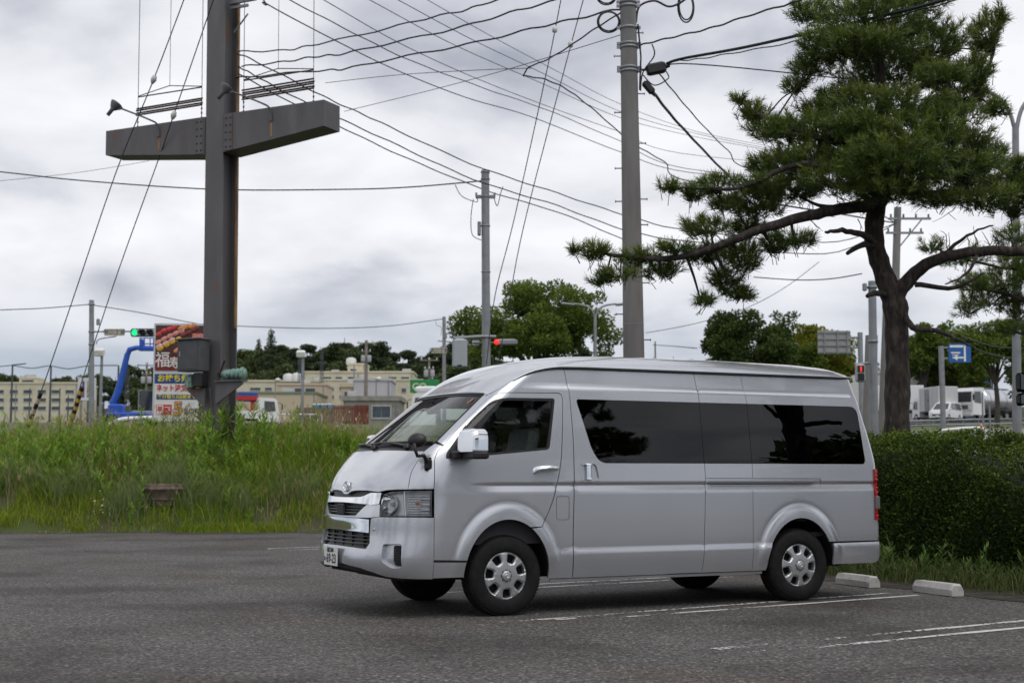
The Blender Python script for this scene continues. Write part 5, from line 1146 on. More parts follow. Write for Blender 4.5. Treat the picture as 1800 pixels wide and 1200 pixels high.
name_sign(sl_, (Xl(202), -.06, Zl(584)), .88, .30, '栄二丁目', CREAM, INKB)
m = MB(); c = Vector((Xl(253), -.10, Zl(585))); m.bbox(c, (1.12, .16, .36), .10); hd_s = m.build('signal_head', pm('signal_shell', (.34, .36, .38), rough=.5), sl_)
for k, (cm, nm) in enumerate(((pm('green_signal', (.02, .6, .25), rough=.3, emit=(.02, 1, .35), estr=.9), 'green_light'), (pm('dark_lens', (.012, .014, .014), rough=.4), 'amber_light'), (pm('dark_lens', (.012, .014, .014)), 'red_light'))):
    cc = c+Vector((-.35+.35*k, -.09, 0)); m = MB(); m.lathe([(.0001, .03), (.10, .02), (.14, 0)], 16, frame(cc, (1, 0, 0), (0, 0, 1))); ll = m.build(nm, cm, hd_s)
    m = MB(); V = [frame(cc, (1, 0, 0), (0, 0, 1)) @ Vector((.155*math.cos(a_), .155*math.sin(a_), h)) for h in (-.01, .20) for a_ in np.linspace(-.35, PI+.35, 14)]; m.add(V, [(i, i+1, 15+i, 14+i) for i in range(13)], True); m.build('visor', GALV, ll)
# right of centre junction pole
sr_, tr_ = pole('signal_pole', 'slim grey junction pole with name board beside the far wooded hill', 781, 745, 780.5, 557, 72, .10, .085, GALV, cat='signal pole')
Zr = lambda v: at(781, v, 72).z-sr_.location.z
name_sign(sr_, (-.28, -.08, Zr(616)), .80, .30, '栄二丁目', CREAM, INKB)
m = MB(); m.tube([(-.35, 0, Zr(599)), (.8, 0, Zr(602))], .03, 6); m.build('mast_arm', GALV, sr_); m = MB(); m.bbox((.05, -.08, Zr(590)), (.14, .14, .3), .02); m.build('meter_box', GALV, sr_)
m = MB(); m.bbox((.95, 0, Zr(602)), (.5, .12, .22), .04); m.build('side_signal_head', GALV, sr_)
m = MB(); m.tube(spline([at(u, v, 72)-sr_.location for u, v in ((766, 564), (768, 572), (776, 575), (775, 590))], 5), .012, 4); m.build('drop_cable', CABLE, sr_)

# street lamps with two curved arms
def street_lamp(label, u, vb, vt, Y, r, spread, rise, armr, heads=True):
    base = at(u, vb, Y); base.z = terr(base.x, Y) if Y > 30 else 0; top = at(u-(1 if u > 1700 else 0), vt, Y)-base
    if u > 1700: top.x -= 0.0
    root = empty('street_lamp', base, 0, label, 'street lamp', 'double armed street lamps'); m = MB(); m.tube([(0, 0, -.2), (0, 0, 0), top], [r*1.15, r*1.1, r*.75], 14); m.build('mast', GALV, root)
    for s in (-1, 1):
        m = MB(); e = top+Vector((s*spread, 0, rise)); m.tube(spline([top+Vector((0, 0, -.25)), top+Vector((s*spread*.16, 0, rise*.42)), top+Vector((s*spread*.5, 0, rise*.85)), e], 6), [armr]*19, 8); a = m.build('lamp_arm', GALV, root)
        if heads: m = MB(); m.bbox(e+Vector((s*.30, 0, -.02)), (.75, .26, .13), .05, Matrix.Rotation(R(-6*s), 3, 'Y')); m.build('lamp_head', GALV, a)
    return root
street_lamp('tall double street lamp standing against the right picture edge', 1786, 770, 218, 33, .105, 1.0, .85, .05, False)
street_lamp('double armed street lamp in front of the round leafy tree', 1046, 720, 552, 75, .11, 1.15, .55, .05)
# poles on the right behind the van
pole('utility_pole', 'pale concrete pole left of the pine trunk', 1526, 760, 1532, 590, 42, .21, .18, PCONC, 'far utility poles', 'utility pole')
o_, t3 = pole('signal_pole', 'slim steel signal pole with red pedestrian light behind the van', 1536, 760, 1533, 495, 36, .11, .10, GALV, cat='signal pole')
Zq = lambda v: at(1535, v, 36).z-o_.location.z
for v in (505, 600): m = MB(); m.lathe([(.105, -.03), (.13, -.03), (.13, .03), (.105, .03)], 12, Matrix.Translation(pcenter(t3, Zq(v)))); m.build('steel_band', GALV, o_)
m = MB(); m.bbox((-.16, -.05, Zq(505)), (.10, .12, .2), .02); m.build('meter_box', GALV, o_)
m = MB(); m.tube([(-.45, 0, Zq(640)), (.1, 0, Zq(637))], .03, 6); m.build('signal_arm', GALV, o_)
m = MB(); m.bbox((-.34, -.12, Zq(656)), (.24, .16, .46), .04); ph = m.build('pedestrian_signal', pm('signal_shell', (.34, .36, .38)), o_)
for dz, mt, nm in ((.10, pm('red_ped', (.7, .03, .02), rough=.3, emit=(1, .05, .03), estr=.7), 'red_man'), (-.10, pm('dark_lens', (.012, .014, .014)), 'dark_man')):
    m = MB(); m.bbox((-.34, -.205, Zq(656)+dz), (.17, .02, .17), .008); pn = m.build('signal_panel', pm('dark_lens', (.012, .014, .014)), ph)
    if dz > 0:
        m = MB(); zc2 = Zq(656)+dz; m.lathe([(.0001, 0), (.018, 0), (.018, .004)], 10, frame((-.34, -.217, zc2+.055), (1, 0, 0), (0, 0, 1))); m.box((-.34, -.217, zc2+.005), (.045, .004, .07)); m.box((-.352, -.217, zc2-.05), (.016, .004, .06)); m.box((-.328, -.217, zc2-.05), (.016, .004, .06)); m.build('red_figure', mt, pn)
pole('utility_pole', 'leaning pale concrete pole just left of the pine trunk base', 1551, 760, 1562, 540, 38, .19, .15, PCONC, 'far utility poles', 'utility pole')
o_, t3 = pole('utility_pole', 'distant utility pole with crossarms seen through the pine branches', 1566, 720, 1578, 365, 60, .20, .15, PCONC, 'far utility poles', 'utility pole')
Zq = lambda v: at(1575, v, 60).z-o_.location.z
for v, a, b_ in ((385, -.4, 1.4), (410, -.5, 1.1)):
    m = MB(); p = pcenter(t3, Zq(v)); m.box(p+Vector(((a+b_)/2, -.1, 0)), (b_-a, .09, .09)); ca = m.build('crossarm', GALV, o_)
    for x in np.linspace(a+.1, b_-.1, 4): m = MB(); m.lathe([(.03, 0), (.055, .05), (.03, .09), (.055, .13), (.0001, .17)], 8, Matrix.Translation(p+Vector((x, -.1, .04)))); m.build('insulator', pm('porcelain_dark', (.05, .045, .04)), ca)
m = MB(); m.tube([pcenter(t3, Zq(440)), pcenter(t3, Zq(387))+Vector((1.0, -.1, 0))], .03, 6); m.build('crossarm_brace', GALV, o_)

# ---------------------------------------------------------------- overhead lines
def wire(name, label, pts, Ya, Yb, r=.011, cat='cable', group='overhead cables', mat=CABLE, wav=0.0, n=7):
    pts = list(pts)
    if name == 'overhead_cable':     # spans run on past the picture and behind the pine instead of stopping in the air
        ext = lambda a, b, n_: (b[0]+(b[0]-a[0])/max(1, abs(b[0]-a[0]))*n_, b[1]+(b[1]-a[1])/max(1, abs(b[0]-a[0]))*n_)
        p0_, d_ = pts[0], Yb-Ya; L0 = pts[-1][0]-pts[0][0]
        if pts[0][0] < 0 or pts[0][1] < 0: pts = [ext(pts[1], pts[0], 420)]+pts
        e_ = pts[-1]
        if e_[1] < 0: pts = pts+[ext(pts[-2], pts[-1], 260)]
        elif 1195 < e_[0] < 1350 and e_[1] < 430: pts = pts+[(1450, e_[1]+22), (1575, 392)] if e_[1] > 300 else pts+[(1480, e_[1]+26), (1690, e_[1]+48)]
        if abs(L0) > 1: Ya, Yb = Ya+d_*(pts[0][0]-p0_[0])/L0, Ya+d_*(pts[-1][0]-p0_[0])/L0
        Ya = max(12, Ya); Yb = max(12, min(Yb, 95))
    k = len(pts); q = [at(u, v, Ya+(Yb-Ya)*((u-pts[0][0])/(pts[-1][0]-pts[0][0]) if abs(pts[-1][0]-pts[0][0]) > 1 else i/(k-1))) for i, (u, v) in enumerate(pts)]
    s = spline(q, n)
    if wav: s = [p+Vector((0, 0, wav*math.sin(i*1.25)+wav*.5*math.sin(i*.53+1))) for i, p in enumerate(s)]
    m = MB(); m.tube([p-s[0] for p in s], r*1.25, 5); o = m.build(name, mat, None, label, cat, group); o.location = s[0]; return o
W = [
 ('highest of the three sagging cables from the pylon to the top edge', [(418, 92), (500, 88), (560, 78), (700, 45), (800, 22), (880, -2)], 33, 26, .013, .02),
 ('middle of the three sagging cables from the pylon to the top edge', [(425, 118), (500, 108), (560, 100), (620, 91), (760, 60), (880, 28), (985, -2)], 33, 25, .014, .02),
 ('lowest of the sagging cables between pylon and concrete pole', [(415, 138), (430, 135), (560, 125), (620, 118), (760, 90), (900, 60), (1000, 35), (1094, 16)], 33, 24, .014, .02),
 ('steep cable leaving the pylon bracket towards the lower right', [(455, -10), (470, 8), (600, 77), (700, 125), (820, 172), (935, 206), (1090, 267), (1210, 303)], 31, 60, .013, 0),
 ('long cable passing just above the steep pylon bracket cable', [(500, -5), (620, 58), (730, 110), (850, 155), (960, 193), (1090, 248), (1205, 296)], 26, 60, .012, .01),
 ('long cable from the top edge sloping behind the concrete pole, third in the fan', [(560, -5), (700, 75), (830, 135), (960, 186), (1090, 232), (1200, 270)], 26, 62, .010, 0),
 ('thin straight cable in the fan, ending lowest in the pine crown', [(640, -5), (800, 80), (960, 150), (1090, 207), (1220, 240), (1340, 262)], 26, 70, .010, 0),
 ('thin straight cable in the fan, just below its topmost neighbour', [(690, -5), (830, 70), (960, 132), (1090, 196), (1220, 234), (1340, 259)], 26, 70, .010, 0),
 ('topmost thin straight cable of the fan behind the concrete pole', [(742, -5), (860, 62), (980, 126), (1090, 183), (1220, 230), (1345, 256)], 26, 70, .009, 0),
 ('upper of three wavy cables sloping from the pylon past the steel signal pole', [(415, 96), (440, 103), (545, 158), (620, 193), (700, 230), (850, 297), (980, 339), (1094, 377), (1210, 404)], 33, 45, .014, .015),
 ('middle of three wavy cables sloping from the pylon past the steel signal pole', [(418, 118), (440, 128), (500, 162), (605, 212), (720, 265), (850, 322), (980, 361), (1094, 403), (1210, 424)], 33, 45, .014, .015),
 ('lowest of three wavy cables sloping from the pylon past the steel signal pole', [(418, 130), (530, 190), (610, 229), (720, 280), (850, 333), (980, 373), (1094, 420)], 33, 45, .013, .01),
 ('dark slack cable crossing low from the left edge to the steel signal pole', [(-10, 301), (150, 318), (380, 333), (600, 333), (720, 329), (848, 318)], 45, 40, .016, 0),
 ('faint thin wire behind the pylon at the far left', [(-10, 319), (100, 308), (180, 297), (262, 283)], 60, 60, .008, 0),
 ('thin wire rising from the pylon arm end to the concrete pole', [(605, 196), (760, 158), (900, 120), (1090, 62)], 34, 24, .006, 0),
 ('very thin wire from the right bundle of rods to the upper right', [(572, 146), (700, 132), (830, 124), (935, 120)], 32, 28, .006, 0),
 ('slack cable ending at the left signal pole', [(-10, 545), (70, 542), (145, 536), (160, 534)], 62, 62, .016, 0),
 ('slack cable from the left signal pole to behind the pylon', [(162, 536), (250, 550), (350, 569), (420, 573), (560, 577), (680, 573), (781, 560)], 62, 72, .015, 0),
 ('service cable curving down from the guy insulator towards the concrete pole', [(920, 134), (930, 118), (960, 106), (1003, 80), (1050, 48), (1092, 22)], 28, 24, .012, .006),
 ('loose twisted cable sagging from the service bend behind the concrete pole', [(920, 134), (960, 140), (1000, 160), (1040, 190), (1092, 236), (1130, 263), (1170, 286), (1212, 318)], 28, 40, .013, .01),
 ('thick lashed cable running from the black closure to the upper right corner', [(1172, 112), (1200, 103), (1300, 85), (1400, 63), (1500, 40), (1600, 16), (1680, -6)], 24, 18, .021, 0),
 ('thin lashing cable hanging just beneath the thick upper right cable', [(1190, 108), (1230, 103), (1300, 92), (1400, 72), (1500, 48), (1600, 23), (1690, -2)], 24, 18, .008, .01),
 ('wavy single cable climbing from the concrete pole into the pine top', [(1126, 80), (1170, 68), (1230, 55), (1290, 36), (1370, 12), (1430, -8)], 24, 19, .012, .01),
 ('steep lashed cable falling from the small closure into the pine crown', [(1150, 165), (1180, 203), (1220, 247), (1275, 303), (1330, 350)], 24, 36, .022, .006),
 ('thin cable running steeply beside the lashed cable into the pine', [(1160, 132), (1190, 168), (1230, 215), (1280, 265), (1320, 298)], 24, 36, .011, .008),
 ('low thin wire climbing from the van roof into the pine branches', [(1135, 585), (1220, 569), (1310, 542), (1380, 505), (1440, 460)], 60, 60, .011, 0),
 ('short slack wire hanging between pine foliage and the slim signal pole', [(1325, 487), (1400, 492), (1460, 490), (1515, 481)], 40, 36, .012, 0),
 ('upper slack wire drooping across the right hand trees', [(1690, 590), (1740, 607), (1790, 612), (1810, 611)], 60, 50, .016, 0),
 ('lower slack wire drooping across the right hand trees', [(1690, 600), (1740, 622), (1790, 630), (1810, 629)], 60, 50, .016, 0),
 ('faint wire below the small distant pole behind the van roof', [(1148, 606), (1180, 608), (1225, 612)], 150, 150, .03, 0)]
for lab, pts, ya, yb, r_, wv in W: wire('overhead_cable', lab, pts, ya, yb, r_, wav=wv)
# guy wires with strain insulators and striped guards
YEL = None
def striped(name, c1, c2):
    m, N, L = node_mat(name); b = N['Principled BSDF']; tc = N.new('ShaderNodeTexCoord'); wv = N.new('ShaderNodeTexWave'); wv.bands_direction = 'DIAGONAL'; wv.inputs['Scale'].default_value = 1.05; wv.inputs['Distortion'].default_value = .0
    L.new(tc.outputs['Object'], wv.inputs[0]); r_ = N.new('ShaderNodeValToRGB'); r_.color_ramp.interpolation = 'CONSTANT'; r_.color_ramp.elements[0].color = (*c1, 1); r_.color_ramp.elements[1].position = .5; r_.color_ramp.elements[1].color = (*c2, 1); L.new(wv.outputs[0], r_.inputs[0]); L.new(r_.outputs[0], b.inputs['Base Color']); b.inputs['Roughness'].default_value = .6; return m
for lab, pts, ya, yb, ins, grd, gc in (('guy wire with faded striped guard furthest left', [(395, -190), (327, -10), (270, 140), (205, 300), (130, 520), (75, 680), (33, 790)], 30, 36, (270, 140), [(72, 690), (34, 790)], (.62, .44, .33)), ('guy wire with yellow and black guard between the left signal pole and pylon', [(440, -190), (358, 50), (305, 203), (275, 290), (210, 470), (160, 620), (118, 752)], 30, 37, (305, 203), [(145, 680), (122, 752)], (.75, .42, .06))):
    o = wire('guy_wire', lab, pts, ya, yb, .011, 'guy wire', 'guy wires', GUYM)
    f = lambda u, v: at(u, v, ya+(yb-ya)*((u-pts[0][0])/(pts[-1][0]-pts[0][0])))-o.location
    m = MB(); c = f(*ins); d = (f(*pts[-1])-f(*pts[0])).normalized(); m.lathe([(.0001, -.11), (.05, -.09), (.07, 0), (.055, .05), (.02, .12), (.0001, .12)], 12, Matrix.Translation(c) @ d.to_track_quat('Z', 'Y').to_matrix().to_4x4()); m.build('strain_insulator', pm('porcelain_white', (.6, .6, .58), rough=.25, var=.1), o)
    a_, b_ = f(*grd[0]), f(*grd[1]); m = MB(); ln = (b_-a_).length; nseg = 11
    for k in range(nseg):
        p_, q_ = a_+(b_-a_)*k/nseg, a_+(b_-a_)*(k+1)/nseg; m = MB(); m.tube([p_, q_], .052, 10); m.build('guard_band', pm('guard_black', (.015, .015, .015), rough=.6) if k % 2 == 0 else pm('guard_%d' % int(gc[1]*100), gc, rough=.6, var=.15), o)
for lab, pts, ins in (('left of the two guy wires crossing the sky at centre', [(1024, -190), (988, -10), (960, 130), (905, 380), (870, 520), (855, 640)], (975, 52)), ('right of the two guy wires crossing the sky at centre', [(1077, -190), (1028, -10), (990, 130), (920, 400), (890, 560), (875, 640)], (1003, 78))):
    o = wire('guy_wire', lab, pts, 28, 33, .009, 'guy wire', 'guy wires', GUYM); m = MB(); c = at(ins[0], ins[1], 28.3)-o.location; m.lathe([(.0001, -.08), (.045, -.06), (.06, 0), (.045, .05), (.0001, .09)], 12, Matrix.Translation(c)); m.build('strain_insulator', pm('porcelain_white', (.6, .6, .58)), o)
# closures and coils at the concrete pole
o = empty('cable_closure', at(1153, 121, 24), 0, 'long black cable closure box right of the concrete pole', 'cable closure', 'cable closures'); m = MB(); m.bbox((0, 0, 0), (.34, .16, .19), .03, Matrix.Rotation(R(-12), 3, 'Y')); m.build('case', BLACKP, o); m = MB(); m.tube([(.16, 0, .04), (.24, 0, .06)], [.05, .03], 8); m.build('gland', BLACKP, o); m = MB(); m.tube([(-.27, 0, -.02), (-.16, 0, -.02)], .02, 6); m.build('gland', BLACKP, o)
o = empty('cable_closure', at(1140, 154, 24), 0, 'small upright black cable closure below the long one', 'cable closure', 'cable closures'); m = MB(); m.bbox((0, 0, 0), (.12, .12, .26), .03, Matrix.Rotation(R(-40), 3, 'Y')); m.build('case', BLACKP, o); m = MB(); m.tube([(.06, 0, -.08), (.12, 0, -.15)], [.04, .025], 8); m.build('gland', BLACKP, o)
for lab, cu, cv, r_, sq in (('coiled cable loop left of the concrete pole', 1070, 38, .175, 1.0), ('upper coiled cable loop cut by the top edge left of the pole', 1066, -8, .15, 1.0), ('narrow hanging cable loop right of the concrete pole at the top', 1206, 12, .12, 2.0)):
    m = MB()
    for k, dr in enumerate((0, .018)): m.tube([((r_+dr)*math.cos(a_), .03*k+.02*math.sin(a_), (r_+dr)*sq*math.sin(a_)) for a_ in np.linspace(0, 2*PI, 33)], .014, 6, cap=False)
    o = empty('cable_coil', at(cu, cv, 24), 0, lab, 'cable coil', 'cable coils'); 
    oo = m.build('loop', CABLE, o); oo['kind'] = 'stuff'
wire('overhead_cable', 'cable draped from the pole top to the narrow loop on its right', [(1118, 40), (1124, 12), (1150, 2), (1175, 12), (1195, 6), (1215, -8)], 24, 24, .016)
wire('overhead_cable', 'cable dropping from the thick span behind the black closure to the pole', [(1126, 160), (1130, 128), (1150, 98), (1146, 78)], 24, 24, .010)
wire('overhead_cable', 'slack jumper loop beneath the black closure', [(1130, 132), (1150, 150), (1175, 138), (1196, 112)], 24, 24, .009)
# ================================================================ street behind: trees, buildings, vehicles
rng = np.random.default_rng(21)
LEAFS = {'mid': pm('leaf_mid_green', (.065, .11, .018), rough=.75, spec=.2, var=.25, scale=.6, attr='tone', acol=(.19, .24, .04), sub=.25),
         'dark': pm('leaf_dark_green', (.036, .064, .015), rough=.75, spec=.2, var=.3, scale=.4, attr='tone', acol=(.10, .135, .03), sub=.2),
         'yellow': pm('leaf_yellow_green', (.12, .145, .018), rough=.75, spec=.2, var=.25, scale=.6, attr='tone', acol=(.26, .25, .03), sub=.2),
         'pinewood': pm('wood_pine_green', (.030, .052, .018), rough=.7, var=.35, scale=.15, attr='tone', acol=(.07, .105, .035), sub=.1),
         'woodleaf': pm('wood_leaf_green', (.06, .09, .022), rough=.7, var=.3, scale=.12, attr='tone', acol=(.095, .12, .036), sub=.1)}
def crown_mesh(name, clumps, nleaf, size, aspect=.6, shell=.35):
    """clumps: (x, y, z, rx, ry, rz); leaves spread through the outer shell of every clump"""
    C_ = np.array(clumps); wts = C_[:, 3]*C_[:, 5]; wts = wts/wts.sum(); i = rng.choice(len(C_), nleaf, p=wts); q = unit(rng.normal(0, 1, (nleaf, 3))); r_ = 1-shell*np.abs(rng.normal(0, .7, nleaf))
    P_ = C_[i, :3]+q*C_[i, 3:6]*r_[:, None]; V, F = leaf_quads(P_, unit(q+np.array([0, 0, .3])), size, aspect, .6)
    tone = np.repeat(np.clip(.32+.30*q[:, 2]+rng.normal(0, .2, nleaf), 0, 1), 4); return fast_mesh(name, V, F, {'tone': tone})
def broad_tree(label, u, vb, Y, ru, vt, kind, nl=15000, group='leafy street trees', low=.30, seed=0, lean=0):
    rr = random.Random(seed); S = Y/FPX; base = at(u, vb, Y); base.z = terr(base.x, Y) if Y > 30 else 0; H_ = at(u, vt, Y).z-base.z; W_ = ru*S
    root = empty('leafy_tree', base, 0, label, 'tree', group); m = MB(); th = H_*low
    m.tube(spline([(0, 0, -.2), (.1*rr.uniform(-1, 1), 0, th*.5), (lean*.3, 0, th)], 4), [W_*.075, W_*.07, W_*.065, W_*.06, W_*.058, W_*.056, W_*.054, W_*.05, W_*.048], 10)
    cl = []
    nb = 9+int(W_)
    for k in range(nb):
        a = 2*PI*k/nb+rr.uniform(-.3, .3); e = rr.uniform(.30, .98); rad_ = W_*rr.uniform(.35, .86)*math.sqrt(max(.05, 1-(e-.45)**2*2.2)); p = Vector((rad_*math.cos(a)+lean*e, rad_*math.sin(a)*.8, th+(H_-th)*e*.9)); m.tube(spline([(lean*.3, 0, th*.9), Vector((p.x*.4, p.y*.4, th+(p.z-th)*.55)), p], 4), np.linspace(W_*.032, W_*.008, 9), 6)
        for _ in range(11):
            s = W_*rr.uniform(.09, .22); q = p+Vector((rr.gauss(0, .20)*W_, rr.gauss(0, .20)*W_, rr.gauss(0, .11)*(H_-th))); cl.append((q.x, q.y, min(q.z, H_-s*.6), s*1.1, s*1.1, s*.75))
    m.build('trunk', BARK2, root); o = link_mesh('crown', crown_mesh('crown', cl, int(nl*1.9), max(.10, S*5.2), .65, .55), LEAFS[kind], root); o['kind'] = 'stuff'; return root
broad_tree('round dark green tree behind the slim signal pole, beside the double street lamp', 945, 740, 78, 125, 488, 'mid', 22000, seed=3, low=.3)
broad_tree('dark round tree above the van roof left of the sign backs', 1312, 735, 95, 88, 550, 'dark', 14000, seed=5, low=.3)
broad_tree('yellowing tree behind the grey road sign', 1452, 735, 105, 60, 574, 'yellow', 9000, seed=8, low=.3)
broad_tree('small green tree between the dark tree and the yellowing tree', 1405, 735, 100, 40, 590, 'mid', 6000, seed=9)
broad_tree('green tree just right of the pine trunk', 1625, 735, 168, 55, 572, 'mid', 9000, seed=12, low=.35)
broad_tree('dark bushy tree beneath the blue direction sign', 1672, 735, 172, 55, 612, 'dark', 8000, seed=13, low=.15)
broad_tree('tall thin-crowned tree in front of the tanker lorry', 1752, 745, 88, 75, 556, 'mid', 9000, seed=15, low=.42)
broad_tree('small bare-stemmed tree left of the tanker lorry', 1712, 738, 166, 35, 610, 'mid', 3500, seed=16, low=.45)
broad_tree('dark tree at the right edge behind the tall street lamp', 1822, 745, 100, 60, 600, 'dark', 7000, seed=17)
# second pine at the right edge
rng = np.random.default_rng(31)
pads2 = [(1690, 450, 44, 18, 0), (1640, 430, 26, 14, 0), (1760, 490, 60, 26, 0), (1740, 525, 60, 22, .5), (1800, 460, 60, 34, 0), (1800, 540, 50, 26, .4), (1720, 495, 40, 18, -.4), (1790, 410, 50, 22, .2), (1860, 480, 60, 60, 0), (1700, 540, 30, 14, 0), (1780, 575, 40, 14, .2)]
pine('pine_tree', 'dark pine at the right edge behind the bent limb of the large pine', 27.0, [(1850, 760, 0, .15), (1845, 650, 0, .14), (1838, 560, 0, .12), (1835, 480, 0, .09), (1830, 400, 0, .04)], [[(1838, 540, 0, .06), (1780, 520, 0, .04), (1700, 500, 0, .02)], [(1836, 480, 0, .05), (1760, 470, 0, .03), (1680, 452, 0, .015)]], pads2, 190, seed=9, nn=26, dead=False)

# ---------------------------------------------------------------- wooded hill
rng = np.random.default_rng(41)
UP_ = [-60, 0, 40, 60, 90, 110, 200, 250, 300, 345, 410, 440, 500, 540, 590, 650, 690, 720, 760, 800, 860, 1000, 1080, 1200, 1300, 1500, 1900]
VP_ = [652, 655, 655, 660, 664, 655, 650, 642, 634, 634, 612, 606, 602, 606, 592, 590, 606, 612, 614, 606, 612, 612, 618, 622, 628, 640, 650]
def wood_top(u): return float(np.interp(u, UP_, VP_))
def hill_z(x, y):
    u = 900+FPX*x/y; h = {0: 11}.get(0); k = np.clip((y-285)/85, 0, 1)
    return at(u, wood_top(u)+ (1-k)*34 + h*FPX/y*1.02, y).z
def hz_(x, y): return max(terr(x, y)-.5 if y < 300 else -5, min(hill_z(x, y), terr(x, 285)+(y-280)*.35+.2))
grid_mesh('wooded_hill', np.linspace(-150, 180, 67), np.linspace(283, 420, 20), hz_, pm('forest_floor', (.020, .030, .012), rough=1, var=.4, scale=.2))
def proto(kind):
    m = MB(); cl = []
    if kind == 'pine':
        h = 12.; m.tube([(0, 0, -1), (.15, 0, 5), (.3, .1, 8), (.2, 0, 11.4)], [.30, .24, .17, .05], 7)
        for k in range(13):
            z = rng.uniform(5.2, 11.4); a = rng.uniform(0, 6.28); r_ = rng.uniform(.3, 2.6)*(1-.5*(z-5)/7); s = rng.uniform(.9, 1.5); cl.append((.2+r_*math.cos(a), r_*math.sin(a), z, s*1.2, s*1.2, s*.55)); m.tube([(.2, 0, z-.9), (.2+r_*math.cos(a), r_*math.sin(a), z-.2)], [.09, .03], 5)
        mt, n, sz = 'pinewood', 2600, .55
    elif kind == 'broad':
        m.tube([(0, 0, -1), (0, 0, 3), (0, 0, 6)], [.35, .3, .15], 7)
        for k in range(20): q = unit(rng.normal(0, 1, 3))*rng.uniform(.2, 1); s = rng.uniform(1.1, 1.9); cl.append((q[0]*3.0, q[1]*3.0, 6.2+q[2]*3.6, s, s, s*.8)); m.tube([(0, 0, 4), (q[0]*2.6, q[1]*2.6, 6+q[2]*3)], [.12, .04], 5)
        mt, n, sz = 'woodleaf', 3000, .6
    elif kind == 'fir':
        m.tube([(0, 0, -1), (0, 0, 14)], [.28, .03], 7)
        for k in range(26):
            z = 2.5+11*k/26; r_ = 3.0*(1-(z-2)/12.6); a = k*2.4; cl.append((r_*.6*math.cos(a), r_*.6*math.sin(a), z-.2, max(.25, r_*.55), max(.25, r_*.55), .35)); m.tube([(0, 0, z), (r_*math.cos(a), r_*math.sin(a), z-.4)], [.05, .02], 4)
        mt, n, sz = 'pinewood', 2600, .42
    root = empty('wood_tree', (0, 0, 0)); m.build('trunk', BARK2, root); o = link_mesh('crown', crown_mesh('crown', cl, n, sz, .65, .5), LEAFS[mt], root); o['kind'] = 'stuff'; return root
PR = {'pine': [proto('pine') for _ in range(3)], 'broad': [proto('broad') for _ in range(2)], 'fir': [proto('fir')]}
usedp = set()
def plant(kind, u, Y, vt, hs, label, group):
    ps = PR[kind]; p = ps[rng.integers(0, len(ps))]
    if p.name not in usedp: usedp.add(p.name); o = p
    else: o = copy_tree(p)
    hh = {'pine': 12.2, 'broad': 10.6, 'fir': 14.}[kind]*hs; t = at(u, vt, Y); o.location = (t.x, Y, t.z-hh); o.rotation_euler = (0, 0, rng.uniform(0, 6.28)); o.scale = (hs*rng.uniform(.9, 1.15),)*2+(hs,); tag(o, label, 'tree', group); o.name = 'wood_tree'; return o
for Y, dv, step in ((395, 0, 21), (345, 13, 24), (300, 30, 27)):
    u = -40
    while u < 1560:
        if True:
            left = u < 380; kind = 'broad' if rng.uniform() < (.55 if left or u < 520 else (.30 if Y < 320 else .12)) else 'pine'
            lab = {('broad', True): 'rounded leafy tree on the low wooded ridge at the left', ('pine', True): 'dark pine on the low wooded ridge at the left', ('broad', False): 'rounded leafy tree on the wooded hill behind the buildings', ('pine', False): 'tall dark pine on the wooded hill behind the buildings'}[(kind, left)]
            row = {395: 'back row', 345: 'middle row', 300: 'front row'}[Y]; lm_ = next(t for lim, t in ((20, 'at the far left edge'), (60, 'left of the roof house'), (140, 'above the cream school block'), (240, 'behind the left signal pole'), (380, 'behind the sushi board'), (450, 'just right of the pylon'), (520, 'above the roof tanks'), (600, 'above the pink block'), (660, 'behind the roof tower'), (730, 'right of the roof tower'), (800, 'beside the slim junction pole'), (900, 'left of the steel signal pole'), (1160, 'left of the concrete pole'), (2000, 'low over the van roof')) if u < lim)
            lab = {'broad': 'leafy tree', 'pine': 'dark pine'}[kind]+' in the '+row+' of the wood '+lm_
            plant(kind, u, Y, wood_top(u)+dv+rng.normal(0, 5), rng.uniform(.75, 1.1)*(.75 if left else 1), lab, 'far wood '+row+' '+lm_)
        u += step*rng.uniform(.7, 1.3)*(1.5 if u > 840 else 1)
plant('fir', 477, 340, 574, .95, 'tall pointed fir standing above the wooded hill', 'pointed firs'); plant('fir', 455, 350, 592, .7, 'shorter pointed fir left of the tallest one', 'pointed firs')

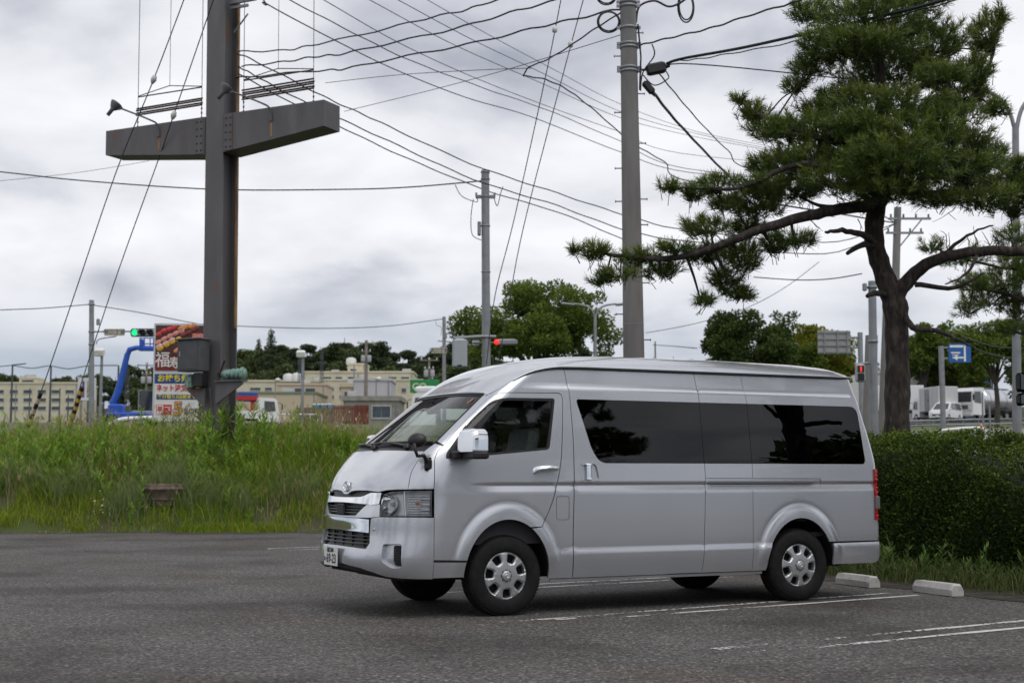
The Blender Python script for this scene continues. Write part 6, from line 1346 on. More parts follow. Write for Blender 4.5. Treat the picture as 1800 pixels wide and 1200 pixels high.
# ---------------------------------------------------------------- buildings
CREAMW = pm('cream_render', (.56, .52, .40), rough=.9, var=.06, scale=.6, col2=(.44, .40, .31), c2pos=(.55, .75), c2scale=.4)
PINKW = pm('pinkish_render', (.52, .43, .33), rough=.9, var=.06, scale=.6); LILAC = pm('pale_grey_cladding', (.47, .46, .49), rough=.8, var=.05, scale=.5); GREYC = pm('grey_concrete_wall', (.27, .26, .235), rough=.95, var=.12, scale=1, col2=(.17, .165, .15), c2pos=(.5, .7), c2scale=1.2)
WINM = pm('far_window_glass', (.05, .07, .09), rough=.15, var=.3, scale=.8); WFR = pm('window_frame_pale', (.45, .46, .46), rough=.5); ROOFG = pm('green_roof', (.16, .22, .15), rough=.8); BEIGE = pm('beige_cladding', (.50, .42, .31), rough=.85, var=.06)
def building(name, label, box, Y, depth, mat, wins=(), roof=.35, group=None, vb=748, roofmat=None, cat='building'):
    u0, v0, u1, _ = box; a, b_ = at(u0, v0, Y), at(u1, v0, Y); zb = min(terr(a.x, Y), terr(b_.x, Y))-.5; cx = (a.x+b_.x)/2; w = b_.x-a.x; h = a.z-zb
    root = empty(name, (cx, Y, zb), 0, label, cat, group); m = MB(); m.box((0, depth/2, h/2), (w, depth, h)); m.build('wall', mat, root)
    m = MB(); m.box((0, depth/2, h+roof/2), (w+roof*.8, depth+roof*.8, roof)); m.build('roof', roofmat or mat, root)
    rb = random.Random(name+label)
    for k in range(max(1, int(w/9))):
        x = rb.uniform(-.45, .45)*w; m = MB(); m.bbox((x, depth*rb.uniform(.25, .6), h+roof+.35), (rb.uniform(.7, 1.8), rb.uniform(.7, 1.4), .7), .04); m.build('roof_unit', WFR, root)
    for k in range(max(1, int(w/7))):
        x = -w/2+.25+(w-.5)*k/max(1, int(w/7)-1) if w > 14 else w/2-.3; m = MB(); m.tube([(x, -.07, .2), (x, -.07, h-.1)], .06, 5); m.build('downpipe', GALV, root)
    for u_0, v_0, u_1, v_1, n in wins:
        p, q = at(u_0, v_0, Y), at(u_1, v_1, Y); ww, wh = q.x-p.x, p.z-q.z; c = Vector(((p.x+q.x)/2-cx, -.03, (p.z+q.z)/2-zb)); m = MB(); fr = .10*wh+.04
        for dx, dz, sx, sz in ((0, wh/2, ww+fr, fr*.6), (0, -wh/2, ww+fr, fr*.8), (-ww/2, 0, fr*.6, wh), (ww/2, 0, fr*.6, wh)): m.box(c+Vector((dx, -.02, dz)), (sx, .10, sz))
        f = m.build('window', WFR, root); pw = ww/n
        for k in range(n):
            m = MB(); m.box(c+Vector((-ww/2+pw*(k+.5), 0, 0)), (pw*.90, .05, wh*.96)); m.build('pane', WINM, f)
    return root
wl = [(x0, v, x1, v+6.5, 4) for v in (685, 699.5, 714) for x0, x1 in ((-24, -9), (-6.5, 7), (17.5, 31.5), (41.5, 56.5), (66.5, 81), (91, 104.5), (115.5, 130))]
building('school_building', 'long cream three-storey building at the far left edge', (-80, 674.5, 137, 0), 260, 12, CREAMW, wl)
building('roof_house', 'small cream penthouse on the roof of the far left building', (34, 665, 62, 0), 263, 6, CREAMW, [(38, 667.5, 59, 672, 1)], .3)
building('apartment_block', 'cream upper block with a flat roof below the wooded hill', (533, 655, 726, 0), 280, 12, CREAMW, [(551, 662, 558, 668, 2), (568, 662, 582, 668, 3), (590, 662, 604, 668, 3), (612, 662, 624, 668, 2), (683, 662, 697, 668, 3), (705, 662, 719, 668, 3)])
building('roof_tower', 'cream stair tower with tanks on top of the upper block', (611, 641, 642, 0), 284, 8, CREAMW, [(616, 648, 626, 652, 2)])
building('office_block', 'long cream block with green trimmed low roof beside the pylon', (405, 671, 560, 0), 240, 14, CREAMW, [(440, 681, 458, 686, 4), (466, 681, 478, 686, 3)])
building('office_block', 'plain cream wall with small windows behind the lilac block', (560, 669, 742, 0), 262, 12, CREAMW, [(575, 679, 587, 686, 3), (597, 679, 603, 686, 2), (575, 694, 587, 701, 3), (597, 694, 603, 701, 2), (706, 682, 714, 690, 2)])
building('office_block', 'pinkish block with a dark strip of windows', (487, 677, 572, 0), 225, 9, PINKW, [(513, 682, 532, 690, 4), (537, 682, 554, 690, 4)])
building('warehouse', 'low beige warehouse behind the crane lorry', (415, 692, 556, 0), 200, 12, BEIGE, [], .3, roofmat=ROOFG)
building('store_house', 'tan block with an overhanging roof left of the lilac block', (599, 680, 623, 0), 205, 6, BEIGE, [(605, 688, 611, 700, 1)], .5)
building('windowless_block', 'pale lilac windowless block right of centre', (622, 669, 687, 0), 190, 8, LILAC)
building('concrete_shed', 'grey concrete shed with one dark window behind the van windscreen', (604, 704, 702, 0), 150, 7, GREYC, [(654, 713, 687, 735, 2)], .5)
for u in (655,): pass
def tank(label, u, v, Y, r_, h):
    c = at(u, v, Y); m = MB(); m.lathe([(r_, 0), (r_, h), (r_*.6, h+.25), (.0001, h+.35)], 14); o = m.build('roof_tank', pm('tank_white', (.6, .61, .6), rough=.4), None, label, 'tank', 'white roof tanks'); o.location = c
tank('left white tank on the low cream roof', 507, 671, 238, .9, 1.1); tank('right white tank on the low cream roof', 522, 671, 238, .9, 1.2); tank('white tank on the roof tower', 617, 640.5, 286, 1.0, 1.1)
# rusty slatted fence
def fence(name, label, u0, u1, vt, vb, Y, n, mat, gap=.75, cat='fence', rails=True, zb=None):
    a, b_ = at(u0, vt, Y), at(u1, vb, Y); z0, h = b_.z, a.z-b_.z; root = empty(name, (a.x, Y, z0), 0, label, cat); w = (b_.x-a.x)/n
    for k in range(n): m = MB(); m.box((w*(k+.5), 0, h/2), (w*gap, .05, h*random.uniform(.97, 1.0))); m.build('slat', mat, root)
    if rails:
        for zz in (.15, .85): m = MB(); m.box(((b_.x-a.x)/2, .05, h*zz), (b_.x-a.x, .05, .10)); m.build('rail', mat, root)
    return root
fence('slatted_fence', 'rusty red slatted fence panel left of the concrete shed', 584, 624, 712, 747, 128, 13, pm('rust_red_paint', (.16, .045, .03), rough=.85, var=.4, scale=3, col2=(.07, .03, .025), c2pos=(.5, .7), c2scale=2))
fence('sheet_gate', 'closed rusty red sheet gate beside the slatted fence', 624, 648, 711, 747, 128, 5, pm('rust_red_paint', (.16, .045, .03)), .985, 'gate')
fence('board_fence', 'weathered brown board fence left of the rusty fence', 521, 583, 716, 745, 132, 18, pm('old_boards', (.15, .125, .10), rough=.95, var=.3, scale=2), .97)
for lab, u0, u1, c in (('left teal portable toilet roof above the board fence', 549, 562, (.05, .25, .27)), ('right teal portable toilet roof above the board fence', 563, 575, (.05, .25, .28)), ('blue portable toilet roof above the board fence', 576, 585, (.12, .27, .5))):
    a, b_ = at(u0, 709, 140), at(u1, 745, 140); o = empty('portable_toilet', ((a.x+b_.x)/2, 140, b_.z), 0, lab, 'portable toilet'); h = a.z-b_.z; w = b_.x-a.x
    mt = pm('toilet_%d' % u0, c, rough=.5); m = MB(); m.box((0, .5, h*.45), (w*.9, 1.0, h*.9)); m.build('cabin', mt, o); m = MB(); m.bbox((0, .5, h*.95), (w, 1.1, h*.1), .05); m.build('roof', pm('toilet_roof', (.5, .55, .58), rough=.5), o); m = MB(); m.box((0, -.01, h*.42), (w*.6, .03, h*.75)); m.build('door', mt, o)
# green shop board
a, b_ = at(721, 667, 120), at(772, 690, 120); o = empty('shop_board', (a.x, 120, b_.z-6), 0, 'green shop board half hidden behind the van roof', 'sign'); m = MB(); m.bbox(((b_.x-a.x)/2, 0, 6+(a.z-b_.z)/2), (b_.x-a.x, .2, a.z-b_.z), .03); sb_ = m.build('board', pm('shop_green', (.01, .22, .06), rough=.5, var=.08), o)
for x in (.4, 2.0): m = MB(); m.tube([(x, .15, 0), (x, .15, 6.2)], .08, 8); m.build('post', GALV, o)
text_part('board_text', 'CO', .80, frame((.18, -.11, 6.50), (1, 0, 0), (0, 0, 1)), pm('shop_letter_cream', (.62, .60, .42), rough=.6), sb_, .02, 1.0, 'LEFT')
# light masts and poles in the town
def mast(label, u, vt, vb, Y, r_, mat, head=None, name='light_mast', cat='mast', group='town masts'):
    t, b0 = at(u, vt, Y), at(u, vb, Y); o = empty(name, b0, 0, label, cat, group); h = t.z-b0.z; m = MB(); m.tube([(0, 0, -.3), (0, 0, h)], [r_*1.1, r_*.85], 8); m.build('shaft', mat, o)
    if head == 'flood': m = MB(); m.bbox((-.15, -.2, h-.1), (.75, .5, .55), .08, Matrix.Rotation(R(20), 3, 'X')); m.build('flood_lamp', pm('flood_white', (.7, .7, .66), rough=.4), o)
    if head == 'ball': m = MB(); m.lathe([(.0001, -.25), (.3, -.1), (.3, .1), (.0001, .25)], 12, Matrix.Translation((.3, -.1, h-.1))); m.build('lamp_bowl', pm('flood_white', (.7, .7, .66)), o)
    if head == 'cross':
        for k, (z, w) in enumerate(((h-.35, 2.3), (h-1.4, 1.2))):
            m = MB(); m.box((0, -.1, z), (w, .12, .12)); c = m.build('crossarm', mat, o)
            for x in (-w*.4, 0, w*.4): m = MB(); m.lathe([(.05, 0), (.09, .1), (.05, .2), (.0001, .28)], 8, Matrix.Translation((x, -.1, z+.06))); m.build('insulator', pm('porcelain_white', (.6, .6, .58)), c)
        for s in (-.35, .4): m = MB(); m.lathe([(.0001, 0), (.25, 0), (.27, .1), (.27, .75), (.2, .85), (.0001, .88)], 10, Matrix.Translation((s, -.25, h*.62))); m.build('transformer', pm('transformer_grey', (.32, .33, .35), rough=.5), o)
    if head == 'lattice':
        for k in range(12):
            z = h*(.05+.9*k/12); m = MB(); m.tube([(-.28, 0, z), (.28, .1, z+h*.07)], .035, 4); m.tube([(.28, 0, z), (-.28, .1, z+h*.07)], .035, 4); m.build('lattice_brace', mat, o)
        for s in (-.28, .28): m = MB(); m.tube([(s, 0, 0), (s*.8, 0, h)], .05, 5); m.build('lattice_leg', mat, o)
    return o
OLDP = pm('old_pole_grey', (.22, .20, .175), rough=.9, var=.2, scale=2); DK = pm('dark_mast', (.06, .07, .08), rough=.7)
mast('white flood-lit mast in front of the pink block', 531, 620, 747, 120, .13, GALV, 'flood'); mast('flood lamp mast beside the left signal pole', 176, 617, 742, 105, .12, GALV, 'flood')
mast('left dark lattice mast behind the flood mast', 526, 628, 700, 230, .06, DK, 'lattice'); mast('right dark lattice mast at town centre', 565, 616, 706, 230, .06, DK, 'lattice'); mast('dark lattice mast behind the boom lift', 222, 645, 735, 200, .06, DK, 'lattice')
mast('leaning old utility pole with transformers in front of the lilac block', 643, 598, 700, 175, .22, OLDP, 'cross', 'utility_pole', 'utility pole'); mast('thin utility pole right of the lilac block', 754, 628, 720, 170, .14, OLDP, 'cross', 'utility_pole', 'utility pole'); mast('old utility pole with transformers left of the billboard lift', 256, 637, 735, 170, .16, OLDP, 'cross', 'utility_pole', 'utility pole')
mast('slim pole rising from the cream roof', 622, 640, 700, 200, .10, GALV); mast('bowl headed lamp over the lilac block', 661, 664, 700, 160, .07, GALV, 'ball'); mast('bowl headed lamp at the warehouse corner', 483, 666, 742, 160, .07, GALV, 'ball')
for k, (u, vt) in enumerate(((19, 641), (87, 643), (154, 643), (206, 642))): mast(['first', 'second', 'third', 'fourth'][k]+' tall dark net post from the left edge', u, vt, 738, 190, .14, DK, name='net_post', cat='post', group='ball net posts')
for k, (u, vt) in enumerate(((51, 682), (104, 682), (119, 695))): mast(['left', 'middle', 'right'][k]+' short dark post in front of the cream building', u, vt, 735, 150, .07, DK, name='short_post', cat='post', group='short posts')
wire('overhead_cable', 'faint top cord of the ball net at far left', [(-10, 645), (19, 642), (55, 647), (87, 643), (120, 648), (154, 643), (206, 642)], 190, 190, .03, 'cord', 'net cords')
mast('small distant pole above the van roof', 1152, 600, 640, 150, .10, GALV)

# ---------------------------------------------------------------- signs
def box_at(u0, v0, u1, v1, Y): a, b_ = at(u0, v0, Y), at(u1, v1, Y); return a, b_, (a.x+b_.x)/2, (a.z+b_.z)/2, b_.x-a.x, a.z-b_.z
# restaurant board
Y = 38.; a, b_, cx, cz, w, h = box_at(272, 568, 400, 742, Y); o = empty('restaurant_sign', (cx, Y, terr(cx, Y)), R(4), 'tall bright sushi advertising board half hidden by the rusty pylon', 'sign'); oz = o.location.z
m = MB(); m.bbox((0, .08, cz-oz), (w, .14, h), .01); fr = m.build('sign_box', pm('sign_frame_white', (.6, .62, .64), rough=.5, var=.04), o)
for s in (-.8, .8): m = MB(); m.tube([(s, .08, -.3), (s, .08, cz-oz-h/2+.05)], .06, 8); m.build('sign_leg', GALV, o)
S1 = Y/FPX
def sx(u): return at(u, 600, Y).x-cx
def sz(v): return at(300, v, Y).z-oz
def flat(name, u0, v0, u1, v1, mat, yy=-.0, parent=None):
    m = MB(); m.box(((sx(u0)+sx(u1))/2, yy, (sz(v0)+sz(v1))/2), (sx(u1)-sx(u0), .006, sz(v0)-sz(v1))); return m.build(name, mat, parent or o)
ph = flat('photo_panel', 274.5, 572, 397, 651, pm('photo_dark_brown', (.07, .022, .012), rough=.4, var=.4, scale=3))
flat('red_name_band', 274.5, 626, 397, 651, pm('deep_red', (.22, .012, .012), rough=.4, var=.3, scale=4), -.005, ph)
def piece(u, v, ru, rv, ang, col, nm):
    m = MB(); n = 16; c = Vector((sx(u), -.010, sz(v))); V = []
    for rr_, yy in ((1, 0), (.75, -.012), (.35, -.018)):
        for k in range(n): t = 2*PI*k/n; x, z = ru*S1*rr_*math.cos(t)*(1+.08*math.sin(3*t)), rv*S1*rr_*math.sin(t); V.append((c.x+x*math.cos(ang)-z*math.sin(ang), c.y+yy, c.z+x*math.sin(ang)+z*math.cos(ang)))
    m.add(V, [(r_*n+k, r_*n+(k+1) % n, (r_*n+n)+(k+1) % n, r_*n+n+k) for r_ in range(2) for k in range(n)]+[tuple(range(2*n, 3*n))], True); m.build('printed_sushi', pm(nm, col, rough=.5, var=.3, scale=14), ph)
for col, nm, row in (((.62, .06, .06), 'print_tuna', [(280, 588), (288, 582), (297, 579), (306, 576)]), ((.75, .30, .26), 'print_salmon', [(279, 602), (289, 596), (299, 591), (309, 586), (319, 582)]), ((.80, .48, .42), 'print_prawn', [(281, 609), (292, 604), (303, 598)]), ((.82, .45, .04), 'print_egg', [(283, 613), (294, 606), (303, 601), (314, 596), (326, 602)]), ((.20, .03, .035), 'print_roe', [(322, 589), (331, 585), (340, 580), (345, 577)]), ((.80, .33, .10), 'print_orange', [(318, 577), (328, 574), (337, 573)]), ((.85, .30, .16), 'print_fillet', [(312, 616), (320, 612), (328, 610)])):
    for u, v in row: piece(u, v, 6.2, 4.2, .55, col, nm)
for u0, v0, u1, v1 in ((338, 586, 362, 602),): flat('inset_photo', u0, v0, u1, v1, pm('print_pink', (.72, .25, .22), rough=.5, var=.4, scale=20), -.008, ph)
WH = pm('print_white', (.78, .78, .76), rough=.5, var=.03); TF = lambda u, v: frame((sx(u), -.014, sz(v)), (1, 0, 0), (0, 0, 1))
text_part('kanji_text', '福', 27*S1*1.08, TF(287.5, 634), WH, ph, .004, .9); text_part('kanji_text', '寿', 20*S1*1.08, TF(308, 639), WH, ph, .004, .9); text_part('small_text', 'ふくじゅ', 3.6*S1*1.2, TF(309, 625), pm('print_dark_red', (.12, .01, .01), rough=.5), ph, .001)
wp = flat('offer_panel', 274.5, 656, 397, 740, WH)
BLUEP = pm('print_blue', (.012, .07, .26), rough=.5, var=.05); REDP = pm('print_red', (.62, .02, .025), rough=.5, var=.05); YELP = pm('print_yellow', (.85, .68, .03), rough=.5, var=.05); ORG = pm('print_amber', (.85, .30, .02), rough=.5, var=.1)
flat('blue_band', 274.5, 657, 397, 674, BLUEP, -.005, wp); text_part('take_away_text', 'お持ち帰り予約', 13.5*S1*1.02, TF(279, 665.5), YELP, wp, .006, 1.0, 'LEFT'); text_part('net_order_text', 'ネット注文', 12.6*S1, TF(277.5, 682.5), REDP, wp, .006, .85, 'LEFT')
flat('red_tag', 332, 676, 362, 689, REDP, -.005, wp); text_part('limited_text', '限定', 12*S1, TF(333, 682.5), YELP, wp, .006, 1, 'LEFT'); flat('blue_band', 278, 693, 397, 702, BLUEP, -.005, wp); text_part('condition_text', '受け取り3日前までの予約で', 7.6*S1, TF(280.5, 697.5), YELP, wp, .003, 1.02, 'LEFT')
flat('early_tag', 278, 711, 305, 729, REDP, -.004, wp); flat('early_tag_white', 279, 712, 290.5, 728, WH, -.007, wp); text_part('early_text', '早', 10.5*S1, TF(284.8, 719.8), REDP, wp, .004); text_part('early_text', '割', 10.5*S1, TF(297.6, 719.8), WH, wp, .004)
text_part('five_outline', '5', 33*S1, TF(316, 719), BLUEP, wp, .022); t5 = TF(316, 719); t5.translation.y -= .006; text_part('five_text', '5', 33*S1, t5, ORG, wp, .008); text_part('percent_text', '%OFF', 13.5*S1, TF(325.5, 723), INKD, wp, .003, .95, 'LEFT')
# pale billboard behind the left signal pole
Y = 150.; a, b_, cx, cz, w, h = box_at(137.5, 664, 168, 704, Y); zb = terr(cx, Y); o = empty('billboard', (cx, Y, zb), 0, 'pale faded billboard on two posts behind the left signal pole', 'billboard'); m = MB(); m.bbox((0, 0, cz-zb), (w, .2, h), .03); bb = m.build('board', pm('billboard_pale', (.58, .58, .62), rough=.6, var=.08), o)
for s in (-.6, .6): m = MB(); m.tube([(s, .1, 0), (s, .1, cz-zb)], .13, 8); m.build('post', GREYC, o)
for k, (x, c) in enumerate(((-.35, (.10, .08, .22)), (.15, (.30, .28, .20)), (.55, (.22, .20, .22)))): m = MB(); m.box((x, -.105, cz-zb), (.25, .01, h*.72)); m.build('faded_lettering', pm('faded_%d' % k, c, rough=.7, var=.6, scale=4), bb)
# grey back of a road sign, blue direction sign
Y = 70.; a, b_, cx, cz, w, h = box_at(1437, 581, 1495, 622, Y); zb = terr(cx, Y); o = empty('road_sign', (cx, Y, zb), 0, 'back of a large grey road sign above the van rear', 'road sign'); m = MB(); m.bbox((0, 0, cz-zb), (w, .05, h), .01); pn = m.build('panel', pm('sign_back_grey', (.33, .33, .33), rough=.6, metal=.3, var=.08), o)
for k in range(4): m = MB(); m.box((0, -.06, cz-zb-h*.42+h*.28*k), (w*1.02, .06, .07)); m.build('stiffener', GALV, pn)
for k in (-.3, .1, .4): m = MB(); m.box((w*k, -.1, cz-zb), (.05, .04, h)); m.build('upright', GALV, pn)
px_ = at(1513, 600, Y).x-cx; m = MB(); m.tube([(px_, .1, 0), (px_, .1, cz-zb+.5)], .13, 10); m.build('post', GALV, o)
for dz in (-.25, .25): m = MB(); m.tube([(0, .1, cz-zb+dz), (px_, .1, cz-zb+dz)], .05, 6); m.build('arm', GALV, o)
Y = 78.; a, b_, cx, cz, w, h = box_at(1667, 604, 1707, 637, Y); zb = terr(cx, Y); o = empty('direction_sign', (cx, Y, zb), 0, 'blue overhead direction sign among the right hand trees', 'road sign'); m = MB(); m.bbox((0, 0, cz-zb), (w, .06, h), .01); pn = m.build('panel', pm('sign_blue', (.01, .10, .36), rough=.5, var=.05), o)
for nm, x, z, sx_, sz_ in (('arrow_stem', w*.22, -.02, .10, h*.85), ('arrow_bar', -.1, -h*.24, w*.5, .09), ('lettering_line', -w*.2, h*.02, w*.42, .07), ('lettering_line', -w*.2, -h*.10, w*.30, .04), ('lettering_line', -w*.15, h*.36, w*.6, .12)): m = MB(); m.box((x, -.04, cz-zb+z), (sx_, .012, sz_)); m.build(nm, WH, pn)
m = MB(); m.prism([(0, 0), (.22, .17), (.22, -.17)], .012, frame((-w*.30, -.036, cz-zb-h*.24), (1, 0, 0), (0, 0, 1))); m.build('arrow_head', WH, pn)
px_ = at(1655, 600, Y).x-cx; m = MB(); m.tube([(px_, .1, 0), (px_, .1, cz-zb+.4)], .15, 10); m.build('post', GALV, o)
for dz in (-.3, .3): m = MB(); m.tube([(px_, .1, cz-zb+dz), (w*.4, .1, cz-zb+dz)], .05, 6); m.build('arm', GALV, o)
# ================================================================ vehicles, plant and small things
TYRE = RUBBER; WHITEV = pm('white_vehicle_paint', (.72, .73, .73), rough=.35, var=.03, coat=.3); DGLASS = pm('vehicle_dark_glass', (.02, .026, .03), rough=.08, var=.2, coat=.5)
BLUEV = pm('lift_blue', (.012, .08, .42), rough=.45, var=.12, scale=3); REDV = pm('crane_red', (.42, .02, .02), rough=.5, var=.1); LAMPW = pm('lamp_clear', (.7, .72, .74), rough=.15, metal=.4)
def wheel(root, c, r_, w, axis='y'):
    M = frame(c, (1, 0, 0), (0, 0, 1)); m = MB(); m.lathe([(r_*.6, -w/2), (r_*.95, -w/2), (r_, -w*.3), (r_, w*.3), (r_*.95, w/2), (r_*.6, w/2)], 20, M); t = m.build('wheel', TYRE, root)
    m = MB(); m.lathe([(.0001, w*.40), (r_*.25, w*.42), (r_*.5, w*.30), (r_*.62, w*.44)], 14, M); m.build('rim', GALV, t); m = MB(); m.lathe([(.0001, -w*.40), (r_*.5, -w*.30), (r_*.62, -w*.44)], 14, M); m.build('rim', GALV, t)
SIDEM = Matrix(((1, 0, 0, 0), (0, 0, -1, 0), (0, 1, 0, 0), (0, 0, 0, 1)))
def slab(prof, w, inset_=0.0):       # profile in x,z extruded across y, roof pulled in
    m = MB(); n = len(prof); zmax = max(p[1] for p in prof); V = []
    for s in (-1, 1):
        for x, z in prof: V.append((x, s*(w/2-inset_*max(0, (z-.55*zmax)/(.45*zmax))), z))
    m.add(V, [tuple(range(n)), tuple(range(2*n-1, n-1, -1))]+[(i, n+i, n+(i+1) % n, (i+1) % n) for i in range(n)]); return m
def side_pane(root, prof, w, inset_, zmax, nm='side_window', mat=DGLASS, out=.012):
    for s in (-1, 1):
        m = MB(); m.add([(x, s*(w/2-inset_*max(0, (z-.55*zmax)/(.45*zmax))+out), z) for x, z in prof], [tuple(range(len(prof)))]); m.build(nm, mat, root)
def car(label, u, vb, Y, rz, mat, L_=4.4, H_=1.85, W_=1.72, name='minivan', cat='car'):
    b0 = at(u, vb, Y); root = empty(name, b0, rz, label, cat); k = L_/4.4; z = H_/1.85
    prof = [(0, .25), (-.02, .62), (.10, .88), (.75, 1.02), (1.55, 1.68), (1.9, 1.80), (3.2, 1.85), (4.1, 1.78), (4.36, 1.2), (4.4, .3)]; prof = [(x*k, q*z) for x, q in prof]
    slab(prof, W_, .14).build('body', mat, root); zm = H_
    side_pane(root, [(x*k, q*z) for x, q in ((1.05, 1.08), (1.72, 1.62), (2.3, 1.68), (2.3, 1.08))], W_, .14, zm); side_pane(root, [(x*k, q*z) for x, q in ((2.38, 1.08), (2.38, 1.68), (3.3, 1.70), (3.3, 1.08))], W_, .14, zm); side_pane(root, [(x*k, q*z) for x, q in ((3.38, 1.08), (3.38, 1.70), (4.02, 1.66), (4.2, 1.12))], W_, .14, zm)
    m = MB(); a_, c_ = Vector((.80*k-.015, 0, 1.06*z+.01)), Vector((1.52*k-.015, 0, 1.655*z+.012)); m.add([(a_.x, -W_*.44, a_.z), (a_.x, W_*.44, a_.z), (c_.x, W_*.37, c_.z), (c_.x, -W_*.37, c_.z)], [(0, 1, 2, 3)]); m.build('windscreen', DGLASS, root)
    for s in (-1, 1): m = MB(); m.bbox((.06*k, s*W_*.38, .74*z), (.16, .34, .16), .04); m.build('headlight', LAMPW, root); m = MB(); m.bbox((1.0*k, s*(W_/2+.1), 1.12*z), (.12, .18, .14), .03); m.build('door_mirror', mat, root)
    m = MB(); m.box((-.02, 0, .50*z), (.03, W_*.6, .16)); m.build('grille', BLACKP, root); m = MB(); m.box((-.045, 0, .40*z), (.02, .33, .16)); m.build('number_plate', WHITEP, root)
    for x in (.80*k, 3.55*k):
        for s in (-1, 1): wheel(root, (x, s*(W_/2-.08), .31), .31, .2)
    return root
def lorry_cab(root, x0, L_, W_, H_, z0, mat):
    prof = [(x0, z0), (x0-.02, z0+H_*.40), (x0+.12, z0+H_*.86), (x0+.32, z0+H_*.98), (x0+L_, z0+H_), (x0+L_, z0)]; slab(prof, W_, .05).build('cab', mat, root)
    m = MB(); m.add([(x0-.005, -W_*.44, z0+H_*.46), (x0-.005, W_*.44, z0+H_*.46), (x0+.10, W_*.42, z0+H_*.84), (x0+.10, -W_*.42, z0+H_*.84)], [(0, 1, 2, 3)]); m.build('windscreen', DGLASS, root)
    side_pane(root, [(x0+.28, z0+H_*.45), (x0+.36, z0+H_*.84), (x0+L_*.72, z0+H_*.86), (x0+L_*.72, z0+H_*.42)], W_, .05, z0+H_)
    for s in (-1, 1): m = MB(); m.bbox((x0-.02, s*W_*.38, z0+H_*.16), (.06, W_*.16, H_*.09), .02); m.build('headlight', LAMPW, root); m = MB(); m.tube([(x0+.1, s*W_/2, z0+H_*.8), (x0-.2, s*(W_/2+.25), z0+H_*.75)], .025, 5); m.bbox((x0-.2, s*(W_/2+.25), z0+H_*.62), (.08, .2, H_*.22), .03); m.build('door_mirror', BLACKP, root)
    m = MB(); m.box((x0-.03, 0, z0+H_*.28), (.03, W_*.55, H_*.14)); m.build('grille', BLACKP, root); m = MB(); m.bbox((x0-.03, 0, z0+.02), (.16, W_*.98, .30), .03); m.build('bumper', mat, root)
    for k in range(3): m = MB(); m.box((x0-.05, 0, z0+H_*(.235+.04*k)), (.03, W_*.55, .03)); m.build('grille_bar', CHROME, root)
# far road on the right with its traffic
strip('road', 120, 165, 18, 140, .05, ROADM); strip('road_edge_line', 122, 122.25, 18, 140, .08, PAINTW)
Yt = 138.
car('white minivan facing the camera on the far right road', 1648, 738, Yt, R(52), WHITEV)
car('dark patrol car behind the white minivan', 1668, 734, Yt+9, R(60), pm('dark_blue_car', (.02, .025, .05), rough=.3, coat=.4), 4.6, 1.55, 1.75, 'patrol_car')
pc = [o for o in bpy.data.objects if o.name.startswith('patrol_car')][0]
for s, c in ((-1, (.8, .03, .03)), (1, (.1, .15, .9))): m = MB(); m.bbox((2.3, s*.36, 1.63), (.25, .66, .14), .04); m.build('roof_light', pm('beacon_%d' % s, c, rough=.3), pc)
b0 = at(1692, 737, Yt+4); tk = empty('tanker_lorry', b0, R(38), 'white cab tanker lorry with a silver tank on the right road', 'lorry'); lorry_cab(tk, 0, 2.0, 2.45, 2.75, .45, WHITEV)
m = MB(); m.lathe([(.0001, 0), (.7, .05), (1.15, .25), (1.2, .5), (1.2, 5.6), (1.15, 5.85), (.7, 6.05), (.0001, 6.1)], 24, Matrix.Translation((2.3, 0, 2.0)) @ Matrix.Rotation(PI/2, 4, 'Y')); tt = m.build('tank', pm('polished_tank', (.62, .63, .65), rough=.25, metal=.8, var=.06), tk)
for x in (3.2, 4.6, 6.0, 7.4): m = MB(); m.lathe([(1.215, 0), (1.235, .03), (1.215, .06)], 24, Matrix.Translation((x, 0, 2.0)) @ Matrix.Rotation(PI/2, 4, 'Y')); m.build('tank_hoop', GALV, tt)
m = MB(); m.box((5.2, 0, 3.28), (5.4, .5, .06)); m.build('walkway', GALV, tt)
m = MB(); m.box((4.6, 0, .72), (8.4, .9, .22)); m.build('chassis', BLACKP, tk)
for x in (1.2, 5.9, 7.1):
    for s in (-1, 1): wheel(tk, (x, s*1.08, .48), .48, .28)
def box_lorry(label, u, vb, Y, rz, L_, H_, W_, matb, cab=True, doors=False):
    b0 = at(u, vb, Y); root = empty('box_lorry', b0, rz, label, 'lorry', 'box lorries')
    x0 = 1.7 if cab else 0
    m = MB(); m.bbox((x0+L_/2, 0, .95+H_/2), (L_, W_, H_), .04); bx_ = m.build('cargo_box', matb, root)
    for s in (-1, 1):
        for dx in np.linspace(.08, .92, 5): m = MB(); m.box((x0+L_*dx, s*(W_/2+.015), .95+H_/2), (.05, .03, H_*.96)); m.build('side_rib', matb, bx_)
    if doors:
        for s in (-1, 1): m = MB(); m.box((x0+L_*.42, s*(W_/2+.03), .95+H_*.48), (L_*.2, .03, H_*.86)); d = m.build('side_door', GALV, bx_); m = MB(); m.box((x0+L_*.50, s*(W_/2+.05), .95+H_*.45), (.04, .05, .3)); m.build('door_handle', BLACKP, d)
    if cab: lorry_cab(root, 0, 1.6, W_*.95, 1.9, .45, WHITEV)
    m = MB(); m.box((x0+L_*.4, 0, .75), (L_+1.2, .8, .2)); m.build('chassis', BLACKP, root)
    for x in (.9, x0+L_*.75):
        for s in (-1, 1): wheel(root, (x, s*(W_/2-.15), .42), .42, .24)
    return root
box_lorry('grey box lorry with a side door right of the pine trunk', 1620, 742, 146, R(-80), 4.2, 2.4, 2.1, pm('grey_box_panel', (.50, .50, .50), rough=.5, var=.05), True, True)
box_lorry('long white box lorry behind the grey one on the far road', 1652, 736, 152, R(170), 6.2, 2.6, 2.3, WHITEV)
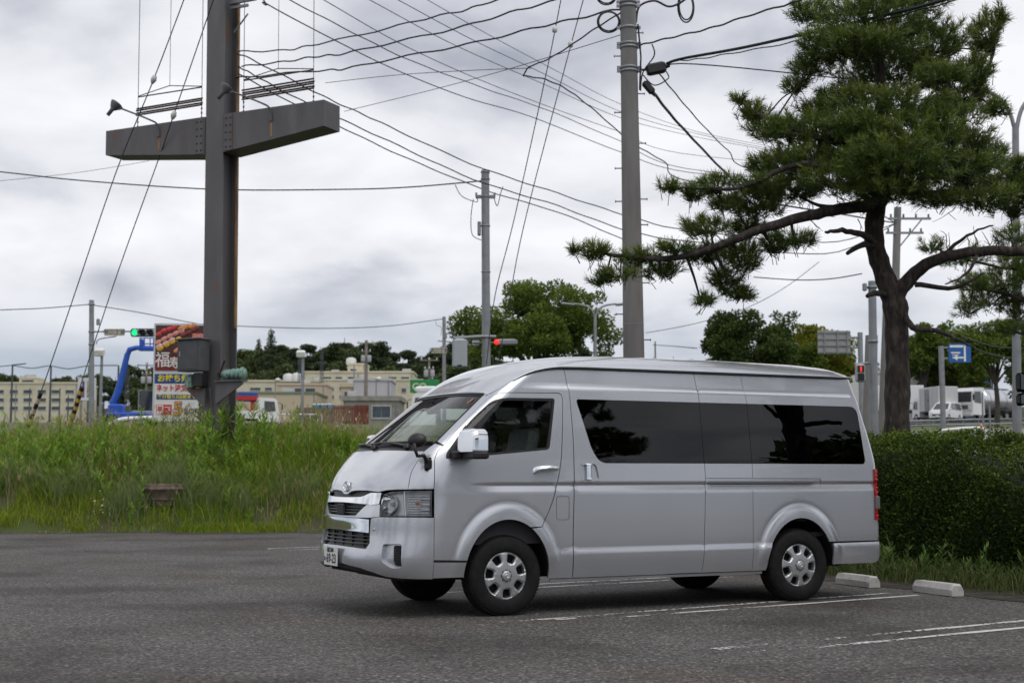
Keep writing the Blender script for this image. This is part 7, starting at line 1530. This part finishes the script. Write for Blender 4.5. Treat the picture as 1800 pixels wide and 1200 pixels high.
# crane lorry beside the pylon
b0 = at(484, 752, 118); cl_ = empty('crane_lorry', b0, R(205), 'white crane lorry with red boom and blue load right of the pylon', 'lorry'); lorry_cab(cl_, 0, 1.7, 2.0, 2.0, .45, WHITEV)
m = MB(); m.box((3.4, 0, .85), (4.4, 2.0, .25)); m.build('load_bed', WHITEV, cl_); m = MB(); m.box((3.2, 0, .65), (6, .8, .2)); m.build('chassis', BLACKP, cl_)
m = MB(); m.tube([(1.95, 0, .9), (1.95, 0, 2.2)], .18, 8); m.box((3.3, .2, 2.42), (3.6, .32, .34)); m.build('crane_boom', REDV, cl_)
m = MB(); m.bbox((2.3, -.45, 2.55), (1.6, .9, .75), .05); m.build('blue_load', pm('load_blue', (.02, .07, .28), rough=.6), cl_)
for s in (-1, 1): m = MB(); m.box((3.6, s*1.0, 1.15), (3.6, .05, .40)); m.build('drop_side', WHITEV, cl_)
for x in (.85, 4.3):
    for s in (-1, 1): wheel(cl_, (x, s*.86, .42), .42, .24)
# white lorry roof and mirror peeping over the bonnet
b0 = at(728, 758, 112); wl_ = empty('white_lorry', b0, R(-10), 'white lorry cab partly hidden behind the windscreen of the van', 'lorry'); lorry_cab(wl_, 0, 2.0, 2.4, 2.55, .45, WHITEV); m = MB(); m.bbox((1.1, 0, 3.25), (1.7, 2.1, .5), .15); m.build('wind_deflector', WHITEV, wl_)
m = MB(); m.bbox((5.2, 0, 1.9), (5.6, 2.4, 2.2), .05); m.build('cargo_box', WHITEV, wl_)
for x in (1.1, 6.0):
    for s in (-1, 1): wheel(wl_, (x, s*1.03, .48), .48, .28)
# blue boom lift
Yb = 88.; b0 = at(222, 748, Yb); bl = empty('boom_lift', b0, 0, 'blue articulated boom lift parked behind the grass mound', 'boom lift'); q = lambda u, v, dy=0: at(u, v, Yb+dy)-b0
m = MB(); m.bbox(q(228, 733), (2.6, 1.6, .55), .08); ch = m.build('chassis', BLUEV, bl)
for u in (202, 252):
    for s in (-.75, .75): c = q(u, 742); wheel(bl, (c.x, s, c.z+.1), .38, .28)
m = MB(); m.bbox(q(205, 720), (.9, .9, .7), .1); m.build('turntable', BLUEV, bl)
m = MB(); m.tube([q(200, 724), q(199, 708), q(207, 690), q(216, 655), q(224, 622)], [.24, .25, .23, .20, .18], 8, smooth=False); m.build('lower_boom', BLUEV, bl)
m = MB(); m.tube([q(206, 718), q(209, 700), q(213, 680)], .06, 8); m.build('lift_cylinder', BLACKP, bl)
m = MB(); m.tube([q(222, 628), q(228, 614), q(240, 611), q(272, 612)], [.17, .18, .15, .13], 8, smooth=False); m.build('upper_boom', BLUEV, bl)
m = MB(); c = q(250, 614); 
for u in (246, 254, 264, 270): m.tube([q(u, 615), q(u, 594)], .035, 5)
for v in (594, 604): m.tube([q(245, v), q(271, v)], .035, 5)
m.build('basket_rails', BLUEV, bl); m = MB(); m.box(q(258, 615), (.95, .8, .08)); m.build('basket_floor', BLUEV, bl); m = MB(); m.bbox(q(249, 603), (.22, .3, .5), .03); m.build('control_box', BLUEV, bl)
# glazed cabin of a digger
b0 = at(257, 748, 100); dg = empty('excavator', b0, R(10), 'small glazed machine cab between the boom lift and the sushi board', 'excavator'); m = MB(); m.bbox((0, 0, 1.75), (1.0, 1.2, 1.5), .08); m.build('cab', DGLASS, dg)
for s in (-.5, .5):
    for t in (-.6, .6): m = MB(); m.tube([(s, t, 1.0), (s, t, 2.5)], .05, 5); m.build('cab_post', GALV, dg)
m = MB(); m.bbox((0, 0, .75), (1.9, 1.7, .55), .08); m.build('body', pm('digger_grey', (.20, .21, .22), rough=.6), dg)
for s in (-.75, .75): m = MB(); m.bbox((0, s, .28), (2.2, .4, .52), .15); m.build('track', BLACKP, dg)
# guard rails and barriers
def guard_rail(label, pts, Y, h=.0, n=8, r_=.06, mat=None):
    P_ = [at(u, v, Y+dy) for u, v, dy in pts]; o = empty('guard_rail', P_[0], 0, label, 'guard rail', 'guard rails'); s = [p-P_[0] for p in spline(P_, 6)]; m = MB(); m.tube(s, r_, 8); m.build('rail', mat or WHITEV, o)
    for k in range(0, len(s), max(1, len(s)//n)): x, y = s[k].x+P_[0].x, s[k].y+P_[0].y; m = MB(); m.tube([s[k], (s[k].x, s[k].y, terr(x, y)-P_[0].z if Y > 30 else -P_[0].z)], .045, 6); m.build('post', mat or WHITEV, o)
guard_rail('white guard rail curving down below the sushi board', [(186, 758, 0), (195, 745, .6), (215, 737, 1.5), (245, 735, 2), (275, 734, 2.4), (330, 733, 3)], 41, n=6, r_=.07)
guard_rail('pale pipe barrier in front of the brown board fence', [(455, 727, 0), (500, 728, 0), (545, 728, 0), (566, 729, 0)], 118, n=6, r_=.06)
guard_rail('white hooped pipe barrier above the hedge on the right', [(1650, 757, 0), (1690, 753, 0), (1722, 752, 0), (1732, 757, 0), (1734, 768, 0)], 40, n=5, r_=.045)
guard_rail('long pale road barrier below the far right traffic', [(1560, 741, 0), (1640, 739, 0), (1720, 737, 0), (1800, 736, 0), (1860, 735, 0)], 100, n=10, r_=.07, mat=GALV)
guard_rail('second pale road barrier rail nearer the hedge at right', [(1600, 748, 0), (1690, 746, 0), (1790, 744, 0), (1860, 743, 0)], 80, n=9, r_=.05, mat=GALV)
for k, u in enumerate((1729, 1741)): mast(['left', 'right'][k]+' thin fence post above the hedge', u, 690 if k == 0 else 712, 770, 46, .035, GALV, name='fence_post', group='fence posts', cat='post')
m = MB(); c = at(1725, 752, 40); m.lathe([(.0001, 0), (.035, 0), (.045, .05), (.03, .10), (.0001, .11)], 10); o = m.build('reflector_cap', pm('orange_reflector', (.8, .20, .03), rough=.4), None, 'small orange reflector on the hooped barrier', 'reflector'); o.location = c
a, b_ = at(1735, 753, 52), at(1850, 766, 52); m = MB(); m.box(((b_.x-a.x)/2, .2, (a.z-b_.z)/2-1), (b_.x-a.x, .4, a.z-b_.z+2)); o = m.build('retaining_wall', pm('pale_wall', (.44, .42, .37), rough=.9, var=.1, scale=1), None, 'low pale retaining wall at the right edge above the hedge', 'wall'); o.location = (a.x, 52, b_.z)
# dark warehouse far right
building('dark_warehouse', 'dark blue warehouse behind the trees on the right', (1690, 648, 1745, 0), 190, 12, pm('navy_cladding', (.03, .045, .09), rough=.6, var=.1), [(1724, 655, 1731, 665, 1)])
building('white_warehouse', 'pale low building behind the van rear and pine trunk', (1494, 656, 1625, 0), 175, 10, pm('white_cladding', (.60, .60, .60), rough=.6, var=.05))
building('pale_house', 'pale house roofline glimpsed right of the pine trunk', (1596, 640, 1622, 0), 185, 8, LILAC)
# planter tub
c = at(290, 905, 30.5); c.z = terr(c.x, 30.5)-.10; pl_ = empty('planter_tub', c, 0, 'weathered brown tub planter sunk in the grass of the mound', 'planter'); TUB = pm('old_tub', (.22, .17, .135), rough=.95, var=.25, scale=6, col2=(.08, .065, .05), c2pos=(.5, .7), c2scale=5, bump=.4, bscale=30)
h = at(290, 850, 30.5).z-c.z; m = MB(); m.lathe([(.34, 0), (.36, .05), (.44, h*.72), (.47, h*.75), (.47, h*.80), (.455, h*.82), (.475, h*.96), (.475, h), (.43, h), (.42, h-.06), (.0001, h-.08)], 28); m.build('tub', TUB, pl_)
for zz in (.30, .76): m = MB(); r0 = .36+.085*zz+.004; m.lathe([(r0, h*zz-.02), (r0+.02, h*zz-.015), (r0+.02, h*zz+.015), (r0, h*zz+.02)], 28); m.build('hoop', pm('tub_hoop', (.10, .075, .06), rough=.9, var=.3), pl_)
rng = np.random.default_rng(77); P = np.column_stack([rng.normal(c.x, .17, 420), rng.normal(30.5, .15, 420), np.full(420, c.z+h-.06)]); V, F = blades(P, rng.uniform(.25, .62, 420), rng.uniform(.2, .7, 420), rng.uniform(.008, .014, 420)); o = link_mesh('planted_grass', fast_mesh('planted_grass', V-np.array(c), F, {'tone': np.repeat(rng.uniform(0, .4, 420), 6)}), MATS['tussock_blades'], pl_); o['kind'] = 'stuff'
# vehicle mirrors reaching in at the right edge
Ym = 17.; c = at(1800, 690, Ym); vm = empty('lorry_mirror', c, 0, 'pair of black lorry mirrors reaching in at the right edge', 'mirror'); q = lambda u, v: at(u, v, Ym)-c
m = MB(); m.tube([q(1800, 662), q(1830, 656), q(1870, 656), q(1875, 730), q(1800, 702)], .014, 7); m.build('mirror_bracket', BLACKP, vm)
m = MB(); m.tube([q(1875, 656), (q(1875, 656).x, 0, -c.z)], .05, 8); m.build('mirror_stand', BLACKP, vm)
for v, w, hh in ((672, .13, .23), (702, .12, .15)):
    m = MB(); m.bbox(q(1794, v), (w, .08, hh), .035, Matrix.Rotation(R(15), 3, 'Z')); mm = m.build('mirror_head', BLACKP, vm); m = MB(); m.bbox(q(1796, v)+Vector((.0, -.038, 0)), (w*.62, .02, hh*.8), .012, Matrix.Rotation(R(15), 3, 'Z')); m.build('mirror_glass', pm('dark_mirror', (.10, .11, .11), rough=.05, metal=1.0, var=.2), mm)
# trees to the right of and behind the photographer, seen mirrored in glass, paint and chrome
pc_ = copy_tree(root_pine); pc_.location = (9.6, 10.6, -.4); pc_.rotation_euler = (0, 0, R(205)); pc_['label'] = 'pine beyond the right edge, mirrored in the rear side windows'
pc_ = copy_tree(root_pine); pc_.location = (14.5, 2.5, -.6); pc_.rotation_euler = (0, 0, R(60)); pc_['label'] = 'pine to the right of the camera, mirrored in the front door window'
k = 0
for x, y, s in ((24, -6, 1.0), (31, 3, 1.15), (36, 13, 1.0), (16, -18, 1.1), (4, -26, 1.0), (-10, -24, 1.1), (-24, -16, 1.0), (27, -14, .9), (-36, -4, 1.1), (-42, 4, 1.0), (-30, -10, 1.2), (-38, 12, .9)):
    o = copy_tree(PR['broad'][k % 2]); o.location = (x, y, -.3); o.scale = (s*.75,)*3; o.rotation_euler = (0, 0, k*1.3); k += 1; o['label'] = 'leafy tree round the car park behind the camera, seen only as a reflection'; o['group'] = 'reflected car park trees'; o['category'] = 'tree'
